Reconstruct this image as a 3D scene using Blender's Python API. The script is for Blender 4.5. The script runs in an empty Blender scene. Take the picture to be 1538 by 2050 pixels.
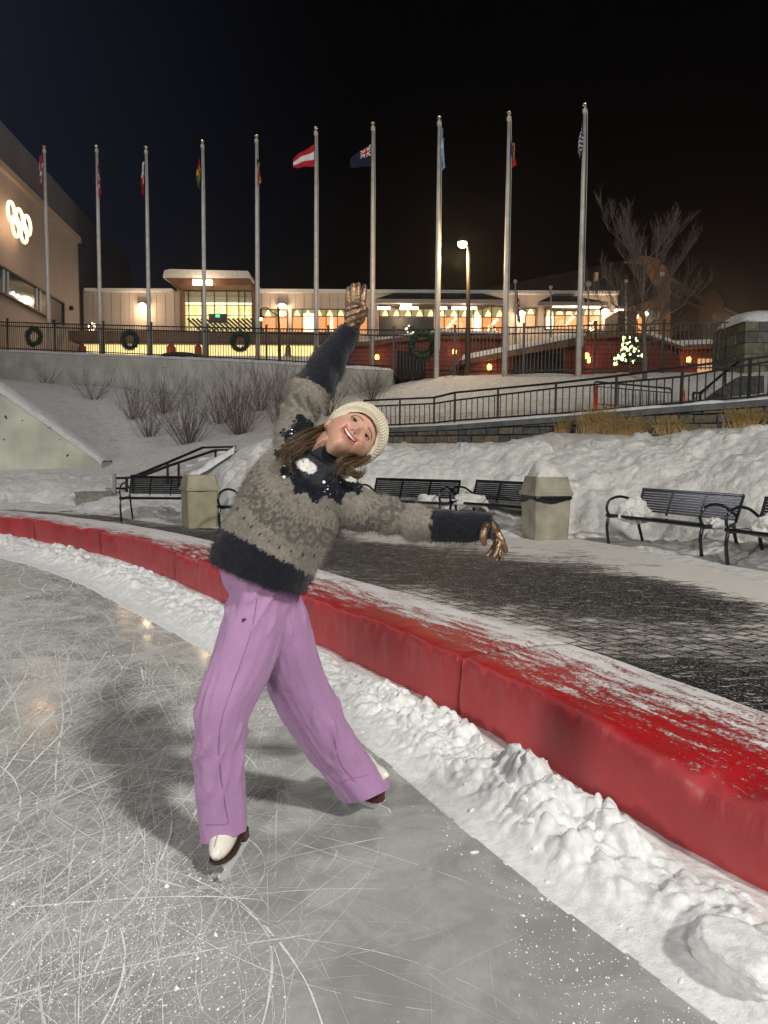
import bpy, bmesh, math, random
import numpy as np
from mathutils import Vector, Matrix

random.seed(11)
RNG = np.random.default_rng(7)
SC = bpy.context.scene
COL = SC.collection
rad = math.radians

# ------------------------------------------------------------------ camera
FPX, CX, CY = 1549.0, 769.0, 1025.0
CAMH = 1.32
PITCH, ROLL = rad(4.43), rad(0.34)
Fv = Vector((0, math.cos(PITCH), -math.sin(PITCH)))
R0 = Vector((1, 0, 0)); U0 = Vector((0, math.sin(PITCH), math.cos(PITCH)))
Rv = R0 * math.cos(ROLL) + U0 * math.sin(ROLL)
Uv = U0 * math.cos(ROLL) - R0 * math.sin(ROLL)
CAMP = Vector((0, 0, CAMH))
cam = bpy.data.cameras.new('camera'); cam_ob = bpy.data.objects.new('camera', cam); COL.objects.link(cam_ob)
cam.sensor_width = 36; cam.lens = 36 * FPX / 2050; cam.clip_end = 600; cam.clip_start = 0.05
mw = Matrix((Rv, Uv, -Fv)).transposed().to_4x4(); mw.translation = CAMP
cam_ob.matrix_world = mw
SC.camera = cam_ob

# ------------------------------------------------------------------ night sky
w = bpy.data.worlds.new('World'); SC.world = w; w.use_nodes = True
wn = w.node_tree; bg = wn.nodes['Background']
sky = wn.nodes.new('ShaderNodeTexSky'); sky.sky_type = 'NISHITA'; sky.sun_disc = False
sky.sun_elevation = rad(-6.0); sky.sun_rotation = rad(-75); sky.air_density = 1.4; sky.dust_density = 2.0
_tc = wn.nodes.new('ShaderNodeTexCoord'); _dp = wn.nodes.new('ShaderNodeVectorMath'); _dp.operation = 'DOT_PRODUCT'
_dp.inputs[1].default_value = (-0.86, 0.50, 0.10); wn.links.new(_tc.outputs['Generated'], _dp.inputs[0])
_mr = wn.nodes.new('ShaderNodeMapRange'); _mr.interpolation_type = 'SMOOTHSTEP'; _mr.inputs[1].default_value = 0.50; _mr.inputs[2].default_value = 1.0
wn.links.new(_dp.outputs['Value'], _mr.inputs[0])
_gl = wn.nodes.new('ShaderNodeMix'); _gl.data_type = 'RGBA'; _gl.inputs[6].default_value = (0.004, 0.004, 0.006, 1); _gl.inputs[7].default_value = (0.070, 0.092, 0.175, 1)
wn.links.new(_mr.outputs[0], _gl.inputs[0])
_ad = wn.nodes.new('ShaderNodeMix'); _ad.data_type = 'RGBA'; _ad.blend_type = 'ADD'; _ad.inputs[0].default_value = 1.0
wn.links.new(sky.outputs[0], _ad.inputs[6]); wn.links.new(_gl.outputs[2], _ad.inputs[7]); wn.links.new(_ad.outputs[2], bg.inputs[0]); bg.inputs[1].default_value = 0.12

# ------------------------------------------------------------------ floodlights of the rink (high poles behind the camera)
def spot(name, loc, target, watts, color, size=0.35, cone=120, blend=0.6):
    l = bpy.data.lights.new(name, 'SPOT'); l.energy = watts; l.color = color
    l.spot_size = rad(cone); l.spot_blend = blend; l.shadow_soft_size = size
    o = bpy.data.objects.new(name, l); COL.objects.link(o); o.location = loc
    o.rotation_euler = (Vector(target) - Vector(loc)).to_track_quat('-Z', 'Y').to_euler()
    return o
def point(name, loc, watts, color, size=0.1):
    l = bpy.data.lights.new(name, 'POINT'); l.energy = watts; l.color = color; l.shadow_soft_size = size
    o = bpy.data.objects.new(name, l); COL.objects.link(o); o.location = loc
    return o
spot('floodlight_key', (12.0, -12.0, 17.0), (0.5, 7.0, 0.0), 21500, (1.0, 0.965, 0.90), 1.0, 110)
spot('floodlight_fill', (-18.0, -6.0, 9.0), (1.0, 12.0, 1.0), 6500, (1.0, 0.97, 0.90), 1.4, 110)
spot('floodlight_back', (-2.0, -15.0, 9.5), (1.0, 10.0, 0.5), 5400, (1.0, 0.97, 0.90), 1.4, 110)

SC.view_settings.view_transform = 'Standard'; SC.view_settings.look = 'None'
SC.view_settings.exposure = 0.0; SC.view_settings.gamma = 1.0
SC.cycles.use_denoising = True
SC.cycles.max_bounces = 6; SC.cycles.transparent_max_bounces = 8
SC.cycles.sample_clamp_indirect = 4.0

# ------------------------------------------------------------------ pixel <-> world
def ray(px, py):
    return Fv + Rv * ((px - CX) / FPX) - Uv * ((py - CY) / FPX)
def P(px, py, Y):
    d = ray(px, py); return CAMP + d * (Y / d.y)
def G(px, py, z=0.0):
    d = ray(px, py); return CAMP + d * ((z - CAMH) / d.z)
def lineY(px, A, B):
    """depth where the image column px meets the vertical plane through A and B"""
    k = (px - CX) / FPX
    dx, dy = B[0] - A[0], B[1] - A[1]
    t = (k * A[1] - A[0]) / (dx - k * dy)
    return A[1] + dy * t

# ------------------------------------------------------------------ noise
def _h(i, j, k, s):
    n = (i * 374761393 + j * 668265263 + k * 2147483647 + s * 974711) & 0xffffffff
    n = ((n ^ (n >> 13)) * 1274126177) & 0xffffffff
    n = ((n ^ (n >> 16)) * 2246822519) & 0xffffffff
    return ((n ^ (n >> 15)) & 0xffffff) / float(0xffffff)
def vn(x, y, s=0, z=None):
    x = np.asarray(x, float); y = np.asarray(y, float)
    xi = np.floor(x).astype(np.int64); yi = np.floor(y).astype(np.int64)
    fx = x - xi; fy = y - yi
    fx = fx * fx * fx * (fx * (fx * 6 - 15) + 10); fy = fy * fy * fy * (fy * (fy * 6 - 15) + 10)
    if z is None:
        a = _h(xi, yi, 0, s); b = _h(xi + 1, yi, 0, s); c = _h(xi, yi + 1, 0, s); d = _h(xi + 1, yi + 1, 0, s)
        return (a + (b - a) * fx) * (1 - fy) + (c + (d - c) * fx) * fy
    z = np.asarray(z, float); zi = np.floor(z).astype(np.int64); fz = z - zi
    fz = fz * fz * (3 - 2 * fz)
    def pl(k):
        a = _h(xi, yi, k, s); b = _h(xi + 1, yi, k, s); c = _h(xi, yi + 1, k, s); d = _h(xi + 1, yi + 1, k, s)
        return (a + (b - a) * fx) * (1 - fy) + (c + (d - c) * fx) * fy
    return pl(zi) * (1 - fz) + pl(zi + 1) * fz
def fbm(x, y, o=4, s=0, z=None):
    r = 0; a = 0.5; t = 0
    for i in range(o):
        r = r + a * vn(x * 2 ** i + 17.3 * i, y * 2 ** i - 9.1 * i, s + i, None if z is None else z * 2 ** i); t += a; a *= 0.5
    return r / t
def worley(x, y, s=0):
    x = np.asarray(x, float); y = np.asarray(y, float)
    xi = np.floor(x).astype(np.int64); yi = np.floor(y).astype(np.int64)
    f1 = np.full(x.shape, 9.0); f2 = np.full(x.shape, 9.0); idv = np.zeros(x.shape)
    for dx in (-1, 0, 1):
        for dy in (-1, 0, 1):
            cx = xi + dx; cy = yi + dy
            px = cx + _h(cx, cy, 1, s); py = cy + _h(cx, cy, 2, s)
            d = np.hypot(px - x, py - y)
            m = d < f1
            f2 = np.where(m, f1, np.minimum(f2, d)); idv = np.where(m, _h(cx, cy, 3, s), idv); f1 = np.where(m, d, f1)
    return f1, f2, idv
def sstep(a, b, x):
    t = np.clip((np.asarray(x, float) - a) / (b - a), 0, 1); return t * t * (3 - 2 * t)

# ------------------------------------------------------------------ mesh builder
class MB:
    def __init__(s): s.v = []; s.f = []; s.mi = []; s.m = 0
    def add(s, vs, fs):
        o = len(s.v); s.v.extend(tuple(v) for v in vs)
        for f in fs: s.f.append(tuple(i + o for i in f)); s.mi.append(s.m)
        return s
    def box(s, c, size, rz=0.0, rx=0.0, ry=0.0):
        hx, hy, hz = size[0] / 2, size[1] / 2, size[2] / 2
        M = Matrix.Translation(c) @ Matrix.Rotation(rz, 4, 'Z') @ Matrix.Rotation(ry, 4, 'Y') @ Matrix.Rotation(rx, 4, 'X')
        vs = [M @ Vector((x * hx, y * hy, z * hz)) for x, y, z in
              ((-1,-1,-1),(1,-1,-1),(1,1,-1),(-1,1,-1),(-1,-1,1),(1,-1,1),(1,1,1),(-1,1,1))]
        return s.add(vs, ((0,3,2,1),(4,5,6,7),(0,1,5,4),(1,2,6,5),(2,3,7,6),(3,0,4,7)))
    def bar(s, a, b, wd, ht=None, up=(0, 0, 1)):
        """square bar from a to b"""
        a = Vector(a); b = Vector(b); ht = ht or wd
        t = (b - a).normalized(); up = Vector(up)
        if abs(t.dot(up)) > 0.98: up = Vector((0, 1, 0))
        u = t.cross(up).normalized() * (wd / 2); v = u.cross(t).normalized() * (ht / 2)
        vs = [p + i * u + j * v for p in (a, b) for i, j in ((-1,-1),(1,-1),(1,1),(-1,1))]
        return s.add(vs, ((0,1,2,3),(7,6,5,4),(0,4,5,1),(1,5,6,2),(2,6,7,3),(3,7,4,0)))
    def quad(s, a, b, c, d): return s.add((a, b, c, d), ((0, 1, 2, 3),))
    def prism(s, pts, off):
        """closed polygon pts (3-D, planar) extruded by the vector off"""
        n = len(pts); off = Vector(off)
        vs = [Vector(p) for p in pts] + [Vector(p) + off for p in pts]
        fs = [tuple(range(n))[::-1], tuple(range(n, 2 * n))] + [(i, (i + 1) % n, n + (i + 1) % n, n + i) for i in range(n)]
        return s.add(vs, fs)
    def tube(s, pts, rs, n=10, hint=None, cap=True):
        """rs: radius per point, or (ru, rv) pairs; hint fixes the direction of ru"""
        pts = [Vector(p) for p in pts]; k = len(pts)
        if not isinstance(rs, (list, tuple, np.ndarray)): rs = [rs] * k
        u = None; vs = []
        for i, p in enumerate(pts):
            t = (pts[min(i + 1, k - 1)] - pts[max(i - 1, 0)])
            t = t.normalized() if t.length > 1e-9 else Vector((0, 0, 1))
            if hint is not None: h = Vector(hint)
            elif u is None: h = Vector((1, 0, 0)) if abs(t.x) < 0.8 else Vector((0, 1, 0))
            else: h = u
            u = (h - t * h.dot(t)).normalized(); v = t.cross(u)
            r = rs[i]; ru, rv = r if isinstance(r, (tuple, list, np.ndarray)) else (r, r)
            for j in range(n):
                a = 2 * math.pi * j / n
                vs.append(p + u * (ru * math.cos(a)) + v * (rv * math.sin(a)))
        fs = [(i * n + j, i * n + (j + 1) % n, (i + 1) * n + (j + 1) % n, (i + 1) * n + j) for i in range(k - 1) for j in range(n)]
        if cap: fs += [tuple(range(n))[::-1], tuple(range((k - 1) * n, k * n))]
        return s.add(vs, fs)
    def lathe(s, prof, c=(0, 0, 0), n=20):
        """prof: (r, z) list"""
        vs = [(c[0] + r * math.cos(2 * math.pi * j / n), c[1] + r * math.sin(2 * math.pi * j / n), c[2] + z) for r, z in prof for j in range(n)]
        k = len(prof)
        fs = [(i * n + j, i * n + (j + 1) % n, (i + 1) * n + (j + 1) % n, (i + 1) * n + j) for i in range(k - 1) for j in range(n)]
        fs += [tuple(range(n))[::-1], tuple(range((k - 1) * n, k * n))]
        return s.add(vs, fs)
    def ball(s, c, r, n=12, m=8, sc=(1, 1, 1)):
        vs = [(c[0] + sc[0] * r * math.sin(math.pi * i / m) * math.cos(2 * math.pi * j / n),
               c[1] + sc[1] * r * math.sin(math.pi * i / m) * math.sin(2 * math.pi * j / n),
               c[2] + sc[2] * r * math.cos(math.pi * i / m)) for i in range(1, m) for j in range(n)]
        vs += [(c[0], c[1], c[2] + sc[2] * r), (c[0], c[1], c[2] - sc[2] * r)]
        fs = [(i * n + j, (i + 1) * n + j, (i + 1) * n + (j + 1) % n, i * n + (j + 1) % n) for i in range(m - 2) for j in range(n)]
        t = (m - 1) * n
        fs += [(t, j, (j + 1) % n) for j in range(n)] + [(t + 1, (m - 2) * n + (j + 1) % n, (m - 2) * n + j) for j in range(n)]
        return s.add(vs, fs)
    def grid(s, A, wrapu=False):
        """A: (nu, nv, 3) array"""
        nu, nv = A.shape[:2]; o = len(s.v)
        s.v.extend(map(tuple, A.reshape(-1, 3)))
        for i in range(nu - (0 if wrapu else 1)):
            i2 = (i + 1) % nu
            for j in range(nv - 1):
                s.f.append((o + i * nv + j, o + i2 * nv + j, o + i2 * nv + j + 1, o + i * nv + j + 1)); s.mi.append(s.m)
        return s
    def mesh(s, name, mats, smooth=False):
        me = bpy.data.meshes.new(name); me.from_pydata([tuple(v) for v in s.v], [], s.f)
        for m in (mats if isinstance(mats, (list, tuple)) else [mats]): me.materials.append(m)
        me.polygons.foreach_set('material_index', s.mi)
        if smooth: me.polygons.foreach_set('use_smooth', [True] * len(s.f))
        me.validate(); me.update()
        return me
    def build(s, name, mats, parent=None, smooth=False, local=False):
        return link(name, s.mesh(name, mats, smooth), parent, local)
def link(name, me, parent=None, local=False):
    o = bpy.data.objects.new(name, me); COL.objects.link(o)
    if parent is not None:
        o.parent = parent
        if not local:
            # geometry was given in world coordinates
            off = Vector((0, 0, 0)); p = parent
            while p is not None: off += p.location; p = p.parent
            me.transform(Matrix.Translation(-off))
    return o
def fast_grid(name, A, mat, smooth=True, uv=None, attrs=None):
    nu, nv = A.shape[:2]
    i, j = np.meshgrid(np.arange(nu - 1), np.arange(nv - 1), indexing='ij')
    a = (i * nv + j).ravel(); q = np.stack([a, a + nv, a + nv + 1, a + 1], 1)
    me = bpy.data.meshes.new(name)
    me.vertices.add(nu * nv); me.vertices.foreach_set('co', A.reshape(-1).astype(np.float32))
    me.loops.add(q.size); me.loops.foreach_set('vertex_index', q.ravel().astype(np.int32))
    me.polygons.add(len(q)); me.polygons.foreach_set('loop_start', np.arange(0, q.size, 4, dtype=np.int32))
    me.update(calc_edges=True)
    me.polygons.foreach_set('use_smooth', [smooth] * len(q))
    if uv is not None:
        l = me.uv_layers.new(name='UVMap'); l.data.foreach_set('uv', uv.reshape(-1, 2)[q.ravel()].ravel().astype(np.float32))
    for k, v in (attrs or {}).items():
        at = me.attributes.new(k, 'FLOAT', 'POINT'); at.data.foreach_set('value', v.ravel().astype(np.float32))
    me.materials.append(mat); me.update()
    o = bpy.data.objects.new(name, me); COL.objects.link(o)
    return o
def tag(o, label=None, cat=None, group=None, kind=None):
    if label: o['label'] = label
    if cat: o['category'] = cat
    if group: o['group'] = group
    if kind or cat: o['kind'] = kind or 'thing'
    return o
def thing(name, label, cat, loc=(0, 0, 0), rz=0.0, group=None):
    o = bpy.data.objects.new(name, None); COL.objects.link(o); o.empty_display_size = 0.1
    o.location = loc; o.rotation_euler = (0, 0, rz)
    return tag(o, label, cat, group)
KIDS = {}
def copy_tree(o, parent=None):
    c = o.copy(); COL.objects.link(c); c.parent = parent
    if parent is not None and o.parent is not None: c.matrix_parent_inverse = o.matrix_parent_inverse.copy()
    for ch in [x for x in list(COL.objects) if x.parent == o]: copy_tree(ch, c)
    return c
def spline(pts, n):
    """Catmull-Rom resample of an (k,d) list to n rows"""
    p = np.asarray(pts, float); k = len(p)
    t = np.linspace(0, k - 1, n); i = np.clip(t.astype(int), 0, k - 2); f = (t - i)[:, None]
    g = lambda j: p[np.clip(j, 0, k - 1)]
    p0, p1, p2, p3 = g(i - 1), g(i), g(i + 1), g(i + 2)
    p0 = np.where((i == 0)[:, None], 2 * p1 - p2, p0); p3 = np.where((i >= k - 2)[:, None], 2 * p2 - p1, p3)
    return 0.5 * (2 * p1 + (p2 - p0) * f + (2 * p0 - 5 * p1 + 4 * p2 - p3) * f ** 2 + (3 * p1 - p0 - 3 * p2 + p3) * f ** 3)

# ------------------------------------------------------------------ materials
def mat(name, col=(0.5, 0.5, 0.5), rough=0.6, metal=0.0, spec=0.5, var=0.0, vscale=8.0, bump=0.0, bscale=40.0, emit=None, estr=0.0, col2=None, coat=0.0, bdist=0.01):
    m = bpy.data.materials.new(name); m.use_nodes = True; nt = m.node_tree; N = nt.nodes; L = nt.links
    b = N['Principled BSDF']
    b.inputs['Base Color'].default_value = (*col, 1); b.inputs['Roughness'].default_value = rough
    b.inputs['Metallic'].default_value = metal; b.inputs['Specular IOR Level'].default_value = spec
    b.inputs['Coat Weight'].default_value = coat
    if emit: b.inputs['Emission Color'].default_value = (*emit, 1); b.inputs['Emission Strength'].default_value = estr
    tc = None
    if var or bump: tc = N.new('ShaderNodeTexCoord')
    if var:
        n = N.new('ShaderNodeTexNoise'); n.inputs['Scale'].default_value = vscale; n.inputs['Detail'].default_value = 6
        L.new(tc.outputs['Object'], n.inputs['Vector'])
        r = N.new('ShaderNodeMix'); r.data_type = 'RGBA'
        c2 = col2 or tuple(max(0, c * (1 - var)) for c in col); c1 = col if col2 else tuple(min(1, c * (1 + var)) for c in col)
        r.inputs[6].default_value = (*c1, 1); r.inputs[7].default_value = (*c2, 1)
        cr = N.new('ShaderNodeMapRange'); cr.inputs[1].default_value = 0.35; cr.inputs[2].default_value = 0.65
        L.new(n.outputs['Fac'], cr.inputs[0]); L.new(cr.outputs[0], r.inputs[0]); L.new(r.outputs[2], b.inputs['Base Color'])
    if bump:
        n2 = N.new('ShaderNodeTexNoise'); n2.inputs['Scale'].default_value = bscale; n2.inputs['Detail'].default_value = 8
        L.new(tc.outputs['Object'], n2.inputs['Vector'])
        bp = N.new('ShaderNodeBump'); bp.inputs['Strength'].default_value = bump; bp.inputs['Distance'].default_value = bdist
        L.new(n2.outputs['Fac'], bp.inputs['Height']); L.new(bp.outputs[0], b.inputs['Normal'])
    return m
class NT:
    """tiny helper for hand-wired materials"""
    def __init__(s, name):
        s.m = bpy.data.materials.new(name); s.m.use_nodes = True; s.n = s.m.node_tree.nodes; s.l = s.m.node_tree.links
        s.b = s.n['Principled BSDF']
        s.tc = s.n.new('ShaderNodeTexCoord')
    def node(s, t, **kw):
        n = s.n.new('ShaderNode' + t)
        for k, v in kw.items(): setattr(n, k, v)
        return n
    def put(s, sock, v):
        if isinstance(v, bpy.types.NodeSocket): s.l.new(v, sock)
        else: sock.default_value = v
    def noise(s, vec, scale, detail=5, rough=0.55, dist=0.0):
        n = s.node('TexNoise'); s.put(n.inputs['Vector'], vec); n.inputs['Scale'].default_value = scale
        n.inputs['Detail'].default_value = detail; n.inputs['Roughness'].default_value = rough; n.inputs['Distortion'].default_value = dist
        return n.outputs['Fac']
    def math(s, op, a, b=0.0, c=None, clamp=False):
        n = s.node('Math', operation=op); n.use_clamp = clamp
        s.put(n.inputs[0], a); s.put(n.inputs[1], b)
        if c is not None: s.put(n.inputs[2], c)
        return n.outputs[0]
    def rng(s, v, a, b, c=0.0, d=1.0):
        n = s.node('MapRange'); n.clamp = True; n.interpolation_type = 'SMOOTHSTEP'
        for i, x in enumerate((v, a, b, c, d)): s.put(n.inputs[i], x)
        return n.outputs[0]
    def mix(s, f, a, b):
        n = s.node('Mix', data_type='RGBA'); s.put(n.inputs[0], f)
        s.put(n.inputs[6], a if isinstance(a, bpy.types.NodeSocket) else (*a, 1)); s.put(n.inputs[7], b if isinstance(b, bpy.types.NodeSocket) else (*b, 1))
        return n.outputs[2]
    def mapping(s, vec, scale=(1, 1, 1), rot=(0, 0, 0)):
        n = s.node('Mapping'); s.put(n.inputs[0], vec); n.inputs['Scale'].default_value = scale; n.inputs['Rotation'].default_value = rot
        return n.outputs[0]
    def bump(s, h, strength=0.5, dist=0.01, normal=None):
        n = s.node('Bump'); s.put(n.inputs['Height'], h); n.inputs['Strength'].default_value = strength; n.inputs['Distance'].default_value = dist
        if normal is not None: s.l.new(normal, n.inputs['Normal'])
        return n.outputs[0]
    def attr(s, name):
        n = s.node('Attribute'); n.attribute_name = name; return n
    def set(s, **kw):
        for k, v in kw.items():
            k = k.replace('_', ' ')
            s.put(s.b.inputs[k], (*v, 1) if isinstance(v, tuple) and len(v) == 3 else v)

def snow_mat(name, c1=(0.80, 0.81, 0.82), c2=(0.66, 0.67, 0.66), fine=60.0, coarse=9.0, st=0.6, dist=0.02, dirt=0.0):
    t = NT(name); v = t.tc.outputs['Object']
    a = t.noise(v, coarse, 8, 0.6); b = t.noise(v, fine, 6, 0.65)
    col = t.mix(t.rng(a, 0.35, 0.65), c1, c2)
    if dirt:
        dm = t.noise(v, 1.3, 8, 0.7)
        col = t.mix(t.rng(dm, 0.56, 0.72, 0, dirt), col, (0.30, 0.28, 0.24))
    t.set(Base_Color=col, Roughness=0.65, Specular_IOR_Level=0.25)
    h = t.math('ADD', t.math('MULTIPLY', a, 0.7), t.math('MULTIPLY', b, 0.3))
    t.set(Normal=t.bump(h, st, dist))
    return t.m
M_SNOW = snow_mat('ridge snow', dist=0.015, fine=140, coarse=26)
M_BANK = snow_mat('bank snow', (0.86, 0.855, 0.83), (0.70, 0.69, 0.66), fine=48, coarse=7, dist=0.09, st=1.0, dirt=0.55)
M_CAPSNOW = snow_mat('cap snow', fine=30, coarse=6, dist=0.03)

M_BLACK = mat('black painted steel', (0.006, 0.0065, 0.008), 0.4, 0.0, 0.35)
M_BENCH = mat('black enamel bench', (0.010, 0.011, 0.015), 0.22, 0.1, 0.6, bump=0.15, bscale=90, bdist=0.002)
M_POLE = mat('brushed aluminium', (0.55, 0.525, 0.475), 0.5, 0.2, 0.5, var=0.12, vscale=3)
M_GOLD = mat('gold ball', (0.75, 0.62, 0.35), 0.2, 1.0)
M_CONC = mat('concrete', (0.44, 0.43, 0.38), 0.85, var=0.16, vscale=1.3, bump=0.4, bscale=18)
M_CONC2 = mat('concrete wing', (0.52, 0.52, 0.44), 0.85, var=0.22, vscale=0.9, bump=0.5, bscale=9)
M_STONECAP = mat('bluestone cap', (0.11, 0.115, 0.12), 0.8, var=0.25, vscale=3, bump=0.3, bscale=20)

# ================================================================== SETTING
# rink edge: front bottom line of the padded barrier, from far left to near right
_cp = [(-13.0, 15.6), (-9.5, 14.2)]
for px, py, z in ((0, 1068, .07), (80, 1077, .07), (130, 1092, .07), (213, 1103, .08), (283, 1128, .08), (356, 1154, .08), (423, 1191, .07),
                  (468, 1209, .06), (640, 1293, .03), (757, 1364, .0), (930, 1445, 0), (1072, 1545, 0), (1165, 1597, 0), (1340, 1708, 0), (1469, 1775, 0)):
    g = G(px, py, z); _cp.append((g.x, g.y))
_cp += [(1.55, 1.45), (2.15, 0.2), (2.9, -1.6)]
_cp = np.array(_cp)
# smooth the traced points into one sweep
_d = spline(_cp, 1600)
_k = np.exp(-0.5 * (np.arange(-170, 171) / 60.0) ** 2); _k /= _k.sum()
_pad = np.concatenate([2 * _d[0] - _d[170:0:-1], _d, 2 * _d[-1] - _d[-2:-172:-1]])
_d = np.stack([np.convolve(_pad[:, c], _k, 'valid') for c in (0, 1)], 1)
_s = np.concatenate([[0], np.cumsum(np.hypot(*np.diff(_d, axis=0).T))])
_t = np.gradient(_d, _s, axis=0); _t /= np.hypot(_t[:, 0], _t[:, 1])[:, None]
SLEN = _s[-1]
def CV(s):
    s = np.asarray(s, float); return np.stack([np.interp(s, _s, _d[:, 0]), np.interp(s, _s, _d[:, 1])], -1)
def CT(s):
    s = np.asarray(s, float); return np.stack([np.interp(s, _s, _t[:, 0]), np.interp(s, _s, _t[:, 1])], -1)
def CN(s):  # outward (away from the ice)
    t = CT(s); return np.stack([-t[..., 1], t[..., 0]], -1)
def s_at(px, py, z=0.0):
    g = G(px, py, z); return float(_s[np.argmin(np.hypot(_d[:, 0] - g.x, _d[:, 1] - g.y))])
def nearest(x, y):
    """(s, signed outward offset) for arrays of ground points"""
    dd = _d[::4]; x = np.asarray(x, float); y = np.asarray(y, float)
    k = np.argmin((dd[:, 0] - x[..., None]) ** 2 + (dd[:, 1] - y[..., None]) ** 2, -1)
    tt = _t[::4][k]; q = dd[k]
    return _s[::4][k], -(x - q[..., 0]) * tt[..., 1] + (y - q[..., 1]) * tt[..., 0]

# ---- ice
t = NT('rink ice'); v = t.tc.outputs['Object']
big = t.noise(v, 0.55, 6, 0.62, 0.6); mid = t.noise(v, 3.1, 8, 0.7, 0.8); fine = t.noise(v, 55, 4, 0.7)
sx = t.node('SeparateXYZ'); t.put(sx.inputs[0], v)
far = t.rng(t.math('ADD', sx.outputs['Y'], t.math('MULTIPLY', sx.outputs['X'], -0.9)), 1.9, 4.6)
frost = t.math('MULTIPLY', t.rng(t.math('ADD', t.math('MULTIPLY', big, 0.5), t.math('MULTIPLY', mid, 0.5)), 0.455, 0.63), t.rng(fine, 0.3, 0.7, 0.35, 1.0))
frost = t.math('MULTIPLY', frost, t.math('ADD', 0.12, t.math('MULTIPLY', far, 0.88)))
# fine old scratches: three stretched noises at different headings
scr = None
for ang, sc in ((0.5, 3.0), (1.45, 3.6), (2.3, 2.8)):
    mv = t.mapping(v, (sc * 14, sc * 0.35, 1), (0, 0, ang))
    wv = t.noise(mv, 1.0, 3, 0.5, 1.6)
    line = t.rng(t.math('ABSOLUTE', t.math('SUBTRACT', wv, 0.5)), 0.0, 0.012, 1.0, 0.0)
    scr = line if scr is None else t.math('MAXIMUM', scr, line)
scr = t.math('MULTIPLY', scr, t.math('MULTIPLY', t.rng(mid, 0.36, 0.6, 0.0, 0.6), t.math('ADD', 0.25, t.math('MULTIPLY', far, 0.75))))
fm = t.math('MAXIMUM', frost, scr, clamp=True)
base = t.mix(t.rng(mid, 0.3, 0.7), (0.275, 0.283, 0.272), (0.385, 0.393, 0.378))
t.set(Base_Color=t.mix(fm, base, (0.74, 0.74, 0.72)), Roughness=t.rng(fm, 0.0, 0.9, 0.085, 0.40), IOR=1.31, Specular_IOR_Level=0.5)
hh = t.math('ADD', t.math('MULTIPLY', fm, 0.5), t.math('MULTIPLY', t.noise(v, 12, 4), 0.35))
t.set(Normal=t.bump(hh, 0.2, 0.003))
ss = np.linspace(0, SLEN, 160); edge = CV(ss) + CN(ss) * 0.25
A = np.zeros((160, 2, 3)); A[:, 0, :2] = edge
A[:, 1, :2] = edge - np.stack([np.full(160, 34.0), np.linspace(6, 26, 160)], 1)
ice = fast_grid('ice', A[:, ::-1], t.m); tag(ice, kind='structure')

# ---- pavement of dark pavers with trodden snow
NS, NQ = 420, 150
s_ = np.linspace(3, SLEN, NS); q_ = np.concatenate([np.linspace(0.3, 7.0, 130), np.linspace(7.3, 24, 20)])
S_, Q_ = np.meshgrid(s_, q_, indexing='ij')
XY = CV(S_) + CN(S_) * Q_[..., None]
A = np.concatenate([XY, np.full(XY.shape[:2] + (1,), 0.03)], -1)
n1 = fbm(XY[..., 0] * 0.8, XY[..., 1] * 0.8, 4, 3)
sB = s_at(930, 1445)            # seam in front of the skater's reach
pxv = CX + FPX * XY[..., 0] / np.maximum(XY[..., 1], 0.5)
def seg(ax_, ay_, bx_, by_, r):
    px_, py_ = XY[..., 0] - ax_, XY[..., 1] - ay_; dx_, dy_ = bx_ - ax_, by_ - ay_
    t_ = np.clip((px_ * dx_ + py_ * dy_) / (dx_ * dx_ + dy_ * dy_), 0, 1)
    return np.exp(-((px_ - t_ * dx_) ** 2 + (py_ - t_ * dy_) ** 2) / (r * (0.7 + 0.6 * n1)) ** 2)
cov = 0.50 + 0.35 * (n1 - 0.5)
cov += 0.55 * sstep(1.45, 0.75, Q_)                                        # packed snow thrown over the barrier
cov += 0.42 * seg(-1.6, 7.6, 0.6, 5.6, 0.9)                                # pale patch behind the skater
cov += (0.42 + 0.25 * sstep(-2.0, 0.5, S_ - sB)) * sstep(3.5, 4.6, Q_ + 1.1 * (n1 - 0.5))                       # drift towards the benches
cov -= 0.62 * seg(-2.4, 11.2, 2.3, 7.0, 0.95)                              # swept dark band
cov += 0.32 * sstep(2.3, 3.8, XY[..., 0]) * sstep(9.0, 7.5, XY[..., 1])
cov -= 0.62 * seg(1.75, 4.25, 3.0, 3.7, 0.55)                               # dark corner, near right
cov -= 0.45 * seg(-9, 14.6, -4.0, 12.0, 0.8)
cov += 0.10 * seg(1.0, 5.5, 3.4, 5.2, 0.7)
t = NT('snowy pavers'); uv = t.tc.outputs['UV']; v = t.tc.outputs['Object']
br = t.node('TexBrick'); t.put(br.inputs['Vector'], uv); br.inputs['Scale'].default_value = 1.0
br.inputs['Brick Width'].default_value = 0.21; br.inputs['Row Height'].default_value = 0.125; br.inputs['Mortar Size'].default_value = 0.011
br.inputs['Mortar Smooth'].default_value = 0.3
br.inputs['Color1'].default_value = (0.008, 0.0072, 0.0068, 1); br.inputs['Color2'].default_value = (0.019, 0.0165, 0.015, 1); br.inputs['Mortar'].default_value = (0.006, 0.005, 0.005, 1)
cv = t.attr('cover').outputs['Fac']
st = t.noise(t.mapping(v, (0.8, 2.6, 1), (0, 0, 0.35)), 2.6, 12, 0.74, 0.4)
gr = t.noise(v, 42, 8, 0.85)
patch = t.noise(v, 1.1, 6, 0.65)
val = t.math('ADD', t.math('ADD', t.math('MULTIPLY', st, 1.5), t.math('MULTIPLY', gr, 1.1)), t.math('MULTIPLY', patch, 0.7))
val = t.math('ADD', t.math('SUBTRACT', val, 1.17), t.math('MULTIPLY', t.math('SUBTRACT', cv, 0.5), 0.75))
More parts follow.
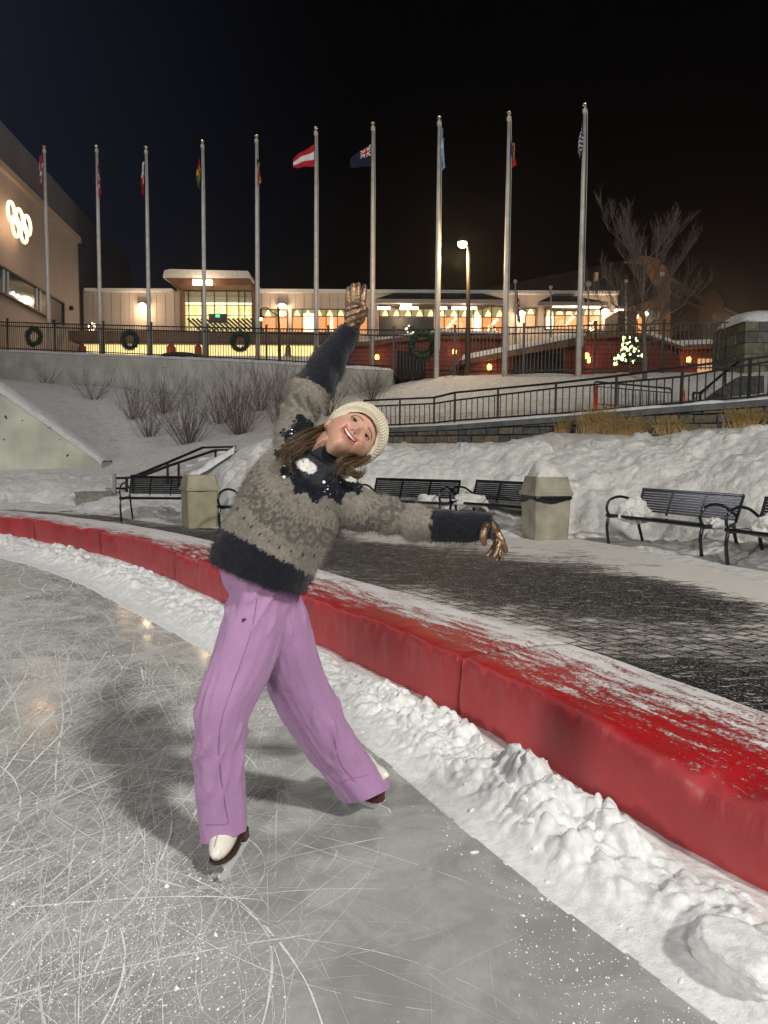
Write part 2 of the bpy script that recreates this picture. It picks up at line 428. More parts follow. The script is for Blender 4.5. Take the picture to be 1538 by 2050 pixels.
val = t.math('SUBTRACT', val, t.math('MULTIPLY', br.outputs['Fac'], t.rng(cv, 0.55, 0.95, 0.30, 0.03)))
snowf = t.rng(val, 0.44, 0.66)
film = t.math('MULTIPLY', t.rng(val, 0.30, 0.52), 0.42)          # trodden film on top of the pavers, joints stay dark
film = t.math('MULTIPLY', film, t.rng(br.outputs['Fac'], 0.0, 0.6, 1.0, 0.15))
speck = t.math('MAXIMUM', t.rng(t.noise(v, 60, 5, 0.85), 0.575, 0.60), t.rng(t.noise(t.mapping(v, (3.0, 14, 1), (0, 0, 0.25)), 2.2, 8, 0.75, 0.8), 0.575, 0.62))
tint = t.mix(t.noise(v, 0.7, 3), (0.66, 0.61, 0.54), (0.78, 0.77, 0.74))
c0 = t.mix(film, br.outputs['Color'], (0.42, 0.38, 0.34)); c0 = t.mix(speck, c0, (0.6, 0.6, 0.58))
t.set(Base_Color=t.mix(snowf, c0, tint), Roughness=t.rng(snowf, 0, 1, 0.5, 0.75), Specular_IOR_Level=0.12)
h = t.math('ADD', t.math('MULTIPLY', snowf, 0.6), t.math('ADD', t.math('MULTIPLY', gr, 0.6), t.math('MULTIPLY', br.outputs['Fac'], -0.6)))
t.set(Normal=t.bump(h, 0.9, 0.014))
pav = fast_grid('pavement', A, t.m, uv=np.stack([S_, Q_], -1), attrs={'cover': np.clip(cov, 0, 1.2)})
tag(pav, kind='structure')

# ---- red padded barrier: one pad per seam
t = NT('red vinyl'); uv = t.tc.outputs['UV']; v = t.tc.outputs['Object']
top = t.attr('top').outputs['Fac']
st = t.noise(t.mapping(uv, (1.5, 7.5, 1), (0, 0, 0.16)), 2.2, 12, 0.76, 0.6)
gr = t.noise(v, 60, 6, 0.75)
sm = t.attr('snow').outputs['Fac']
val = t.math('ADD', t.math('SUBTRACT', t.math('ADD', t.math('MULTIPLY', st, 1.6), t.math('MULTIPLY', gr, 1.1)), 0.86), t.math('MULTIPLY', t.math('SUBTRACT', sm, 0.5), 0.6))
sn = t.math('MULTIPLY', t.rng(val, 0.46, 0.68), t.rng(top, 0.3, 0.75))
cf = t.mix(t.rng(t.noise(v, 2.3, 5), 0.35, 0.7), (0.44, 0.055, 0.062), (0.35, 0.040, 0.046))
scuff = t.rng(t.noise(t.mapping(uv, (2, 9, 1)), 1.5, 8, 0.75), 0.63, 0.72, 0, 0.35)
cf = t.mix(scuff, cf, (0.22, 0.06, 0.065))
ct = t.mix(t.rng(gr, 0.35, 0.65), (0.42, 0.010, 0.014), (0.28, 0.008, 0.012))
redc = t.mix(top, cf, ct)
t.set(Base_Color=t.mix(sn, redc, (0.74, 0.72, 0.71)), Roughness=t.math('ADD', 0.42, t.math('MULTIPLY', sn, 0.3)), Specular_IOR_Level=0.45)
wr = t.noise(t.mapping(uv, (7, 2.2, 1), (0, 0, 0.5)), 1.3, 5, 0.5, 0.8)
t.set(Normal=t.bump(t.math('ADD', t.math('ADD', t.math('MULTIPLY', wr, 0.55), t.math('MULTIPLY', sn, 0.35)), t.math('MULTIPLY', gr, t.math('ADD', 0.02, t.math('MULTIPLY', top, 0.16)))), 0.7, 0.02))
M_VINYL = t.m
PROF = np.array([(0, 0.0), (-.003, .05), (-.006, .10), (-.007, .15), (-.006, .20), (-.004, .25), (-.001, .295), (.003, .316), (.012, .328), (.034, .333),
                 (.10, .336), (.18, .338), (.26, .339), (.34, .339), (.42, .338), (.50, .336), (.58, .332), (.66, .325), (.70, .31), (.715, .27), (.72, .15), (.72, .02)])
def pad(s0, s1, label, near):
    n = max(8, int((s1 - s0) / (0.02 if near else 0.04)))
    s = np.linspace(s0 + 0.006, s1 - 0.006, n)
    ed = np.minimum(s - s0, s1 - s)                      # distance to the seam
    base = CV(s); nn = CN(s)
    m = len(PROF)
    S = np.repeat(s[:, None], m, 1); V = np.repeat(np.arange(m)[None], n, 0)
    O = np.repeat(PROF[None, :, 0], n, 0).copy(); H = np.repeat(PROF[None, :, 1], n, 0).copy()
    front = (V <= 8) * sstep(0, 2, V)
    topm = ((V >= 8) & (V <= 17)).astype(float)
    fold = fbm(S * 3.1, H * 2.5, 3, 21) - 0.5
    fold2 = np.abs(fbm(S * 5.5 + 1.6 * H, H * 3.0 - S, 3, 33) - 0.5)
    O += front * (0.045 * fold - 0.05 * np.clip(0.10 - fold2, 0, 1))
    # loose cover slumping along the top front edge here and there
    sl = np.clip(fbm(S * 1.7, 0 * S, 3, 55) - 0.5, 0, 1) * np.exp(-((V - 8.5) / 2.6) ** 2)
    H -= 0.11 * sl; O += 0.08 * sl
    dent = np.exp(-((S - s_at(1440, 1760)) / 0.16) ** 2) * np.exp(-((V - 8.2) / 2.2) ** 2); H -= 0.075 * dent; O += 0.05 * dent
    dent = np.exp(-((S - s_at(1395, 1738)) / 0.05) ** 2) * np.exp(-((V - 7.0) / 2.2) ** 2); O += 0.035 * dent
    cr = np.exp(-((V - 8.3) / 2.2) ** 2) * (fbm(S * 11, V * 0.25, 2, 60) - 0.5)
    H += 0.016 * cr; cw = np.exp(-((V - 6.5) / 3.2) ** 2) * (1 - np.abs(fbm(S * 6.5 + 2.2 * H, H * 5.0, 2, 62) - 0.5) * 9).clip(0, 1); O += 0.012 * cw
    H += topm * 0.018 * (fbm(S * 2.4, O * 4, 3, 71) - 0.5)
    pinch = np.exp(-(ed / 0.02) ** 2)[:, None]
    O += pinch * np.where(V <= 8, 0.012, 0.0); H -= pinch * topm * 0.014
    XYp = base[:, None] + nn[:, None] * O[..., None]
    A = np.concatenate([XYp, H[..., None] + 0.001], -1)
    tp = sstep(7.2, 8.8, V.astype(float)) * (V <= 18)
    snow = 0.42 + 0.58 * sstep(0.04, 0.70, O + 0.22 * (fbm(S * 1.4, O * 2, 3, 80) - 0.5)) - 0.30 * sstep(0.10, 0.0, O)
    snow = snow - 0.45 * np.clip(fbm(S * 0.9, O * 3, 3, 81) - 0.50, 0, 1) * 2
    snow += 0.28 * sstep(sB - 1.5, sB - 6, S) 
    o = fast_grid('barrier_pad', A, M_VINYL, uv=np.stack([S, O + H], -1), attrs={'top': tp, 'snow': snow})
    # close the two ends
    me = o.data; bm = bmesh.new(); bm.from_mesh(me); bm.verts.ensure_lookup_table()
    for i in (0, n - 1):
        try: bm.faces.new([bm.verts[i * m + k] for k in (range(m) if i else range(m)[::-1])])
        except ValueError: pass
    bm.to_mesh(me); bm.free()
    return tag(o, label, 'barrier pad', 'red padded barrier along the rink edge')
SA = [s_at(80, 1077, .07), s_at(213, 1103, .08), s_at(356, 1154, .08), s_at(640, 1293, .03), sB]
seams = [SA[0] - 2.3, SA[0], SA[1], SA[2], (SA[2] + SA[4]) / 2 - 0.1, SA[4], SA[4] + 3.6]
plabel = ['farthest red barrier pad, cut by the left picture edge', 'short red barrier pad with a snowy rim, second from the left picture edge',
          'crumpled red barrier pad with torn snow crust, ending left of the skater', 'red barrier pad passing behind the hips of the skater',
          'red barrier pad right of the lilac trousers, ending at the dark open seam', 'nearest and longest red barrier pad, scuffed and sagging, at the right picture edge']
for i in range(6): pad(seams[i], seams[i + 1], plabel[i], i >= 3)

# ---- ploughed snow ridge between barrier and ice
def ridge_h(S, T):
    """T = distance from the barrier towards the ice"""
    wd = 0.54 + 0.050 * np.clip(sB - S, 0, 12)          # the band widens to the far left
    x = T / wd
    f1, f2, idv = worley(S * 5.2 + 0.5 * fbm(S * 3, T * 3, 2, 5), T * 6.5, 9)
    g1, g2, idg = worley(S * 15 + fbm(S * 9, T * 9, 2, 6), T * 17, 19)
    lump = 0.60 * sstep(-0.10, 0.7, f2 - f1) * (0.15 + 0.85 * idv) + 0.80 * (fbm(S * 5, T * 7, 4, 77) - 0.2)
    small = sstep(0.0, 0.5, g2 - g1) * (0.2 + 0.8 * idg)
    env = sstep(0.06, 0.34, x) * sstep(0.93, 0.55, x)
    big = 0.35 + 1.3 * fbm(S * 2.2, T * 2.0, 3, 14)
    h = env * big * (0.040 + 0.085 * lump + 0.020 * small + 0.034 * (fbm(S * 26, T * 30, 3, 91) - 0.4))
    h += 0.022 * sstep(0.5, 0.1, x) * (0.6 + 0.8 * fbm(S * 6, T * 8, 4, 44))
    flat = sstep(1.02, 0.80, x)
    wig = T + 0.035 * fbm(S * 1.1, 0 * S, 2, 88)
    groove = np.abs(np.mod(wig * 17, 1) - 0.5) * sstep(0.66, 0.8, x)
    h += 0.016 * flat + 0.020 * groove * flat * sstep(0.4, 0.6, vn(S * 2.0, T * 9, 90))
    h += 0.006 * (fbm(S * 22, T * 26, 4, 24) - 0.5) * flat
    edge = x + 0.07 * (fbm(S * 4.5, T * 4.5, 4, 66) - 0.5)
    return np.where(edge > 1.0, -0.02, h)
def ridge(s0, s1, ds, dt):
    s = np.arange(s0, s1 + ds, ds); tt = np.arange(-0.03, 1.35 if s0 < sB - 2 else 0.75, dt)
    S, T = np.meshgrid(s, tt, indexing='ij')
    H = ridge_h(S, T)
    # overhanging, sideways-pushed lumps
    push = 0.25 * H * (fbm(S * 8, T * 8, 2, 101) - 0.3)
    XYp = CV(S) - CN(S) * (T + push)[..., None]
    return np.concatenate([XYp, H[..., None] + 0.002], -1)
A1 = ridge(SA[1] - 5.5, sB - 1.6, 0.022, 0.016); A2 = ridge(sB - 1.6, sB + 2.8, 0.0085, 0.0075)
o1 = fast_grid('snow_ridge', A1, M_SNOW); o2 = fast_grid('snow_ridge_near', A2, M_SNOW)
bm = bmesh.new(); bm.from_mesh(o1.data); bm.from_mesh(o2.data)
def chunk(bm, c, r, seed):
    rg = random.Random(seed)
    res = bmesh.ops.create_icosphere(bm, subdivisions=2 if r > .01 else 1, radius=1.0)
    sc = Vector((rg.uniform(.7, 1.5), rg.uniform(.6, 1.0), rg.uniform(.45, .8))) * r; rz = Matrix.Rotation(rg.uniform(0, 6.3), 3, 'Z')
    cuts = [Vector((rg.gauss(0, 1), rg.gauss(0, 1), rg.gauss(0, 1))).normalized() for _ in range(7)]
    for vv in res['verts']:
        p = vv.co.copy()
        for cdir in cuts:
            d = p.dot(cdir)
            if d > 0.72: p -= cdir * (d - 0.72) * 0.85
        p *= 1 + 0.12 * (rg.random() - 0.5)
        vv.co = rz @ Vector((p.x * sc.x, p.y * sc.y, p.z * sc.z)) + Vector(c)
for k in range(620):
    s = random.uniform(SA[2] - 1, sB + 2.4); T = random.gauss(0.30, 0.15)
    if not 0.08 < T < 0.6: continue
    c = CV(s) - CN(s) * T; h = float(ridge_h(np.array([s]), np.array([T]))[0])
    chunk(bm, (c[0], c[1], max(h, 0.0) - 0.002), min(abs(random.gauss(0.0, 0.007)) + 0.0035, 0.028), k)
for f in bm.faces: f.smooth = True
bm.to_mesh(o1.data); bm.free(); bpy.data.objects.remove(o2)
tag(o1, 'ploughed lumpy white snow ridge between the ice and the red barrier', 'snow', kind='stuff')
# the big broken slab lying on the ridge at the near right
bm = bmesh.new(); c = G(1478, 1915, 0.08)
res = bmesh.ops.create_icosphere(bm, subdivisions=5, radius=1.0)
for vv in res['verts']:
    p = vv.co; f = 1 + 0.22 * (float(fbm(np.array(p.x * 2.1), np.array(p.y * 2.1), 3, 5, np.array(p.z * 2.1))) - 0.5) + 0.10 * (float(fbm(np.array(p.x * 6), np.array(p.y * 6), 3, 9, np.array(p.z * 6))) - 0.5)
    f *= 1 + 0.09 * (float(fbm(np.array(p.x * 14), np.array(p.y * 14), 3, 9, np.array(p.z * 14))) - 0.5) - 0.10 * max(0.0, float(vn(np.array(p.x * 3.3), np.array(p.y * 3.3), 4, np.array(p.z * 3.3))) - 0.6)
    q = Vector((max(-.8, min(.75, p.x)) * 0.085, p.y * 0.135, max(-.7, min(.72, p.z)) * 0.062)) * f
    vv.co = Matrix.Rotation(rad(24), 3, 'Z') @ (Matrix.Rotation(rad(-14), 3, 'Y') @ q) + Vector((c.x, c.y, 0.085))
me = bpy.data.meshes.new('snow_block'); bm.to_mesh(me); bm.free(); me.materials.append(M_SNOW)
me.polygons.foreach_set('use_smooth', [True] * len(me.polygons))
tag(link('snow_block', me), 'broken slab of white snow on the ridge at the lower right corner', 'snow block')

# ---- skate marks and ice shavings
def on_ice(x, y):
    s, q = nearest(x, y); return -q
mb_v, mb_q, mb_b = [], [], []
def ribbon(pts, wd, bright):
    n = len(pts); tn = np.gradient(pts, axis=0); tn /= np.maximum(np.hypot(tn[:, 0], tn[:, 1]), 1e-9)[:, None]
    nr = np.stack([-tn[:, 1], tn[:, 0]], 1); ww = wd * (0.35 + 0.9 * RNG.random(n))[:, None] * np.sin(np.linspace(0.06, math.pi - 0.06, n))[:, None] ** 0.4
    j = (RNG.random((n, 1)) - .5) * wd * 0.35
    a = pts + nr * (ww / 2 + j); b = pts - nr * (ww / 2 - j)
    o = len(mb_v); z = 0.0012 + 0.0012 * RNG.random()
    for i in range(n): mb_v.append((a[i, 0], a[i, 1], z)); mb_v.append((b[i, 0], b[i, 1], z)); mb_b.extend([bright, bright])
    gap = RNG.random(n - 1)
    for i in range(n - 1):
        if gap[i] < 0.10: continue
        mb_q.append((o + 2 * i, o + 2 * i + 1, o + 2 * i + 3, o + 2 * i + 2))
kk = 0
while kk < 2900:
    px = RNG.uniform(-150, 1250); py = 1088 + 960 * RNG.random() ** 1.9
    g = G(px, py, 0)
    clear = float(on_ice(np.array(g.x), np.array(g.y)))
    if clear < 0.75: continue
    # marks crowd towards the left and the far side
    if px > 560 and RNG.random() > 0.16: continue
    if py > 1420 and RNG.random() > 0.30: continue
    if px > 330 and py > 1650 and RNG.random() > 0.5: continue
    kk += 1
    dist = g.y
    L = RNG.uniform(0.3, 1.6) * (0.5 + 0.16 * dist); n = max(8, int(L / (0.02 + 0.006 * dist)))
    hd = RNG.choice([RNG.uniform(0, math.pi), 1.15 + RNG.normal(0, 0.35), 1.9 + RNG.normal(0, 0.3)]); curv = RNG.normal(0, 0.45) if RNG.random() < 0.75 else RNG.normal(0, 1.6)
    u = np.linspace(-L / 2, L / 2, n); ang = hd + curv * u + RNG.normal(0, 1.2) * u * u * 0.4
    st = np.stack([np.cos(ang), np.sin(ang)], 1) * (L / n)
    pts = np.array([g.x, g.y]) + np.cumsum(st, 0) - st.sum(0) / 2
    if on_ice(pts[:, 0], pts[:, 1]).min() < 0.66: continue
    r = RNG.random()
    wd = (0.0015 if r < 0.6 else 0.0028 if r < 0.93 else 0.007) * (0.62 + 0.18 * dist)
    ribbon(pts, wd, RNG.uniform(0.3, 1.0))
me = bpy.data.meshes.new('skate_marks'); me.from_pydata(mb_v, [], mb_q)
at = me.attributes.new('bright', 'FLOAT', 'POINT'); at.data.foreach_set('value', np.array(mb_b, np.float32))
t = NT('scraped ice'); v = t.tc.outputs['Object']
t.set(Base_Color=t.mix(t.attr('bright').outputs['Fac'], (0.50, 0.50, 0.49), (0.88, 0.88, 0.86)), Roughness=0.7)
alpha = t.math('MULTIPLY', t.rng(t.noise(v, 260, 3, 0.8), 0.28, 0.46), t.math('ADD', 0.55, t.math('MULTIPLY', t.attr('bright').outputs['Fac'], 0.5)))
t.set(Alpha=alpha)
me.materials.append(t.m); me.update()
tag(link('skate_marks', me), 'fine white curved blade scratches all over the ice', 'skate marks', kind='stuff')
# shavings
vs, fs = [], []
N = 15000
pxs = RNG.uniform(-60, 1500, N); pys = 1110 + 940 * RNG.random(N) ** 0.8
gx = []; 
for px, py in zip(pxs, pys):
    g = G(px, py, 0); gx.append((g.x, g.y))
gx = np.array(gx); clear = on_ice(gx[:, 0], gx[:, 1])
dens = fbm(gx[:, 0] * 1.3, gx[:, 1] * 1.3, 4, 31)
keep = (clear > 0.5) & ((dens + 0.35 * sstep(0.9, 0.5, clear)) > 0.44 + 0.16 * RNG.random(N)) & ((pxs < 600) | (RNG.random(N) < 0.45))
for (x, y), dd in zip(gx[keep], gx[keep][:, 1]):
    r = (0.0012 + 0.0022 * RNG.random() ** 3) * (0.8 + 0.22 * dd)
    if RNG.random() < 0.012: r *= 3.0
    o = len(vs); a0 = RNG.uniform(0, 6.3)
    for k in range(4):
        a = a0 + k * 1.57; rr = r * RNG.uniform(0.5, 1.3); vs.append((x + rr * math.cos(a), y + rr * math.sin(a), 0.0008))
    vs.append((x, y, 0.001 + r * RNG.uniform(0.4, 1.1)))
    fs += [(o, o + 1, o + 4), (o + 1, o + 2, o + 4), (o + 2, o + 3, o + 4), (o + 3, o, o + 4)]
me = bpy.data.meshes.new('ice_shavings'); me.from_pydata(vs, [], fs); me.materials.append(mat('shavings', (0.82, 0.82, 0.80), 0.6)); me.update()
tag(link('ice_shavings', me), 'tiny white ice shavings scattered over the rink', 'ice shavings', kind='stuff')

# ---- snowy terrain behind the pavement
# each column: image column, then toe depth and (depth, image row) of: bench snow, bank crest, foot, after-wall, retaining-wall base
TAB = {
 -320: (17.0, (18.5, -0.2), (19.5, 950), (22.5, 945), (23.4, 640), (41.0, 745)),
 0: (16.6, (17.8, -0.2), (18.8, 958), (22.5, 940), (23.4, 786), (38.5, 760)),
 100: (16.0, (17.4, -0.2), (18.6, 958), (22.5, 938), (23.4, 858), (37.5, 768)),
 200: (15.3, (16.8, -0.2), (18.6, 962), (22.5, 938), (23.4, 926), (36.5, 774)),
 330: (13.4, (15.2, -0.22), (18.2, 985), (21.0, 945), (25.0, 897), (35.0, 789)),
 420: (12.8, (14.9, -0.22), (16.8, 975), (20.0, 935), (24.0, 886), (34.2, 797)),
 440: (12.6, (14.0, -0.25), (16.2, 930), (20.0, 930), (24.0, 884), (34.0, 798)),
 470: (12.3, (13.4, -0.25), (16.0, 900), (19.8, 920), (24.0, 880), (33.7, 800)),
 455: (12.4, (13.5, -0.25), (16.1, 912), (20.0, 925), (24.0, 882), (33.8, 799)),
 500: (12.0, (13.1, -0.28), (15.9, 884), (19.5, 900), (24.0, 876), (33.4, 801)),
 560: (11.6, (12.9, -0.25), (15.6, 870), (19.5, 882), (24.0, 868), (32.8, 802)),
 700: (12.6, (14.6, -0.25), (16.2, 884), (20.0, 880), (25.0, 850), (31.3, 792)),
 740: (12.8, (14.6, -0.25), (16.2, 890), (27.6, 889), (28.2, 861), (30.8, 783)),
 800: (12.9, (14.4, -0.25), (16.0, 891), (26.9, 889), (27.5, 858), (30.2, 768)),
 900: (12.2, (14.0, -0.22), (15.6, 885), (25.8, 890), (26.4, 851), (29.5, 753)),
 1000: (11.4, (13.2, -0.2), (15.0, 886), (24.8, 888), (25.4, 844), (28.9, 751)),
 1100: (10.7, (12.5, -0.2), (14.6, 880), (23.8, 868), (24.4, 836), (28.3, 749)),
 1200: (10.5, (12.0, -0.25), (14.3, 880), (22.7, 870), (23.3, 826), (27.7, 748)),
 1300: (9.7, (11.6, -0.25), (13.9, 876), (21.5, 876), (22.1, 818), (27.2, 747)),
 1400: (8.7, (10.8, -0.25), (13.4, 868), (20.4, 860), (21.0, 810), (26.7, 746)),
 1538: (7.5, (9.8, -0.25), (12.6, 852), (18.9, 858), (19.5, 800), (26.0, 742)),
 1900: (6.0, (8.5, -0.25), (11.0, 835), (15.8, 850), (16.4, 780), (24.5, 740)),
}
pk = np.array(sorted(TAB)); YT = []; ZT = []
for k in pk:
    r = TAB[k]; ys = [r[0]]; zs = [0.02]
    for (Y, py) in r[1:]: ys.append(Y); zs.append(-py if py < 0 else P(float(k), py, Y).z)   # a negative row is a height
    YT.append(ys); ZT.append(zs)
YT = np.array(YT); ZT = np.array(ZT)
# the stone wall is straight: put its foot on one line
WA, WB = P(740, 880, 27.6), P(1538, 850, 18.9)
WALLY = lambda px: lineY(px, (WA.x, WA.y), (WB.x, WB.y))
for i, k in enumerate(pk):
    if k >= 740:
        for c, add in ((3, 0.0), (4, 0.55)):
            r = TAB[int(k)][c][1]; YT[i, c] = WALLY(k) + add; ZT[i, c] = P(float(k), r, YT[i, c]).z
def terrain(px, Y):
    """height of the snow at image column px, depth Y (arrays), without the small lumps; also the zone 0..5"""
    px = np.asarray(px, float); Y = np.asarray(Y, float)
    ys = np.stack([np.interp(px, pk, YT[:, i]) for i in range(6)], -1); zs = np.stack([np.interp(px, pk, ZT[:, i]) for i in range(6)], -1)
    k = np.clip((Y[..., None] >= ys).sum(-1) - 1, 0, 4)
    tk = lambda a, i: np.take_along_axis(a, i[..., None], -1)[..., 0]
    f = np.clip((Y - tk(ys, k)) / (tk(ys, k + 1) - tk(ys, k)), 0, 1)
    g = np.where(k == 1, f * (2 - f) * 0.6 + 0.4 * f, np.where(k == 3, f, f * f * (3 - 2 * f) * 0.5 + 0.5 * f))
    return tk(zs, k) * (1 - g) + tk(zs, k + 1) * g, k + f
def tz(X, Y):
    return float(terrain(np.array(CX + FPX * X / Y), np.array(float(Y)))[0])
PXG = np.concatenate([np.arange(-320, -40, 14), np.arange(-40, 1580, 3.4), np.arange(1580, 1901, 14)])
NV = 330
fr = np.concatenate([np.linspace(0, 2, 170, endpoint=False), np.linspace(2, 3, 44, endpoint=False), np.linspace(3, 4, 6, endpoint=False), np.linspace(4, 5, 70)])
PXm, FR = np.meshgrid(PXG, fr, indexing='ij')
ys = np.stack([np.interp(PXm, pk, YT[:, i]) for i in range(6)], -1)
kk = np.clip(FR.astype(int), 0, 4); f = FR - kk
Ym = np.take_along_axis(ys, kk[..., None], -1)[..., 0] * (1 - f) + np.take_along_axis(ys, kk[..., None] + 1, -1)[..., 0] * f
Zm, _z = terrain(PXm, Ym + 1e-6)
Xm = (PXm - CX) / FPX * Ym
b0 = sstep(0.05, 0.6, FR) * sstep(2.9, 2.2, FR)                      # the shovelled bank: coarse lumps
f1, f2, idv = worley(Xm * 1.15 + 0.4 * fbm(Xm, Ym, 2, 7), Ym * 0.9, 41)
g1, g2, idg = worley(Xm * 3.6 + 0.5 * fbm(Xm * 2, Ym * 2, 2, 8), Ym * 3.2, 43)
lum = np.clip(1 - f1 * 1.15, 0, 1) * (0.2 + 0.8 * idv); lus = np.clip(1 - g1 * 1.15, 0, 1) * (0.1 + 0.9 * idg ** 2)
rough = sstep(0.35, 0.6, fbm(Xm * 0.5, Ym * 0.5, 2, 3))
dz = b0 * (0.26 * (lum - 0.55) + (0.05 + 0.13 * rough) * (lus - 0.35) + 0.20 * (fbm(Xm * 0.9, Ym * 0.9, 4, 12) - 0.6) + 0.10 * (fbm(Xm * 5, Ym * 5, 4, 13) - 0.5) - 0.10 * np.clip(0.16 - np.abs(fbm(Xm * 2.6, Ym * 2.6, 4, 29) - 0.5), 0, 1))
dz *= np.where(PXm < 400, 0.62, 1.0)
dz += sstep(0, 0.25, FR) * 0.05 * (fbm(Xm * 3, Ym * 3, 4, 15) - 0.35)
b1 = sstep(2.7, 3.1, FR) + sstep(3.9, 4.1, FR)
dz += 0.10 * np.clip(b1, 0, 1) * (fbm(Xm * 0.7, Ym * 0.5, 4, 17) - 0.5) + 0.03 * np.clip(b1, 0, 1) * (fbm(Xm * 3.5, Ym * 2.5, 3, 18) - 0.5)
Zm = Zm + dz; Zm[:, 0] = -0.02
# hollow out the snow where the dark wall niche of the stairs lies is left to the stair block itself
ter = fast_grid('snow_terrain', np.stack([Xm, Ym, Zm], -1)[:, ::1], M_BANK)
ter.data.flip_normals(); tag(ter, kind='structure')
def snow_z(X, Y):
    px = CX + FPX * X / Y; i = int(np.argmin(np.abs(PXG - px))); j = int(np.argmin(np.abs(Ym[i] - Y))); return float(Zm[i, j])

# ---- upper plaza behind the fence
FA, FB = P(25, 690, 39.0), P(1465, 690, 26.0)
FENCE = lambda px: lineY(px, (FA.x, FA.y), (FB.x, FB.y))
vs = []
ROWS = {-500: 690, -200: 695, 0: 702, 300: 715, 500: 724, 780: 741, 800: 757, 900: 753, 1200: 748, 1465: 744, 1900: 740}
A = np.zeros((len(ROWS), 3, 3))
for i, (px, py) in enumerate(sorted(ROWS.items())):
    Y = FENCE(px); p = P(px, py, Y); q = P(px, py, Y + 6); A[i, 0] = (p.x, Y, p.z - 0.02); A[i, 1] = (q.x, Y + 6, p.z - 0.02); A[i, 2] = (px * 0.09 - 60, 130, 4.2)
o = fast_grid('plaza', A, snow_mat('plaza snow', (0.5, 0.48, 0.45), (0.2, 0.19, 0.18), coarse=0.8)); o.data.flip_normals(); tag(o, kind='structure')
gr = MB(); gr.quad((-300, -60, -0.6), (300, -60, -0.6), (300, 420, -0.6), (-300, 420, -0.6))
tag(gr.build('ground', mat('far ground', (0.08, 0.08, 0.08), 0.9)), kind='structure')

# ================================================================== WALLS, RAILINGS, FENCE
def wz(px, py, Y): return P(px, py, Y).z
def pt(px, Y, z): return Vector(((px - CX) / FPX * Y, Y, z))
def rowtop(px): k = sorted(ROWS); return float(np.interp(px, k, [ROWS[i] for i in k]))

# concrete wing wall of the stair, left
wing = thing('wing_wall', 'pale weathered concrete wing wall with a sloping snowy top at the left edge', 'wall', P(60, 950, 22.4))
mb = MB(); Yw = 22.40
prof = [(-330, 640), (-60, 742), (0, 783), (100, 852), (196, 921), (203, 930), (206, 985), (-330, 985)]
mb.prism([P(a, b, Yw) for a, b in prof], (0, 0.98, 0)); mb.build('wall', M_CONC2, wing)
mb = MB(); top = [P(a, b, Yw) for a, b in prof[:6]]
n = 120; tp = spline([(p.x, p.z) for p in top], n); tp = np.stack([np.linspace(top[0].x, top[-1].x, n), np.interp(np.linspace(top[0].x, top[-1].x, n), [p.x for p in top], [p.z for p in top])], 1)
A = np.zeros((n, 9, 3)); vv = np.linspace(0, 1, 9)
for j, v_ in enumerate(vv):
    A[:, j, 0] = tp[:, 0]; A[:, j, 1] = Yw - 0.06 + 1.1 * v_ + 0.05 * (fbm(tp[:, 0] * 4, 0 * tp[:, 0] + v_, 3, 2) - .5)
    A[:, j, 2] = tp[:, 1] + (0.02 + 0.10 * math.sin(math.pi * v_) ** 0.5 * (0.6 + 0.8 * fbm(tp[:, 0] * 1.5, 0 * tp[:, 0] + v_ * 2, 3, 4)) if 0 < j < 8 else -0.03)
MB().grid(A).build('snow_cap', M_CAPSNOW, wing, smooth=True)
RR = random.Random(4); M_SPALL = mat('dark spall', (0.05, 0.05, 0.045), 0.9)
for a, b, r in ((12, 835, 5), (8, 880, 3), (135, 912, 4), (45, 842, 2.5), (100, 856, 3), (120, 880, 2.5)):
    c = P(a, b, Yw - 0.004); k = 9
    pts = [(c.x + r * .010 * RR.uniform(.4, 1.2) * math.cos(i * 6.283 / k), c.y, c.z + r * .010 * RR.uniform(.5, 1.5) * math.sin(i * 6.283 / k)) for i in range(k)]
    mb = MB(); mb.prism(pts, (0, 0.003, 0)); mb.build('spalled_patch', M_SPALL, wing)

# upper retaining wall
rw = thing('retaining_wall', 'long grey concrete retaining wall below the wreathed black fence', 'wall', P(400, 760, FENCE(400)))
mb = MB(); joints = [-320, -90, 73, 245, 490, 640, 785]
for a, b in zip(joints[:-1], joints[1:]):
    sub = np.linspace(a, b, 5)
    for c, d in zip(sub[:-1], sub[1:]):
        g0 = 0.25 if c == a else 0.0; Yc, Yd = FENCE(c + g0), FENCE(d)
        zc, zd = wz(c, rowtop(c), Yc), wz(d, rowtop(d) if d < 784 else 742, Yd)
        mb.prism([pt(c + g0, Yc, zc), pt(d, Yd, zd), pt(d, Yd, 1.5), pt(c + g0, Yc, 1.5)], (0.09, 0.42, 0))
mb.build('wall', M_CONC, rw)
mb = MB(); n = 200; pxs = np.linspace(-320, 785, n); A = np.zeros((n, 7, 3))
for i, px in enumerate(pxs):
    Yc = FENCE(px); z0 = wz(px, rowtop(px), Yc)
    for j in range(7):
        v_ = j / 6; p = pt(px, Yc, z0)
        A[i, j] = (p.x + .1 * v_, Yc - 0.05 + 0.6 * v_, z0 + (0.0 if j in (0, 6) else 0.05 + 0.07 * float(vn(np.array(px * .06), np.array(v_ * 3), 8))) - (0.03 if j in (0, 6) else 0))
MB().grid(A).build('snow_cap', M_CAPSNOW, rw, smooth=True)
M_STAIN = mat('rust stain', (0.10, 0.085, 0.07), 0.9)
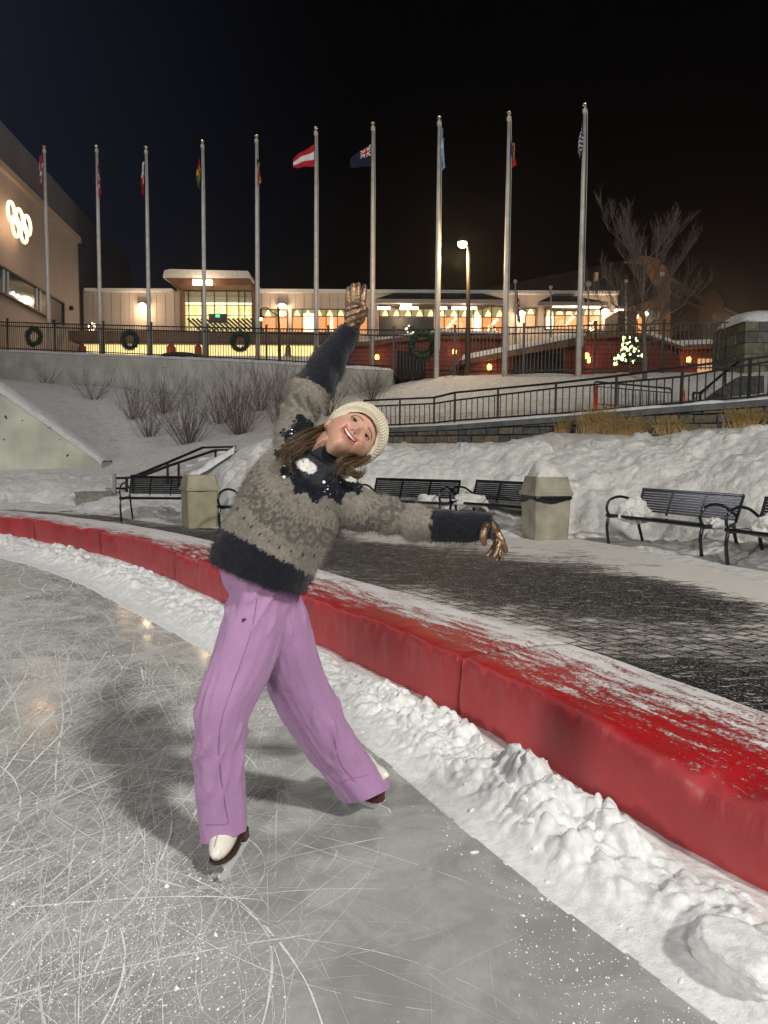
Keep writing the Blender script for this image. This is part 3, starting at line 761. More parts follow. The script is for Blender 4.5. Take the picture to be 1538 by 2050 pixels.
for px, py, wpx in ((165, 733, 16), (310, 738, 55), (480, 746, 16), (275, 736, 6)):
    Yc = FENCE(px) - 0.003
    c = P(px, py, Yc); mb = MB()
    for k in range(5): mb.box((c.x + (k - 2) * wpx * .0048, c.y - .0 + (k - 2) * wpx * .0048 * (-.5), c.z + RR.uniform(-.03, .03)), (wpx * .005, 0.01, RR.uniform(.01, .035)), rz=math.atan2(FB.y - FA.y, FB.x - FA.x))
    mb.build('stain', M_STAIN, rw)

# black picket fence, one run with its bays and posts
fen = thing('picket_fence', 'long black steel picket fence with ball-topped posts on the terrace edge', 'fence', P(600, 700, FENCE(600)))
posts = [-265, -165, -70, 25, 118, 214, 308, 419, 535, 657, 786, 907, 1043, 1184, 1318, 1465]
def ftop(px): return float(np.interp(px, [-265, 25, 118, 308, 535, 786, 907, 1043, 1184, 1465], [632, 645, 648, 653, 658, 661, 658, 655, 651, 645]))
def fbot(px): return rowtop(px) - 3 if px < 787 else float(np.interp(px, [786, 907, 1184, 1465], [752, 752, 748, 744])) - 4
for px in posts:
    Y = FENCE(px) + 0.12; zt, zb = wz(px, ftop(px) - 6, Y), wz(px, fbot(px) + 10, Y)
    p = pt(px, Y, 0); mb = MB(); mb.bar((p.x, Y, zb), (p.x, Y, zt), 0.085); mb.box((p.x, Y, zt + .02), (.11, .11, .04))
    mb.build('post', M_BLACK, fen)
for a, b in zip(posts[:-1], posts[1:]):
    Ya, Yb = FENCE(a) + .12, FENCE(b) + .12
    bb = b - 0.5 if b != 786 else b
    za, zb_ = wz(a, ftop(a), Ya), wz(b, ftop(b), Yb); ba, bb_ = wz(a, fbot(a), Ya), wz(b, fbot(b) if b != 786 else 738, Yb)
    A_, B_ = pt(a, Ya, za), pt(b, Yb, zb_); C_, D_ = pt(a, Ya, ba), pt(b, Yb, bb_)
    mb = MB()
    for f_ in (0.0, 0.14): mb.bar(A_.lerp(C_, f_), B_.lerp(D_, f_), 0.045)
    mb.bar(A_.lerp(C_, .95), B_.lerp(D_, .95), 0.045)
    n = int((B_ - A_).length / 0.135)
    for i in range(1, n): mb.bar(A_.lerp(B_, i / n), C_.lerp(D_, i / n), 0.026)
    mb.build('picket_panel', M_BLACK, fen)

# stone wall with cap and snow, ramp railing on top
sw = thing('stone_wall', 'low wall of brown and grey fieldstone blocks along the snowy ramp', 'wall', P(1100, 860, WALLY(1100)))
u0, u1 = np.array([WA.x, WA.y]), np.array([WB.x, WB.y]); ud = (u1 - u0) / np.linalg.norm(u1 - u0); un = np.array([ud[1], -ud[0]])
if un[1] > 0: un = -un
def wallpt(u, off, z):
    q = u0 + ud * u + un * off; return Vector((q[0], q[1], z))
def u_of(px): Y = WALLY(px); return float(np.dot(np.array([(px - CX) / FPX * Y, Y]) - u0, ud))
_cpx = [715, 776, 899, 1100, 1351, 1538, 1750]; _ctop = [856, 855, 850, 834, 812, 797, 779]; _cu = [u_of(p) for p in _cpx]; _cz = [P(p, y, WALLY(p)).z for p, y in zip(_cpx, _ctop)]
capz = lambda u: float(np.interp(u, _cu, _cz))
stone_mats = [mat('stone %d' % i, c, 0.85, var=0.3, vscale=7, bump=0.8, bscale=14, bdist=0.03) for i, c in enumerate(((0.12, 0.105, 0.08), (0.10, 0.10, 0.095), (0.16, 0.13, 0.09), (0.075, 0.078, 0.08)))]
mb = MB(); RR = random.Random(9); z0 = 0.7
for row in range(9):
    u = -0.4 + RR.uniform(0, .3); hgt = 0.235
    while u < _cu[-1]:
        L = RR.uniform(0.22, 0.62); top_ = capz(u + L / 2) - 0.19
        za = z0 + row * hgt; zb_ = min(za + hgt - 0.018, top_)
        if zb_ - za > 0.05:
            mb.m = RR.choice([0, 0, 1, 1, 2, 3]); d = RR.uniform(0.0, 0.045); e = 0.02
            q = [wallpt(u + RR.uniform(0, e), d, za + RR.uniform(0, e)), wallpt(u + L - .02 - RR.uniform(0, e), d, za + RR.uniform(0, e)), wallpt(u + L - .02 - RR.uniform(0, e), d, zb_ - RR.uniform(0, e)), wallpt(u + RR.uniform(0, e), d, zb_ - RR.uniform(0, e))]
            c = sum(q, Vector()) / 4; inner = [p + Vector((un[0], un[1], 0)) * .012 + (c - p) * .12 for p in q]
            back = [p - Vector((un[0], un[1], 0)) * (.2 + d) for p in q]
            o = inner + q + back
            mb.add(o, ((0,1,2,3),(4,5,1,0),(5,6,2,1),(6,7,3,2),(7,4,0,3),(8,9,5,4),(9,10,6,5),(10,11,7,6),(11,8,4,7)))
        u += L
mb.build('stone_face', stone_mats, sw)
mb = MB(); us = np.linspace(-0.6, _cu[-1], 40)
for a, b in zip(us[:-1], us[1:]):
    mb.add([wallpt(a, -.10, capz(a) - .19), wallpt(b, -.10, capz(b) - .19), wallpt(b, -.10, 0.5), wallpt(a, -.10, 0.5)], ((0, 1, 2, 3),))
mb.build('mortar', mat('mortar', (0.10, 0.095, 0.085), 0.95, bump=.4, bscale=30), sw)
mb = MB()
for a, b in zip(us[:-1], us[1:]):
    ring = lambda u: [wallpt(u, .07, capz(u) - .18), wallpt(u, .07, capz(u) - .02), wallpt(u, -.55, capz(u) - .02), wallpt(u, -.55, capz(u) - .18)]
    r0, r1 = ring(a + .004), ring(b - .004); mb.add(r0 + r1, ((0, 1, 2, 3), (7, 6, 5, 4), (0, 4, 5, 1), (1, 5, 6, 2), (2, 6, 7, 3), (3, 7, 4, 0)))
mb.build('cap_stone', M_STONECAP, sw)
n = 260; A = np.zeros((n, 8, 3)); uu = np.linspace(-.6, _cu[-1], n)
for i, u in enumerate(uu):
    th = 0.03 + 0.10 * float(fbm(np.array(u * 1.3), np.array(0.0), 4, 3)) * min(1, .5 + u / 12)
    for j, (o_, h_) in enumerate(((.05, -.03), (.055, .0), (.03, .5), (-.05, .9), (-.2, 1), (-.4, 1), (-.6, .8), (-.75, -.3))):
        A[i, j] = wallpt(u, o_ - .03 * float(vn(np.array(u * 3), np.array(2.), 5)), capz(u) - .02 + th * h_)
MB().grid(A).build('snow_cap', M_CAPSNOW, sw, smooth=True)

rail = thing('ramp_railing', 'black metal railing with thin balusters climbing along the stone wall', 'railing', P(1100, 830, WALLY(1100)))
_rpx = [719, 858, 899, 1100, 1220, 1351, 1485, 1538, 1750]
_rt = [802, 796, 786, 767, 753, 735, 718, 711, 683]; _rm = [814, 808, 801.5, 777, 766, 754, 730, 722, 697]; _rb = [853, 846.5, 842, 828, 818, 806, 795, 788, 768]
ru = [u_of(p) for p in _rpx]
def rline(rows): zz = [P(p, y, WALLY(p) + .2).z for p, y in zip(_rpx, rows)]; return lambda u: float(np.interp(u, ru, zz))
rt, rm, rb = rline(_rt), rline(_rm), rline(_rb)
for nm, fn, wd in (('top_rail', rt, .06), ('middle_rail', rm, .05), ('bottom_rail', rb, .05)):
    mb = MB()
    for a, b in zip(ru[:-1], ru[1:]): mb.bar(wallpt(a, -.25, fn(a)), wallpt(b, -.25, fn(b)), wd)
    mb.build(nm, M_BLACK, rail)
for p in (719, 790, 858, 899, 985, 1100, 1220, 1351, 1485, 1640):
    u = u_of(p); mb = MB(); mb.bar(wallpt(u, -.25, rt(u)), wallpt(u, -.25, capz(u) - .02), 0.065); mb.build('post', M_BLACK, rail)
mb = MB(); u = ru[0] + .2
while u < ru[-1]: mb.bar(wallpt(u, -.25, rm(u)), wallpt(u, -.25, rb(u)), 0.028); u += 0.215
mb.build('balusters', M_BLACK, rail)

# left stair with snowy cheek and handrails
st = thing('snowy_stairs', 'snow covered stair with dark cheek wall climbing beside the left handrails', 'stairs', P(420, 960, 19))
mb = MB(); Yc = 18.9
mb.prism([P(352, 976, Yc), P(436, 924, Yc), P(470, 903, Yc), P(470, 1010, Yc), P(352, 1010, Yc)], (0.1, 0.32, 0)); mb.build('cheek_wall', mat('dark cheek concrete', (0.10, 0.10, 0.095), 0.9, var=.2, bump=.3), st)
n = 40; A = np.zeros((n, 7, 3)); 
for i in range(n):
    px = 342 + 128 * i / (n - 1); py = np.interp(px, [342, 352, 436, 500], [985, 976, 924, 884]); th = .15 * (0.7 + .6 * float(vn(np.array(px * .05), np.array(.3), 3)))
    for j, (dy, h_) in enumerate(((-.06, -.4), (-.05, .3), (.02, .85), (.15, 1), (.3, .9), (.4, .4), (.44, -.4))):
        p = P(px, py, Yc); A[i, j] = (p.x, Yc + dy, p.z + th * h_)
MB().grid(A).build('snow_cap', M_CAPSNOW, st, smooth=True)
mb = MB()
for k in range(8):
    px = 300 + 24 * k; py = 1000 - 14 * k; Y = 19.4 + .35 * k; p = P(px, py, Y); mb.box((p.x, p.y, p.z - .5), (1.2, .5, 1.0))
mb.build('step', M_CAPSNOW, st)
hr = thing('stair_handrail', 'black double handrail climbing the snowy stair behind the left bench', 'handrail', P(300, 980, 18))
def railpath(pts, wd, nm, par, m=None):
    mb = MB(); q = [P(*p) for p in pts]
    for a, b in zip(q[:-1], q[1:]): mb.bar(a, b, wd)
    return mb.build(nm, m or M_BLACK, par)
railpath([(250, 957, 17.5), (281, 954, 17.6), (337, 933, 18.4), (432, 901, 19.8), (490, 901, 21.5)], .055, 'handrail', hr)
railpath([(262, 953, 18.6), (273, 952, 18.7), (336, 926, 19.5), (406, 896, 20.6), (490, 894, 22.5)], .055, 'handrail', hr)
for px, a, b, Y in ((254, 956, 1010, 17.5), (267, 955, 1000, 17.5), (336, 926, 980, 19.5), (358, 927, 975, 18.6), (432, 901, 940, 19.8), (460, 901, 930, 20.6)):
    railpath([(px, a, Y), (px, b, Y)], .05, 'post', hr)
railpath([(229, 948, 17.2), (229, 1030, 17.2)], .07, 'end_post', hr, mat('galvanised post', (.25, .26, .27), .5, .5))
railpath([(229, 957, 17.2), (250, 957, 17.5)], .05, 'gate_bar', hr); railpath([(229, 978, 17.2), (252, 978, 17.5)], .05, 'gate_bar', hr)
mb = MB(); c = P(194, 998, 17.3); mb.box((c.x, c.y, c.z - .15), (.80, .4, .55)); mb.box((c.x, c.y, c.z + .135), (.84, .44, .03))
tag(mb.build('concrete_curb', mat('dirty curb', (.20, .20, .17), .9, var=.3, bump=.4), None), 'low dirty concrete block in the snow left of the far bench', 'curb block')

# right stair, handrail, pillar
st2 = thing('dark_stairs', 'dark stair block half buried in snow beside the stone pillar', 'stairs', P(1460, 780, 21.4))
mb = MB(); Yc = 21.2
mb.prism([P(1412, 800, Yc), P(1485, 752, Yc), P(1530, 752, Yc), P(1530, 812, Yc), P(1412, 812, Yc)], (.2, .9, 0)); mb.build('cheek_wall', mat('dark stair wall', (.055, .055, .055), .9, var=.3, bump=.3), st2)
mb = MB()
for k in range(6):
    p = P(1425 + 14 * k, 797 - 9 * k, Yc + 1.0 + .1 * k); mb.box((p.x, p.y + .5, p.z - .5), (.4, 1.2, 1.0))
mb.build('step', M_CAPSNOW, st2)
hr2 = thing('stair_railing', 'short black stair handrail in front of the right stone pillar', 'handrail', P(1420, 780, 21))
railpath([(1388, 800, 21), (1388, 786, 21), (1402, 787, 21), (1453, 744, 21.6), (1479, 724, 22)], .05, 'handrail', hr2)
railpath([(1452, 745, 21.6), (1452, 800, 21.6)], .05, 'post', hr2); railpath([(1402, 788, 21), (1402, 803, 21)], .05, 'post', hr2)
pil = thing('stone_pillar', 'big grey stone gate pillar with a rounded snow cap at the right edge', 'pillar', P(1545, 745, 25.2))
mb = MB(); RR = random.Random(2); Yp = 25.0; xL = P(1490, 700, Yp).x; zb0, zt0 = P(1490, 800, Yp).z, P(1490, 640, Yp).z
rows_ = 7; hh_ = (zt0 - zb0) / rows_
for r in range(rows_):
    for side in (0, 1):
        u = 0.0
        while u < 1.75:
            L = min(RR.uniform(.35, .75), 1.8 - u); mb.m = RR.randrange(4); d = RR.uniform(0, .03)
            if side == 0: mb.box((xL + u + L / 2, Yp + .3 - d, zb0 + (r + .5) * hh_), (L - .02, .6, hh_ - .02))
            else: mb.box((xL + .3 - d, Yp + .62 + u + L / 2, zb0 + (r + .5) * hh_), (.6, L - .02, hh_ - .02))
            u += L
mb.build('stone_face', [mat('grey stone %d' % i, c, .9, var=.25, vscale=6, bump=.7, bscale=12, bdist=.03) for i, c in enumerate(((.12, .12, .10), (.10, .10, .095), (.15, .14, .10), (.09, .09, .085)))], pil)
mb = MB(); mb.box((xL + .95, Yp + 1.15, zb0 + (zt0 - zb0) / 2), (1.6, 2.1, zt0 - zb0 - .02)); mb.build('core', M_STONECAP, pil)
A = np.zeros((24, 18, 3))
for i in range(24):
    for j in range(18):
        a, b = i / 23 * 2 - 1, j / 17 * 2 - 1; h_ = max(0, (1 - abs(a) ** 3) * (1 - abs(b) ** 3)) ** .6
        A[i, j] = (xL + .9 + a * .98, Yp + 1.15 + b * 1.2, zt0 - .06 + .5 * h_ * (.9 + .2 * float(fbm(np.array(a * 3.), np.array(b * 3.), 3, 5))))
MB().grid(A).build('snow_cap', M_CAPSNOW, pil, smooth=True)

# crowd barrier and orange delineators on the ramp
cbr = thing('crowd_barrier', 'black crowd control barrier standing crosswise on the snowy ramp', 'barrier', P(1265, 800, 22.6))
def hoop(pts, r): mb = MB(); mb.tube(spline(pts, 40), r, 8); return mb
a0, a1 = P(1190, 815, 22.9), P(1345, 826, 21.9); t0, t1 = P(1190, 764, 22.9), P(1345, 778, 21.9)
hoop([a0, a0.lerp(t0, .5), a0.lerp(t0, .9), t0.lerp(t1, .03), t0.lerp(t1, .06), t0.lerp(t1, .5), t0.lerp(t1, .94), t0.lerp(t1, .97) , a1.lerp(t1, .88), a1.lerp(t1, .5), a1], .026).build('frame', M_BLACK, cbr, smooth=True)
mb = MB(); mb.bar(a0.lerp(t0, .12), a1.lerp(t1, .12), .03); mb.bar(a0.lerp(t0, .82), a1.lerp(t1, .82), .03)
for k in range(1, 22): mb.bar(a0.lerp(a1, k / 22).lerp(t0.lerp(t1, k / 22), .12), a0.lerp(a1, k / 22).lerp(t0.lerp(t1, k / 22), .82), .016)
mb.build('bars', M_BLACK, cbr)
for q in (a0.lerp(a1, .15), a0.lerp(a1, .85)):
    mb = MB(); mb.bar(q + Vector((-.08, -.3, 0)), q + Vector((.08, .3, 0)), .05); mb.build('foot', M_BLACK, cbr)
M_ORANGE = mat('orange plastic', (0.85, 0.09, 0.02), 0.45, var=.1)
for px, yb, yt, Y, lb in ((1193, 819, 773, 22.6, 'taller orange traffic delineator beside the left end of the crowd barrier'), (1367, 805, 780, 21.3, 'short orange traffic cone right of the crowd barrier')):
    b_, t_ = P(px, yb, Y), P(px, yt, Y); h_ = t_.z - b_.z
    c = thing('traffic_cone', lb, 'traffic cone', (b_.x, b_.y, b_.z - .05))
    mb = MB(); mb.lathe([(.085, .03), (.078, .06), (.045, h_ - .02), (.045, h_), (.058, h_ + .015), (.058, h_ + .04), (.02, h_ + .05)], n=18); mb.build('cone', M_ORANGE, c, smooth=False, local=True)
    mb = MB(); mb.lathe([(.14, -.02), (.14, .03), (.10, .05)], n=8); mb.build('base', mat('black rubber', (.02, .02, .02), .8), c, local=True)

# dry ornamental grass along the stone wall
M_GRASS = mat('dry straw', (0.33, 0.22, 0.085), 0.7, var=.35, vscale=25)
def tuft(px, py, wpx, hpx, nbl, lb, seed):
    RR = random.Random(seed); Y = WALLY(px) - .28; b = P(px, py - 5, Y); k = Y / FPX
    o = MB(); h = hpx * k; wd = wpx * k
    for i in range(int(nbl * 1.8)):
        bx = RR.gauss(0, wd * .18); a = RR.uniform(-1, 1); L = h * RR.uniform(.65, 1.15); bend = RR.uniform(.1, .75)
        p0 = Vector((b.x + bx, b.y + RR.uniform(-.1, .1), b.z - .12)); dirx = a * wd * .62; diry = RR.uniform(-.35, .1)
        pts = []
        for s in (0, .25, .5, .75, 1):
            pts.append(p0 + Vector((dirx * s ** 1.6, diry * s ** 1.5, (L + .12) * (s - bend * .75 * s ** 3))))
        w0 = .012
        ring = []
        for i2, p in enumerate(pts):
            ww = w0 * (1 - i2 / 4.6); ring += [p + Vector((-ww, 0, 0)), p + Vector((ww, 0, 0)), p + Vector((0, ww * .9, 0))]
        o.add(ring, [(3 * q + r, 3 * q + (r + 1) % 3, 3 * q + 3 + (r + 1) % 3, 3 * q + 3 + r) for q in range(4) for r in range(3)])
    return tag(o.build('ornamental_grass', M_GRASS), lb, 'grass tuft', 'dry grass tufts along the stone wall')
tuft(1128, 866, 30, 34, 70, 'small thin tuft of straw grass, leftmost at the stone wall', 1)
tuft(1196, 872, 80, 66, 240, 'tallest upright straw grass tuft in front of the stone wall', 2)
tuft(1260, 876, 95, 50, 220, 'wide drooping straw grass clump right of the tallest tuft', 3)
tuft(1345, 866, 90, 38, 60, 'sparse straw grass clump against bare wall stones', 4)
tuft(1490, 856, 74, 42, 230, 'domed straw grass tuft at the right end of the stone wall', 5)

# bare shrubs on the slope
M_TWIG = mat('red brown twig', (0.10, 0.078, 0.070), 0.8, var=.3, vscale=10)
def twig(mb, p, d, L, r, RR, depth):
    n = 4; pts = [p]; dd = d.copy()
    for i in range(n):
        dd = (dd + Vector((RR.gauss(0, .07), RR.gauss(0, .07), RR.gauss(.05, .05)))).normalized(); pts.append(pts[-1] + dd * (L / n))
    mb.tube(pts, [r * (1 - .7 * i / n) for i in range(n + 1)], 3, cap=False)
    if depth > 0:
        for k in range(RR.choice((2, 3))):
            i = RR.randint(1, n); q = pts[i]; a = RR.uniform(0, 6.28)
            twig(mb, q, (dd + Vector((math.cos(a), math.sin(a), .15)) * .42).normalized(), L * RR.uniform(.35, .6), r * .55, RR, depth - 1)
bushes = [(95, 37.0, 70, 34, 10, 'faint low bare shrub at the top of the left snow slope'), (190, 32.5, 90, 56, 16, 'small bare shrub on the upper left snow slope'),
          (268, 29.5, 100, 84, 22, 'thin bare shrub in the middle of the snow slope'), (300, 27.3, 90, 78, 24, 'bare shrub just left of the bushiest reddish one'),
          (378, 24.8, 130, 118, 46, 'bushy reddish bare shrub low on the snow slope'), (440, 27.8, 100, 90, 26, 'bare shrub behind the gap between the two bushiest shrubs'),
          (482, 25.3, 140, 128, 48, 'densest bare shrub, upper twigs crossing the retaining wall'), (560, 26.5, 90, 124, 34, 'tall bare shrub left of the raised arm'),
          (330, 30.5, 120, 80, 26, 'bare shrub high on the slope between two lower shrubs'), (520, 29.5, 120, 92, 26, 'bare shrub close under the retaining wall left of the raised arm'), (655, 27.3, 70, 84, 20, 'thin bare shrub right of the raised sleeve'), (742, 30.0, 100, 72, 30, 'small bare shrub below the right end of the retaining wall')]
for i, (px, Y, wp, hp, ns, lb) in enumerate(bushes):
    RR = random.Random(100 + i); k = Y / FPX; X = (px - CX) / FPX * Y; z = snow_z(X, Y) - .05; mb = MB()
    for s in range(int(ns * 1.7)):
        a = RR.uniform(0, 6.28); sp = RR.uniform(0.05, 1.1); d = Vector((math.cos(a) * sp * wp / hp * .85, math.sin(a) * sp * .6, 1)).normalized()
        twig(mb, Vector((X + math.cos(a) * .38 * sp * RR.random(), Y + math.sin(a) * .3 * sp, z)), d, hp * k * RR.uniform(.5, 1.0), .0085, RR, 2)
    tag(mb.build('bare_shrub', M_TWIG), lb, 'shrub', 'bare shrubs on the snow slope')
for i, (px, dY) in enumerate(((1030, .5), (905, .6), (820, .5))):
    RR = random.Random(300 + i); Y = FENCE(px) - dY; X = (px - CX) / FPX * Y; mb = MB(); z = snow_z(X, Y) - .05
    for s in range(14):
        d = Vector((RR.uniform(-1, 1), RR.uniform(-.4, .4), .7)).normalized(); twig(mb, Vector((X + RR.uniform(-.5, .5), Y, z)), d, RR.uniform(.25, .5), .007, RR, 1)
    tag(mb.build('bare_shrub', M_TWIG), ['low dead stalks on the crest before the fence, below the small flag', 'low dead stalks before the fence under the streetlight', 'dead stalks before the fence below the darkest wreath'][i], 'shrub', 'dead stalks at the fence')

# bare tree in front of the fence
tr = thing('bare_tree', 'tall bare deciduous tree with upright twigs by the right fence', 'tree', P(1290, 760, 25.4))
RR = random.Random(77); M_BARK = mat('bark', (0.115, 0.092, 0.076), 0.85, var=.3, vscale=14, bump=.5, bscale=30)
tb = P(1291, 760, 25.4); tt_ = P(1288, 590, 25.4); H_ = P(1288, 436, 25.4).z - tb.z
trunk = [tb, tb.lerp(tt_, .3) + Vector((.02, 0, 0)), tb.lerp(tt_, .65), tt_, tt_ + Vector((.03, 0, H_ * .16)), tt_ + Vector((.06, .02, H_ * .3))]
mb = MB(); mb.tube(spline(trunk, 18), list(np.linspace(.085, .022, 18)), 9); mb.build('trunk', M_BARK, tr, smooth=True)
mb = MB()
def branch(p, d, L, r, depth):
    n = 6; pts = [p]; dd = d.normalized()
    for i in range(n):
        dd = (dd + Vector((RR.gauss(0, .07), RR.gauss(0, .07), .05 + RR.gauss(0, .03)))).normalized(); pts.append(pts[-1] + dd * (L / n))
    mb.tube(pts, [max(.0024, r * (1 - .8 * i / n)) for i in range(n + 1)], 4 if depth > 1 else 3, cap=False)
    if depth:
        for k in range({3: 8, 2: 7, 1: 6}[depth]):
            i = RR.randint(1, n); a = RR.uniform(0, 6.28); s = Vector((math.cos(a), math.sin(a), RR.uniform(.2, .9)))
            branch(pts[i], dd * 1.0 + s * .55, L * RR.uniform(.35, .62), max(.0035, r * .42), depth - 1)
tp = spline(trunk, 30)
for k in range(22):
    f = RR.uniform(.34, .98); q = Vector(tp[int(f * 29)]); a = k * 2.4 + RR.uniform(-.4, .4)
    branch(q, Vector((math.cos(a), math.sin(a) * .8, RR.uniform(.55, 1.2))), H_ * RR.uniform(.22, .36) * (1.15 - .3 * f), .022, 3)
for k in range(6):
    q = Vector(tp[int(RR.uniform(.2, .4) * 29)]); a = RR.uniform(0, 6.28); branch(q, Vector((math.cos(a), math.sin(a), .12)), H_ * .2, .014, 2)
mb.build('crown', M_BARK, tr)

# ================================================================== FLAGPOLES AND FLAGS
def vcol_mat(name, rough=0.8, bump=0.0, bscale=300, bdist=.002, spec=.3, sheen=0.0, var=0.0):
    t = NT(name); a = t.attr('Col'); c = a.outputs['Color']
    if var:
        n = t.noise(t.tc.outputs['Object'], 90, 5, .7); hs = t.node('HueSaturation'); t.put(hs.inputs['Color'], c); t.put(hs.inputs['Value'], t.rng(n, .3, .7, 1 - var, 1 + var)); c = hs.outputs[0]
    t.set(Base_Color=c, Roughness=rough, Specular_IOR_Level=spec, Sheen_Weight=sheen)
    if bump: t.set(Normal=t.bump(t.noise(t.tc.outputs['Object'], bscale, 6, .7), bump, bdist))
    return t.m
def set_col(me, cols):
    at = me.color_attributes.new('Col', 'FLOAT_COLOR', 'POINT')
    c = np.ones((len(me.vertices), 4), np.float32); c[:, :3] = cols; at.data.foreach_set('color', c.ravel())
M_FLAG = vcol_mat('flag cloth', .75)
RED, WHT, YEL, GRN, BLK, BLU, LBL = (.42, .012, .025), (.72, .72, .70), (.65, .38, .03), (.02, .14, .045), (.012, .012, .012), (.012, .03, .16), (.22, .42, .66)
def hs(*cs): return lambda u, v: cs[min(len(cs) - 1, int(v * len(cs)))]
def vs_(*cs): return lambda u, v: cs[min(len(cs) - 1, int(u * len(cs)))]
def f_redwhite(u, v): return WHT if (.3 < u < .5 or abs(v - .5) < .1) else RED
def f_jack(u, v):
    if u < .5 and v < .5:
        a, b = u * 2, v * 2
        if abs(a - .5) < .09 or abs(b - .5) < .09: return RED
        if abs(a - .5) < .17 or abs(b - .5) < .17 or abs(a - b) < .08 or abs(a + b - 1) < .08: return WHT
    return (.004, .007, .032)
def f_greek(u, v):
    if u < .37 and v < .55: return WHT if abs(u - .185) < .04 or abs(v - .27) < .05 else BLU
    return BLU if int(v * 9) % 2 == 0 else WHT
flags = [ # pole column, top row, base row, flag rows, droop direction(+1 right, -1 left), spread, pattern, label bits
    (94, 288, 704, 306, 392, -1, .10, f_redwhite, 'dark red drooping flag with a pale cross', 'leftmost flagpole'),
    (198, 287, 709, 326, 402, 1, .07, f_redwhite, 'limp red and white flag, second from the left', 'second flagpole from the left'),
    (296, 289, 715, 324, 398, -1, .08, hs(WHT, RED), 'drooping flag white above red', 'flagpole carrying the white and red flag'),
    (408, 277, 718, 320, 384, -1, .12, hs(RED, YEL, GRN), 'drooping flag of red, yellow and green stripes', 'flagpole before the lit entrance, carrying the red, yellow and green flag'),
    (515, 266, 722, 318, 382, 1, .05, vs_(BLK, YEL, RED), 'drooping flag of black, yellow and red bands', 'flagpole carrying the black, yellow and red flag'),
    (633, 250, 728, 288, 336, -1, .88, hs(RED, WHT, RED), 'red flag with a white middle stripe blown out to the left', 'flagpole carrying the wind blown red and white flag'),
    (746, 240, 736, 288, 336, -1, .80, f_jack, 'dark navy flag with a small red and white canton blown left', 'flagpole just right of the raised glove'),
    (877, 228, 752, 258, 350, 1, .09, hs(LBL, WHT, LBL), 'drooping flag of pale blue, white and pale blue stripes', 'flagpole left of the lit streetlight, carrying the pale blue flag'),
    (1015, 218, 752, 276, 344, 1, .13, vs_(BLU, YEL, RED), 'drooping flag with yellow above bright red folds', 'flagpole right of the streetlight, carrying the yellow and red flag'),
    (1165, 202, 750, 248, 322, -1, .10, f_greek, 'limp blue and white striped flag on the tallest pole', 'rightmost flagpole, nearest and tallest in the picture')]
for i, (px, pt_, pb, f0, f1, dr, spread, pat, fl, pl) in enumerate(flags):
    Y = FENCE(px) + (.75 if px < 790 else -.45); mid = P(px, (pt_ + pb) / 2, Y); X = mid.x
    zt = P(px, pt_, Y).z; zb = P(px, pb, Y).z - (.5 if px < 790 else .25)
    o = thing('flagpole', 'tall silver ' + pl, 'flagpole', (X, Y, zb), 0, 'row of flagpoles behind the fence')
    H = zt - zb
    mb = MB(); mb.lathe([(.098, 0), (.095, H * .3), (.075, H * .7), (.055, H - .42)], n=14); mb.build('pole', M_POLE, o, smooth=True, local=True)
    mb = MB(); mb.lathe([(.055, H - .42), (.085, H - .40), (.085, H - .27), (.03, H - .24), (.03, H - .17)], n=12); mb.build('truck', M_POLE, o, local=True)
    mb = MB(); mb.ball((0, 0, H - .095), .095, 14, 10); mb.build('finial_ball', M_GOLD, o, smooth=True, local=True)
    mb = MB(); mb.tube([(.07, -.06, H - .35), (.10, -.09, H * .75), (.10, -.10, 1.2)], .010, 4); mb.build('halyard', mat('white rope', (.6, .6, .58), .8), o, local=True)
    # cloth: hoist along the pole, fly hangs or flies
    z1, z2 = P(px, f0, Y).z, P(px, f1, Y).z; hoist = (z1 - z2) * (.62 if spread < .5 else .95); fly = hoist * 1.55
    nu, nv = 44, 30; A = np.zeros((nu, nv, 3)); cols = []
    for a in range(nu):
        u = a / (nu - 1)
        for b in range(nv):
            v_ = b / (nv - 1)
            if spread > .5:
                # blown out and sagging towards the fly end
                x = dr * (.08 + fly * u * .62); zz = z1 - hoist * v_ * (1 - .55 * u) - fly * u * .42 * (1 - .1 * v_)
                y = .10 * math.sin(7 * u + 2.5 * v_) * u ** .5
            else:
                # hangs in folds down the pole
                dn = (z1 - z2 - hoist) * u ** 1.1
                x = dr * .085 + dr * (spread * 2.6) * (u ** .8) * (.55 + .75 * v_) * (.75 + .3 * math.sin(9 * u + i)) * (1.25 - u) ; zz = z1 - hoist * v_ * (1 - .10 * u) - dn
                y = -.10 + .10 * math.sin(15 * u + 3 * v_ + i) * (.3 + u)
                x += .03 * math.sin(11 * u + 5 * v_ + i)
            A[a, b] = (X + x, Y + y, zz); cols.append(pat(u, v_))
    mb = MB(); mb.grid(A); me = mb.mesh('flag', M_FLAG, True); set_col(me, np.array(cols))
    so = link('flag', me); md = so.modifiers.new('thickness', 'SOLIDIFY'); md.thickness = .008
    tag(so, fl, 'flag', 'national flags on the flagpoles')

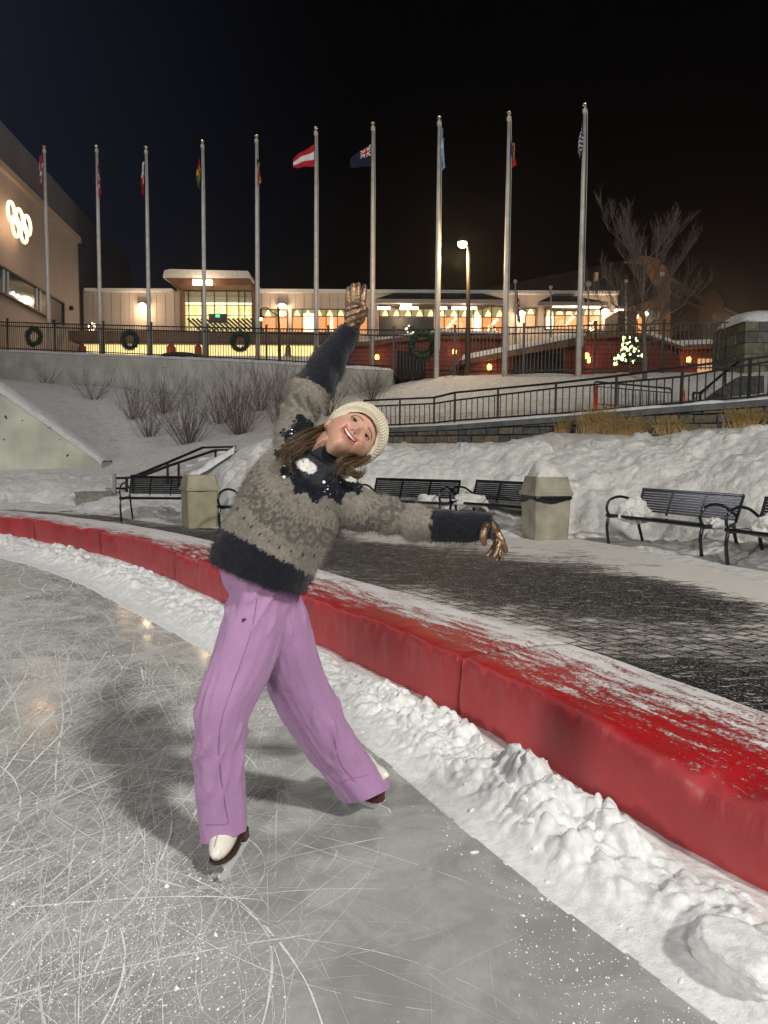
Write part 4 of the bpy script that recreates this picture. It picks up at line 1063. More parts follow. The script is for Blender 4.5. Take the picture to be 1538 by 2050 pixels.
# ---- evergreen wreaths on the fence
M_NEEDLE = mat('spruce needles', (0.020, 0.045, 0.026), .7, var=.4, vscale=30)
def wreath_mesh(r, thick, n, seed):
    RR = random.Random(seed); mb = MB()
    mb.tube([(r * math.cos(a), 0, r * math.sin(a)) for a in np.linspace(0, 6.2832, 33)], thick * .62, 7, hint=(0, 1, 0))
    for k in range(n):
        a = RR.uniform(0, 6.283); b = RR.uniform(0, 6.283); c = Vector((math.cos(a), 0, math.sin(a)))
        p = c * r + (c * math.cos(b) + Vector((0, 1, 0)) * math.sin(b)) * thick * .5
        d = (c * math.cos(b) + Vector((0, 1, 0)) * math.sin(b) + Vector((-math.sin(a), 0, math.cos(a))) * RR.uniform(-.9, .9)).normalized() * thick * RR.uniform(.5, 1.15)
        s = d.cross(Vector((RR.gauss(0, 1), RR.gauss(0, 1), RR.gauss(0, 1)))).normalized() * thick * .13
        mb.add((p - s, p + s, p + d), ((0, 1, 2),))
    return mb
for i, (px, py, hpx, lb) in enumerate(((68, 674, 42, 'leftmost dark evergreen wreath on the fence above the concrete wall'), (260, 681, 43, 'dark evergreen wreath below the warm wall lamp by the pale door'),
                                       (481, 684, 45, 'dark evergreen wreath on the fence in front of the lit entrance'), (846, 690, 62, 'largest and darkest evergreen wreath, before the red cabin'))):
    Y = FENCE(px) + .02; c = P(px, py, Y); r = hpx * Y / FPX * .36
    o = thing('wreath', lb, 'wreath', (c.x, Y, c.z), math.atan2(FB.y - FA.y, FB.x - FA.x) * .6, 'evergreen wreaths on the fence')
    wreath_mesh(r, r * .36, 900, i).build('greenery', M_NEEDLE, o, local=True)
    if i < 3: mb = MB(); mb.ball((r * .15, .02, -r * .72), r * .10, 8, 6); mb.build('bulb', mat('pale bulb', (.8, .8, .75), .4, emit=(1, .9, .8), estr=.6), o, smooth=True, local=True)

# ================================================================== BUILDINGS
WARM = (1.0, 0.70, 0.42)
def pbox(mb, x0, y0, x1, y1, Y, th):
    ym = (y0 + y1) / 2; a = P(x0, ym, Y).x; b = P(x1, ym, Y).x; xm = (x0 + x1) / 2; z1 = P(xm, y0, Y).z; z0_ = P(xm, y1, Y).z
    mb.box(((a + b) / 2, Y + th / 2, (z0_ + z1) / 2), (b - a, th, z1 - z0_)); return mb
M_PANEL = mat('pale metal cladding', (0.46, 0.40, 0.36), .55, var=.06, vscale=.8)
M_PANEL2 = mat('cladding seam', (0.22, 0.19, 0.17), .6)
M_BROWN = mat('brown soffit', (0.16, 0.075, 0.045), .6, var=.2, vscale=4)
M_MULL = mat('dark mullion', (0.014, 0.014, 0.014), .5)
M_OLIVE = mat('lit olive interior', (.3, .27, .12), .8, emit=(.34, .30, .13), estr=.55)
M_ORNG = mat('lit orange interior', (.6, .25, .1), .8, emit=(1.0, .36, .10), estr=.85)
M_CONE = mat('painted light cone', (1, .9, .6), .8, emit=(1.0, .80, .40), estr=1.7)  # emissive flat shapes stand in for wall-washer light on the interior
M_WIN = mat('bright doorway', (1, .95, .85), .8, emit=(1.0, .84, .52), estr=3.2)
M_STRIP = mat('strip light', (1, 1, 1), .5, emit=(1.0, .86, .60), estr=7.0)
M_YELLOW = mat('lit counter', (1, .85, .5), .6, emit=(1.0, .78, .30), estr=1.05)
M_DARKSCREEN = mat('dark screen', (0.010, 0.009, 0.008), .5)
M_GLASS = bpy.data.materials.new('window glass'); M_GLASS.use_nodes = True
b_ = M_GLASS.node_tree.nodes['Principled BSDF']; b_.inputs['Base Color'].default_value = (.9, .95, .9, 1); b_.inputs['Alpha'].default_value = .12; b_.inputs['Roughness'].default_value = .05
BY = 56.0
ch = thing('lodge_building', 'long low pale clad lodge with snowy roof and glowing orange windows', 'building', P(620, 690, BY))
def panelwall(rects, seams_):
    mb = MB()
    for r in rects: pbox(mb, *r, BY, .3)
    mb.build('wall', M_PANEL, ch)
    mb = MB()
    for x, y0, y1 in seams_: pbox(mb, x - .35, y0, x + .35, y1, BY - .02, .05)
    mb.build('wall_seam', M_PANEL2, ch)
panelwall([(168, 583, 366, 700)], [(x, 586, 700) for x in range(188, 366, 18)])
panelwall([(507, 586, 757, 619), (507, 619, 524, 700), (575, 619, 586, 670), (524, 670, 757, 700), (735, 619, 757, 670)], [(x, 588, 619) for x in range(524, 757, 17)])
panelwall([(757, 586, 1012, 612), (757, 668, 1012, 700)], [])
panelwall([(1008, 586, 1052, 700), (1052, 586, 1092, 617), (1052, 655, 1092, 700), (1073, 617, 1092, 655)], [(x, 588, 700) for x in range(1016, 1052, 12)])
panelwall([(1092, 586, 1206, 618), (1092, 660, 1206, 700), (1205, 586, 1236, 700)], [])
mb = MB(); pbox(mb, 168, 577, 345, 583, BY - .5, 14); pbox(mb, 507, 580, 1240, 586.5, BY - .5, 14); mb.build('roof_snow', M_CAPSNOW, ch)
# entrance block with the projecting roof slab
mb = MB(); X0, X1 = P(342, 560, BY).x, P(512, 560, BY).x; zA, zB, zC = P(430, 539, BY - 2).z, P(430, 556, BY - 2).z, P(430, 570, BY - 2).z
mb.prism([(X0, BY - 2, zB), (X0 + .1, BY - 2, zA - .1), (X0 + .5, BY - 2, zA), (X1 - .2, BY - 2, zA - .1), (X1, BY - 2, zB)], (0, 11, 0)); mb.build('entrance_roof', M_CAPSNOW, ch)
mb = MB(); mb.prism([(X0 + .1, BY - 1.9, zB - .02), (X1 - .1, BY - 1.9, zB - .02), (X1 - .1, BY - 1.9, zC), (X0 + .9, BY - 1.9, zC)], (0, 10, 0)); mb.build('soffit', M_BROWN, ch)
mb = MB(); pbox(mb, 361, 570, 366, 700, BY - .6, .8); pbox(mb, 506, 570, 512, 700, BY - .6, .8); mb.build('entrance_frame', M_BROWN, ch)
def interior(x0, y0, x1, y1, split, name, olive=M_OLIVE, low=M_ORNG, cones=0, doors=(), depth=2.2, bulbs=()):
    k = BY / (BY + depth)
    ex = (x1 - x0) * .08 + 2
    mb = MB(); pbox(mb, x0 - ex, y0 - 4, x1 + ex, split, BY + depth, .1); o = mb.build(name, olive, ch)
    if low is not None: mb = MB(); pbox(mb, x0 - ex, split, x1 + ex, y1 + 6, BY + depth, .1); mb.build('lit_wall', low, o)
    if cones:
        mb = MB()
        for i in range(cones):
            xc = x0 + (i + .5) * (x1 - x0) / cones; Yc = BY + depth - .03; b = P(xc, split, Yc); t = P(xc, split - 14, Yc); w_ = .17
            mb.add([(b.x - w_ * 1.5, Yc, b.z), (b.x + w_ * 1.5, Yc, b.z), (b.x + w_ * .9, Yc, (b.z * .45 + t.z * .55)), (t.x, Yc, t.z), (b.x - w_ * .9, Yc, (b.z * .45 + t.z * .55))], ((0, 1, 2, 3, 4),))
        mb.build('painted_light_cone', M_CONE, o)
    for d in doors: mb = MB(); pbox(mb, *d, BY + depth - .08, .04); mb.build('bright_doorway', M_WIN, o)
    if bulbs:
        mb = MB()
        for bx, by in bulbs: c = P(bx, by, BY + depth - .2); mb.ball(c, .11, 8, 6)
        mb.build('lamp_string', M_WIN, o)
def mullions(xs, y0, y1, hs_, x0, x1, th=1.4):
    mb = MB()
    for x in xs: pbox(mb, x - th / 2, y0, x + th / 2, y1, BY - .12, .15)
    for y in hs_: pbox(mb, x0, y - th / 2, x1, y + th / 2, BY - .10, .12)
    o = mb.build('window_frame', M_MULL, ch)
    mb = MB(); pbox(mb, x0, y0, x1, y1, BY + .05, .02); mb.build('pane', M_GLASS, o)
interior(367, 570, 506, 668, 612, 'entrance_hall', mat('dim olive hall', (.2, .2, .12), .8, emit=(.22, .21, .12), estr=.42), mat('yellow hall', (.8, .7, .35), .8, emit=(.95, .80, .36), estr=.75), 0)
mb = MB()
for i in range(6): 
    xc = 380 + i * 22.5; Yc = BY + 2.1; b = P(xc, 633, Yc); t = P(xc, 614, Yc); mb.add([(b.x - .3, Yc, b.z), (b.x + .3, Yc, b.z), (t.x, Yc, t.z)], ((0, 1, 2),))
mb.build('painted_light_cone', M_CONE, ch)
mb = MB(); pbox(mb, 368, 606, 505, 609.5, BY + 1.9, .05); pbox(mb, 368, 632.5, 505, 634, BY + 1.9, .05); mb.build('hall_strip', M_WIN, ch)
mullions([367, 378, 404, 429, 454, 478, 490, 505], 570, 672, [571, 583, 632, 671], 366, 506)
mb = MB()
for i in range(15):
    x = 376 + i * 9; a = P(x, 638, BY - 1.2); b = P(x + 26, 662, BY - 1.2); mb.bar(a, b, .13)
mb.build('pergola_slat', M_MULL, ch)
mb = MB(); pbox(mb, 418, 628, 454, 645, BY - 1.5, .3); ex_ = mb.build('sign_panel', M_MULL, ch)
mb = MB(); pbox(mb, 432, 630, 440, 635, BY - 1.54, .03); mb.build('green_sign', mat('green lit sign', (.1, .9, .4), .5, emit=(.05, .9, .35), estr=1.6), ex_)
mb = MB(); pbox(mb, 386, 560, 424, 570, BY - 2.15, .2); mb.build('soffit_light', M_STRIP, ch)
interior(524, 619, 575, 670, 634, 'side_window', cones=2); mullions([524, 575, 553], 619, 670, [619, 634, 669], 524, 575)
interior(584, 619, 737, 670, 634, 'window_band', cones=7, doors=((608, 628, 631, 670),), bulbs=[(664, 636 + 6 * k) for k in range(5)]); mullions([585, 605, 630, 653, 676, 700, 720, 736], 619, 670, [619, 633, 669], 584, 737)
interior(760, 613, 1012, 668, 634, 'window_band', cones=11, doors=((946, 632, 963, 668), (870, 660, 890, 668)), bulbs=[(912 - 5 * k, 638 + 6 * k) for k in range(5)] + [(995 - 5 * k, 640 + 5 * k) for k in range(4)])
mullions([760, 778, 800, 824, 848, 868, 890, 918, 948, 966, 984, 1006], 612, 668, [613, 634, 667], 758, 1010)
mb = MB(); pbox(mb, 758, 635, 869, 671, BY - .8, .12); mb.build('dark_screen', M_DARKSCREEN, ch)
interior(1052, 617, 1073, 655, 630, 'side_window', cones=1); mullions([1052, 1073], 617, 655, [617, 630, 655], 1052, 1073)
interior(1092, 618, 1206, 660, 630, 'window_band', cones=6, doors=((1094, 630, 1108, 660),), bulbs=[(1147 - 5 * k, 634 + 6 * k) for k in range(4)]); mullions([1092, 1110, 1132, 1156, 1180, 1203], 617, 660, [618, 631, 659], 1090, 1206)
M_ROOFDARK = mat('dark shingle roof', (0.075, 0.065, 0.062), .8, var=.3, vscale=2)
for x0, x1, y0, yf, y1 in ((750, 1018, 585, 599, 607), (1078, 1216, 592, 604, 611)):
    mb = MB(); z0_, z1_ = P(x0, yf, BY - 3).z, P(x0, y0, BY).z; xa, xb = P(x0, yf, BY - 3).x, P(x1, yf, BY - 3).x
    mb.add([(xa, BY - 3, z0_), (xb, BY - 3, z0_), (xb - 1.5, BY - .02, z1_), (xa + 1.5, BY - .02, z1_), (xa, BY - 3, z0_ - .1), (xb, BY - 3, z0_ - .1), (xb - 1.5, BY - .02, z0_ - .1), (xa + 1.5, BY - .02, z0_ - .1)], ((0, 1, 2, 3), (7, 6, 5, 4), (0, 4, 5, 1), (1, 5, 6, 2), (3, 7, 4, 0)))
    mb.build('canopy_roof', M_ROOFDARK, ch)
    mb = MB(); pbox(mb, x0 - 1, yf, x1 + 1, y1, BY - 3.1, .35); mb.build('canopy_fascia', M_PANEL, ch)
for x0, x1, y in ((756, 782, 616.5), (801, 838, 616.5), (803, 824, 609.5), (878, 895, 616.5), (905, 938, 616.5), (943, 955, 616.5), (1108, 1154, 612.5), (1160, 1202, 613.5)):
    mb = MB(); pbox(mb, x0, y - 2.2, x1, y + 2.2, BY - 2.2, .2); mb.build('strip_light', M_STRIP, ch)
mb = MB(); pbox(mb, 268, 612, 300, 700, BY - .05, .1); mb.build('door', mat('pale door', (.52, .45, .38), .5), ch)
M_BULB = mat('wall lamp glass', (1, 1, 1), .5, emit=(1.0, .80, .52), estr=22.0)
for i, (px, py) in enumerate(((285, 610), (565, 611), (1044, 626), (1212, 622), (1046, 628))[:4]):
    c = P(px, py, BY - .45); mb = MB(); mb.box((c.x, c.y + .2, c.z + .1), (.5, .5, .12)); lo = mb.build('wall_lamp', M_MULL, ch)
    mb = MB(); mb.ball((c.x, c.y - .05, c.z - .06), .21, 10, 8, (1.3, 1, .8)); mb.build('bulb', M_BULB, lo, smooth=True)
    point('lamp_light', (c.x, c.y - .5, c.z - .35), 120, WARM, .15)
for px, py, Yo, wt in ((405, 574, 2.9, 170), (800, 624, 2.0, 120), (930, 624, 2.0, 120), (1150, 620, 2.0, 140), (660, 640, 3.0, 110)):
    c = P(px, py, BY - Yo); point('canopy_light', (c.x, c.y, c.z - .25), wt, WARM, .3)
# lower terrace front with the glowing counter
tw = thing('lit_counter', 'long yellow glowing bar counter under a brown terrace edge before the lodge', 'counter', P(450, 710, 50))
mb = MB(); pbox(mb, 138, 663, 700, 684, 50, 1.2); mb.build('terrace_edge', mat('brown terrace edge', (.12, .075, .06), .7, var=.2, vscale=2), tw)
mb = MB(); pbox(mb, 165, 690, 752, 713, 50.5, .2); mb.build('glowing_front', M_YELLOW, tw)
mb = MB(); pbox(mb, 150, 684, 755, 688.5, 49.9, 1.2); mb.build('counter_top', mat('dark counter top', (.05, .03, .025), .6), tw)
mb = MB(); pbox(mb, 150, 712, 760, 735, 50, 3); mb.build('plinth', M_CAPSNOW, tw)
point('counter_light', P(260, 700, 47.5), 70, (1, .8, .45), .4); point('counter_light', P(560, 700, 47.5), 70, (1, .8, .45), .4)
for px, w_, lb, cc in ((165, 14, 'small dark red tent stall left of the glowing counter', (.22, .03, .02)), (343, 17, 'red draped box in front of the glowing counter', (.30, .05, .03)), (397, 13, 'small red and white festive figure before the counter', (.4, .04, .03)), (577, 10, 'small dark figure on the counter, left of the raised arm', (.05, .03, .03))):
    o = thing('festive_stall', lb, 'stall', P(px, 706, 49)); k = 49 / FPX
    mb = MB(); b = P(px, 708, 49); h_ = 22 * k; mb.lathe([(w_ * k * .6, -.1), (w_ * k * .55, h_ * .55), (w_ * k * .2, h_ * .85), (.02, h_)], (b.x, b.y, b.z), 10); mb.build('cover', mat('stall cover', cc, .7), o)
    mb = MB(); mb.box((b.x, b.y, b.z - .1), (w_ * k * 1.3, w_ * k * 1.3, .1)); mb.build('base', M_MULL, o)
for px, w_, lb in ((360, 70, 'dark covered planter row in front of the glowing counter'),):
    mb = MB(); b = P(px, 712, 46); k = 46 / FPX; mb.ball((b.x, b.y, b.z), 1, 24, 10, (w_ * k * .55, .5, .22)); tag(mb.build('planter', M_DARKSCREEN, smooth=True), lb, 'planter')

# ---- arena at the left with lit rings
A0 = np.array([-769 / FPX * 39.7, 39.7]); A1 = np.array([-602 / FPX * 55.0, 55.0]); ad = (A1 - A0) / np.linalg.norm(A1 - A0); an = np.array([ad[1], -ad[0]])
AY = lambda px: lineY(px, A0, A1)
def apt(px, py, off=0.0): Y = AY(px); p = P(px, py, Y); return Vector((p.x + an[0] * off, p.y + an[1] * off, p.z))
ar = thing('arena_building', 'tall pale arena wall with a slanted window band, lit rings on its face', 'building', (A1[0], A1[1], 0))
zt = 15.9; S0 = A0 - ad * 6.0; th = -an * 18
mb = MB(); mb.prism([(S0[0], S0[1], 0), (A1[0], A1[1], 0), (A1[0], A1[1], zt), (S0[0], S0[1], zt)], (th[0], th[1], 0)); mb.build('wall', mat('arena cladding', (.36, .335, .35), .7, var=.05, vscale=.5), ar)
mb = MB(); e = an * .25
mb.prism([(S0[0] + e[0], S0[1] + e[1], zt - .25), (A1[0] + e[0], A1[1] + e[1], zt - .25), (A1[0] + e[0], A1[1] + e[1], zt + .12), (S0[0] + e[0], S0[1] + e[1], zt + .12)], (th[0], th[1], 0)); mb.build('roof_edge', M_PANEL, ar)
B0 = A0 - an * .6 - ad * 6; B1 = A1 - an * .6 + ad * 21
mb = MB(); mb.prism([(B0[0], B0[1], 0), (B1[0], B1[1], 0), (B1[0], B1[1], 17.4), (B1[0] - ad[0] * 3, B1[1] - ad[1] * 3, 18.9), (B0[0], B0[1], 18.9)], (th[0], th[1], 0)); mb.build('upper_hall', mat('grey blue upper hall', (.18, .20, .25), .7, var=.1, vscale=.5), ar)
mb = MB(); c = [apt(0, 535, .02), apt(125, 607, .02), apt(125, 651, .02), apt(0, 585, .02)]; q0 = apt(-40, 512, .02); q1 = apt(-40, 564, .02)
mb.prism([q0, c[1], c[2], q1], (an[0] * .03, an[1] * .03, 0)); wb = mb.build('window_band', mat('blue grey dark glass', (.035, .05, .06), .12, spec=.6), ar)
mb = MB()
for px in (4, 12, 70, 77): 
    a = apt(px, np.interp(px, [0, 125], [537, 608]), .07); b = apt(px, np.interp(px, [0, 125], [584, 650]), .07); mb.bar(a, b, .12)
mb.build('curtain', mat('pale window jamb', (.5, .55, .58), .6), wb)
mb = MB(); mb.bar(apt(-40, 511, .1), apt(125, 607, .1), .1); mb.bar(apt(-40, 565, .1), apt(125, 651, .1), .1); mb.bar(apt(125, 607, .1), apt(125, 651, .1), .1); mb.build('window_frame', M_MULL, wb)
mb = MB()
for px, py in ((22, 587), (31, 592), (40, 597), (48, 602), (57, 607)): mb.ball(apt(px, py, .12), .09, 8, 6)
mb.build('small_lamp', mat('small white lamp', (1, 1, 1), .5, emit=(1, .95, .85), estr=4), wb)
c = apt(140, 617, .1); mb = MB(); mb.ball(c, .16, 10, 8); mb.build('wall_fixture', M_MULL, ar)
M_RING = mat('glowing ring', (1, .9, .7), .5, emit=(1.0, .62, .28), estr=3.0)
rg = thing('ring_sign', 'five interlocking rings glowing warm white on the arena wall', 'sign', apt(30, 450))
cc = apt(31, 449, .22); r_ = .50
for k, (du, dz) in enumerate(((-1.12, .28), (0, .28), (1.12, .28), (-.56, -.27), (.56, -.27))):
    mb = MB(); c = Vector((cc.x + ad[0] * du * 1.05, cc.y + ad[1] * du * 1.05, cc.z + dz * 1.0))
    mb.tube([(c.x + ad[0] * r_ * math.cos(a), c.y + ad[1] * r_ * math.cos(a), c.z + r_ * math.sin(a)) for a in np.linspace(0, 2 * math.pi, 41)], .085, 8, hint=(an[0], an[1], 0), cap=False); mb.build('ring', M_RING, rg, smooth=True)
c = apt(31, 449, .8); point('ring_light', c, 95, (1, .55, .32), .5)
c = apt(60, 690, 5.0); point('arena_uplight', (c.x, c.y, c.z + .4), 150, (1, .62, .38), .5)
point('arena_floodlight', (-16.3, 22.0, 15.0), 1600, (.84, .85, 1.0), .5)

# ---- old hall with long brick wing at the right
OY = 74.0
oh = thing('old_hall', 'dim brown old hall with a rounded gable, long wing and small gabled tower', 'building', P(1330, 700, OY))
M_BRICK = mat('brown brick', (.27, .165, .10), .85, var=.2, vscale=2.5, bump=.3, bscale=8)
M_ROOF = mat('dark snowy roof', (.055, .055, .058), .85, var=.3, vscale=.6)
q = lambda px, py, Y: P(px, py, Y)
mb = MB(); mb.prism([q(930, 586, 66), q(1292, 513, OY), q(1340, 590, OY), q(1240, 610, 66), q(930, 610, 66)], (0, 14, 0)); mb.build('main_roof', M_ROOF, oh)
prof = [(1228, 600), (1232, 548), (1245, 528), (1265, 516), (1292, 511), (1318, 518), (1333, 535), (1342, 555), (1342, 720), (1228, 720)]
mb = MB(); mb.prism([q(a, b, OY - 1.5) for a, b in prof], (0, 1.2, 0)); mb.build('gable_wall', M_BRICK, oh)
w0, w1 = q(1322, 552, OY - 1.4), q(1406, 602, 118.0); bz0, bz1 = q(1322, 730, OY - 1.4).z, 0
mb = MB(); mb.prism([(w0.x, w0.y, 0), (w1.x, w1.y, 0), w1, w0], (-2.0, .6, 0)); mb.build('wing_wall', M_BRICK, oh)
mb = MB(); mb.bar(w0 + Vector((.1, -.2, .1)), w1 + Vector((.1, -.2, .1)), .35); mb.build('eave_snow', M_CAPSNOW, oh)
a, b = q(1330, 580, OY - 1.2), q(1405, 618, 117.8); mb = MB(); mb.bar(a, b, .22); mb.build('cornice_snow', M_CAPSNOW, oh)
dW = Vector((w1.x - w0.x, w1.y - w0.y, 0)); 
for k in range(6):
    px = (1326, 1345, 1359, 1373, 1386, 1399)[k]; Yk = lineY(px, (w0.x, w0.y), (w1.x, w1.y)); mb = MB()
    f_ = (px - 1322) / 84; y0, y1 = 602 + 32 * f_, 642 + 16 * f_; wv = .010 * Yk / 1.1
    c0 = q(px, y0, Yk); c1 = q(px, y1, Yk); d_ = dW.normalized() * 1.1; n_ = Vector((.25, -.12, 0))
    mb.prism([c1 - d_ * .8 + n_, c1 + d_ * .8 + n_, c0 + d_ * .8 + n_, c0 + n_ + Vector((0, 0, .5)), c0 - d_ * .8 + n_], (-.15, .08, 0)); mb.build('window', M_MULL, oh)
mb = MB(); TY = 112.0; mb.prism([q(a, b, TY) for a, b in ((1406, 730), (1406, 592), (1412, 589), (1431, 576), (1446, 598), (1450, 605), (1450, 730))], (0, 6, 0)); mb.build('tower', M_BRICK, oh)
mb = MB(); mb.prism([q(a, b, TY - .1) for a, b in ((1423, 660), (1423, 637), (1426, 628), (1431, 625), (1435, 629), (1437, 638), (1437, 660))], (0, .08, 0)); mb.build('arched_window', M_MULL, oh)
mb = MB(); mb.prism([q(1450, 618, TY + 2), q(1490, 640, TY + 2), q(1490, 730, TY + 2), q(1450, 730, TY + 2)], (0, 8, 0)); mb.build('end_wing', M_BRICK, oh)
mb = MB(); mb.bar(q(1450, 617, TY + 1.8), q(1488, 638, TY + 1.8), .4); mb.build('eave_snow', M_CAPSNOW, oh)
mb = MB(); pbox(mb, 1191, 545, 1198, 561, 66, .6); mb.build('vent', M_PANEL, oh)
c = q(1400, 680, 57); point('old_hall_fill', (c.x + 2, c.y, c.z + .5), 3200, (1, .62, .36), .6)  # unseen lamp added behind the cabins to brighten the old hall

# small porch right of the lodge
ph = thing('lit_porch', 'small white porch with hanging lights at the right end of the lodge', 'porch', P(1245, 680, 53))
for px, py, w_ in ((1242, 620, 22), (1272, 632, 20), (1296, 626, 8)):
    mb = MB(); pbox(mb, px - w_ / 2, py - 8, px + w_ / 2, py - 3, 53, 1.5); mb.build('canopy', M_PANEL, ph)
    mb = MB(); pbox(mb, px - w_ * .35, py - 3, px + w_ * .35, py + 4, 53.3, .5); mb.build('lamp', mat('porch lamp', (1, 1, 1), .5, emit=(1, .84, .58), estr=5), ph)
mb = MB(); pbox(mb, 1236, 622, 1320, 690, 54.5, .3); mb.build('wall', M_PANEL, ph)
mb = MB(); pbox(mb, 1274, 636, 1290, 672, 54.3, .1); mb.build('window', M_ORNG, ph)
mb = MB(); pbox(mb, 1237, 622, 1275, 680, 50, 3.0); mb.build('dark_booth', mat('dark wooden booth', (.06, .03, .022), .7, var=.2), ph)
c = P(1255, 640, 49); point('porch_light', (c.x + 2.5, c.y, c.z), 130, WARM, .2)

# ---- red wooden cabins below the lodge
M_RED = mat('dark red boards', (.17, .026, .014), .7, var=.25, vscale=5)
M_ROOFB = mat('brown board roof', (.16, .085, .055), .75, var=.25, vscale=6)
M_DOORD = mat('black opening', (.006, .005, .005), .8)
M_LANT = mat('amber lantern', (1, .6, .2), .5, emit=(1.0, .50, .12), estr=5.0)
def cabin(lb, Y, wall, roof, openings, lanterns, snow=None, depth=3.0):
    c = thing('wooden_cabin', lb, 'cabin', P((wall[0][0] + wall[1][0]) / 2, 745, Y), 0, 'red wooden market cabins')
    mb = MB(); mb.prism([P(a, b, Y) for a, b in wall], (0, depth, 0)); wl = mb.build('wall', M_RED, c)
    # board joints
    mb = MB(); xs = [a for a, b in wall]; zlo = min(P(a, b, Y).z for a, b in wall)
    for k in range(1, 12):
        px0, px1 = min(xs) + 1, max(xs) - 1; z = zlo + k * .22
        yy = [wall[0], wall[1]]
        mb.box(((P(px0, 720, Y).x + P(px1, 720, Y).x) / 2, Y - .006, z), (P(px1, 720, Y).x - P(px0, 720, Y).x, .012, .025)) if z < min(P(*wall[0], Y).z, P(*wall[1], Y).z) else None
    mb.build('board_joint', M_DOORD, wl)
    mb = MB(); mb.prism([P(a, b, Y - .6) for a, b in roof], (0, depth + .9, 0)); mb.build('roof', M_ROOFB, c)
    if snow:
        mb = MB(); mb.prism([P(a, b, Y - .65) for a, b in snow], (0, depth + .9, 0)); mb.build('roof_snow', M_CAPSNOW, c)
    for o_ in openings: mb = MB(); pbox(mb, *o_, Y - .04, .06); mb.build('opening', M_DOORD, c)
    for px, py in lanterns:
        l = P(px, py, Y - .22); mb = MB(); mb.lathe([(.04, -.13), (.10, -.10), (.11, .06), (.05, .14)], l, 8); mb.build('lantern', M_LANT, c)
        point('lantern_light', (l.x, l.y - .35, l.z), 9, (1, .42, .13), .08)
cabin('dark red cabin with a black doorway behind the darkest wreath', 40.5, [(688, 690), (1010, 676), (1010, 765), (688, 765)], [(682, 696), (682, 688), (880, 664), (1016, 668), (1016, 678), (880, 676)], [(795, 702, 852, 765)], [(755, 715), (910, 704)], [(690, 687), (760, 676), (880, 660), (1000, 664), (1000, 668), (880, 664.5), (760, 680)])
cabin('red cabin with a long snowy lean-to roof and a wide dark opening', 35.0, [(930, 722), (1172, 684), (1172, 765), (930, 765)], [(922, 730), (922, 720), (1172, 672), (1172, 688)], [(1030, 706, 1128, 765)], [(980, 735)], [(922, 721), (928, 710), (1080, 680), (1172, 662), (1172, 672)])
cabin('tall dark red cabin behind the lit evergreen, two lanterns on its wall', 37.0, [(1150, 672), (1300, 672), (1362, 698), (1362, 765), (1150, 765)], [(1146, 676), (1146, 666), (1300, 666), (1368, 693), (1368, 700), (1300, 674)], [], [(1175, 712), (1179, 721)], [(1290, 667), (1300, 662), (1372, 690), (1372, 694)])
cabin('low red cabin with a thick snow roof and a lit doorway beside the pillar', 38.0, [(1345, 696), (1500, 690), (1500, 765), (1345, 765)], [(1340, 698), (1340, 690), (1506, 684), (1506, 694)], [(1460, 700, 1486, 765)], [(1379, 720)], [(1340, 691), (1346, 682), (1500, 676), (1508, 685)])
o = [x for x in COL.objects if x.name.startswith('wooden_cabin')][-1]
mb = MB(); pbox(mb, 1398, 718, 1440, 752, 37.9, .1); mb.build('lit_doorway', mat('dim lit doorway', (.6, .4, .25), .7, emit=(.7, .38, .18), estr=.7), o)

# ---- lit christmas tree, lit wreaths on the lodge terrace
xt = thing('lit_evergreen', 'small evergreen covered in yellow green fairy lights beside the bare tree', 'christmas tree', P(1262, 735, 31))
mb = MB(); mb.tube([P(1262, 745, 31), P(1262, 675, 31)], [.06, .02], 6); mb.build('trunk', M_BARK, xt)
mb = MB(); RR = random.Random(5); bulbs = MB(); k = 31 / FPX
for i in range(2600):
    h_ = RR.random() ** 1.2; py = 728 - 58 * h_; rad_ = 27 * (1 - h_ * .72) * k * (1 + .15 * math.sin(9 * h_)); a = RR.uniform(0, 6.283); r = rad_ * RR.random() ** .5
    c = P(1262, py, 31) + Vector((math.cos(a) * r, math.sin(a) * r, 0)); d = Vector((math.cos(a) * .7, math.sin(a) * .7, RR.uniform(-.5, .35))).normalized() * RR.uniform(.08, .2); s = d.cross(Vector((RR.gauss(0, 1), RR.gauss(0, 1), 1))).normalized() * .022
    mb.add((c - s, c + s, c + d), ((0, 1, 2),))
    if i % 38 == 0:
        c2 = P(1262, py, 31) + Vector((math.cos(a) * rad_ * 1.05, math.sin(a) * rad_ * 1.05, 0)); bulbs.ball(c2, RR.choice((.035, .045, .075)), 6, 5)
mb.build('foliage', M_NEEDLE, xt); bulbs.build('light_string', mat('fairy light', (1, 1, .6), .5, emit=(.95, 1.0, .42), estr=5.0), xt)
point('fairy_glow', P(1262, 700, 30.1), 10, (.9, 1, .45), .3)
for i, (px, py, r, lb) in enumerate(((821, 661, 9, 'lit white wreath on the dark screen of the lodge'), (185, 655, 8, 'small sparkling wreath by the pale wall at the far left'), (985, 662, 10, 'sparkling garland of white lights under the orange windows'), (1185, 653, 9, 'cluster of white fairy lights at the right canopy'))):
    Y = 54; c = P(px, py, Y); k = Y / FPX
    o = thing('lit_wreath', lb, 'wreath', (c.x, Y, c.z), 0, 'lit wreaths on the lodge terrace')
    wreath_mesh(r * k * .8, r * k * .3, 220, 50 + i).build('greenery', M_NEEDLE, o, local=True)
    mb = MB(); RR = random.Random(i)
    for j in range(16): a = RR.uniform(0, 6.28); q_ = r * k * RR.uniform(.6, 1.05); mb.ball((math.cos(a) * q_, -r * k * .3, math.sin(a) * q_), .045, 6, 5)
    mb.build('light_string', M_WIN, o, local=True)

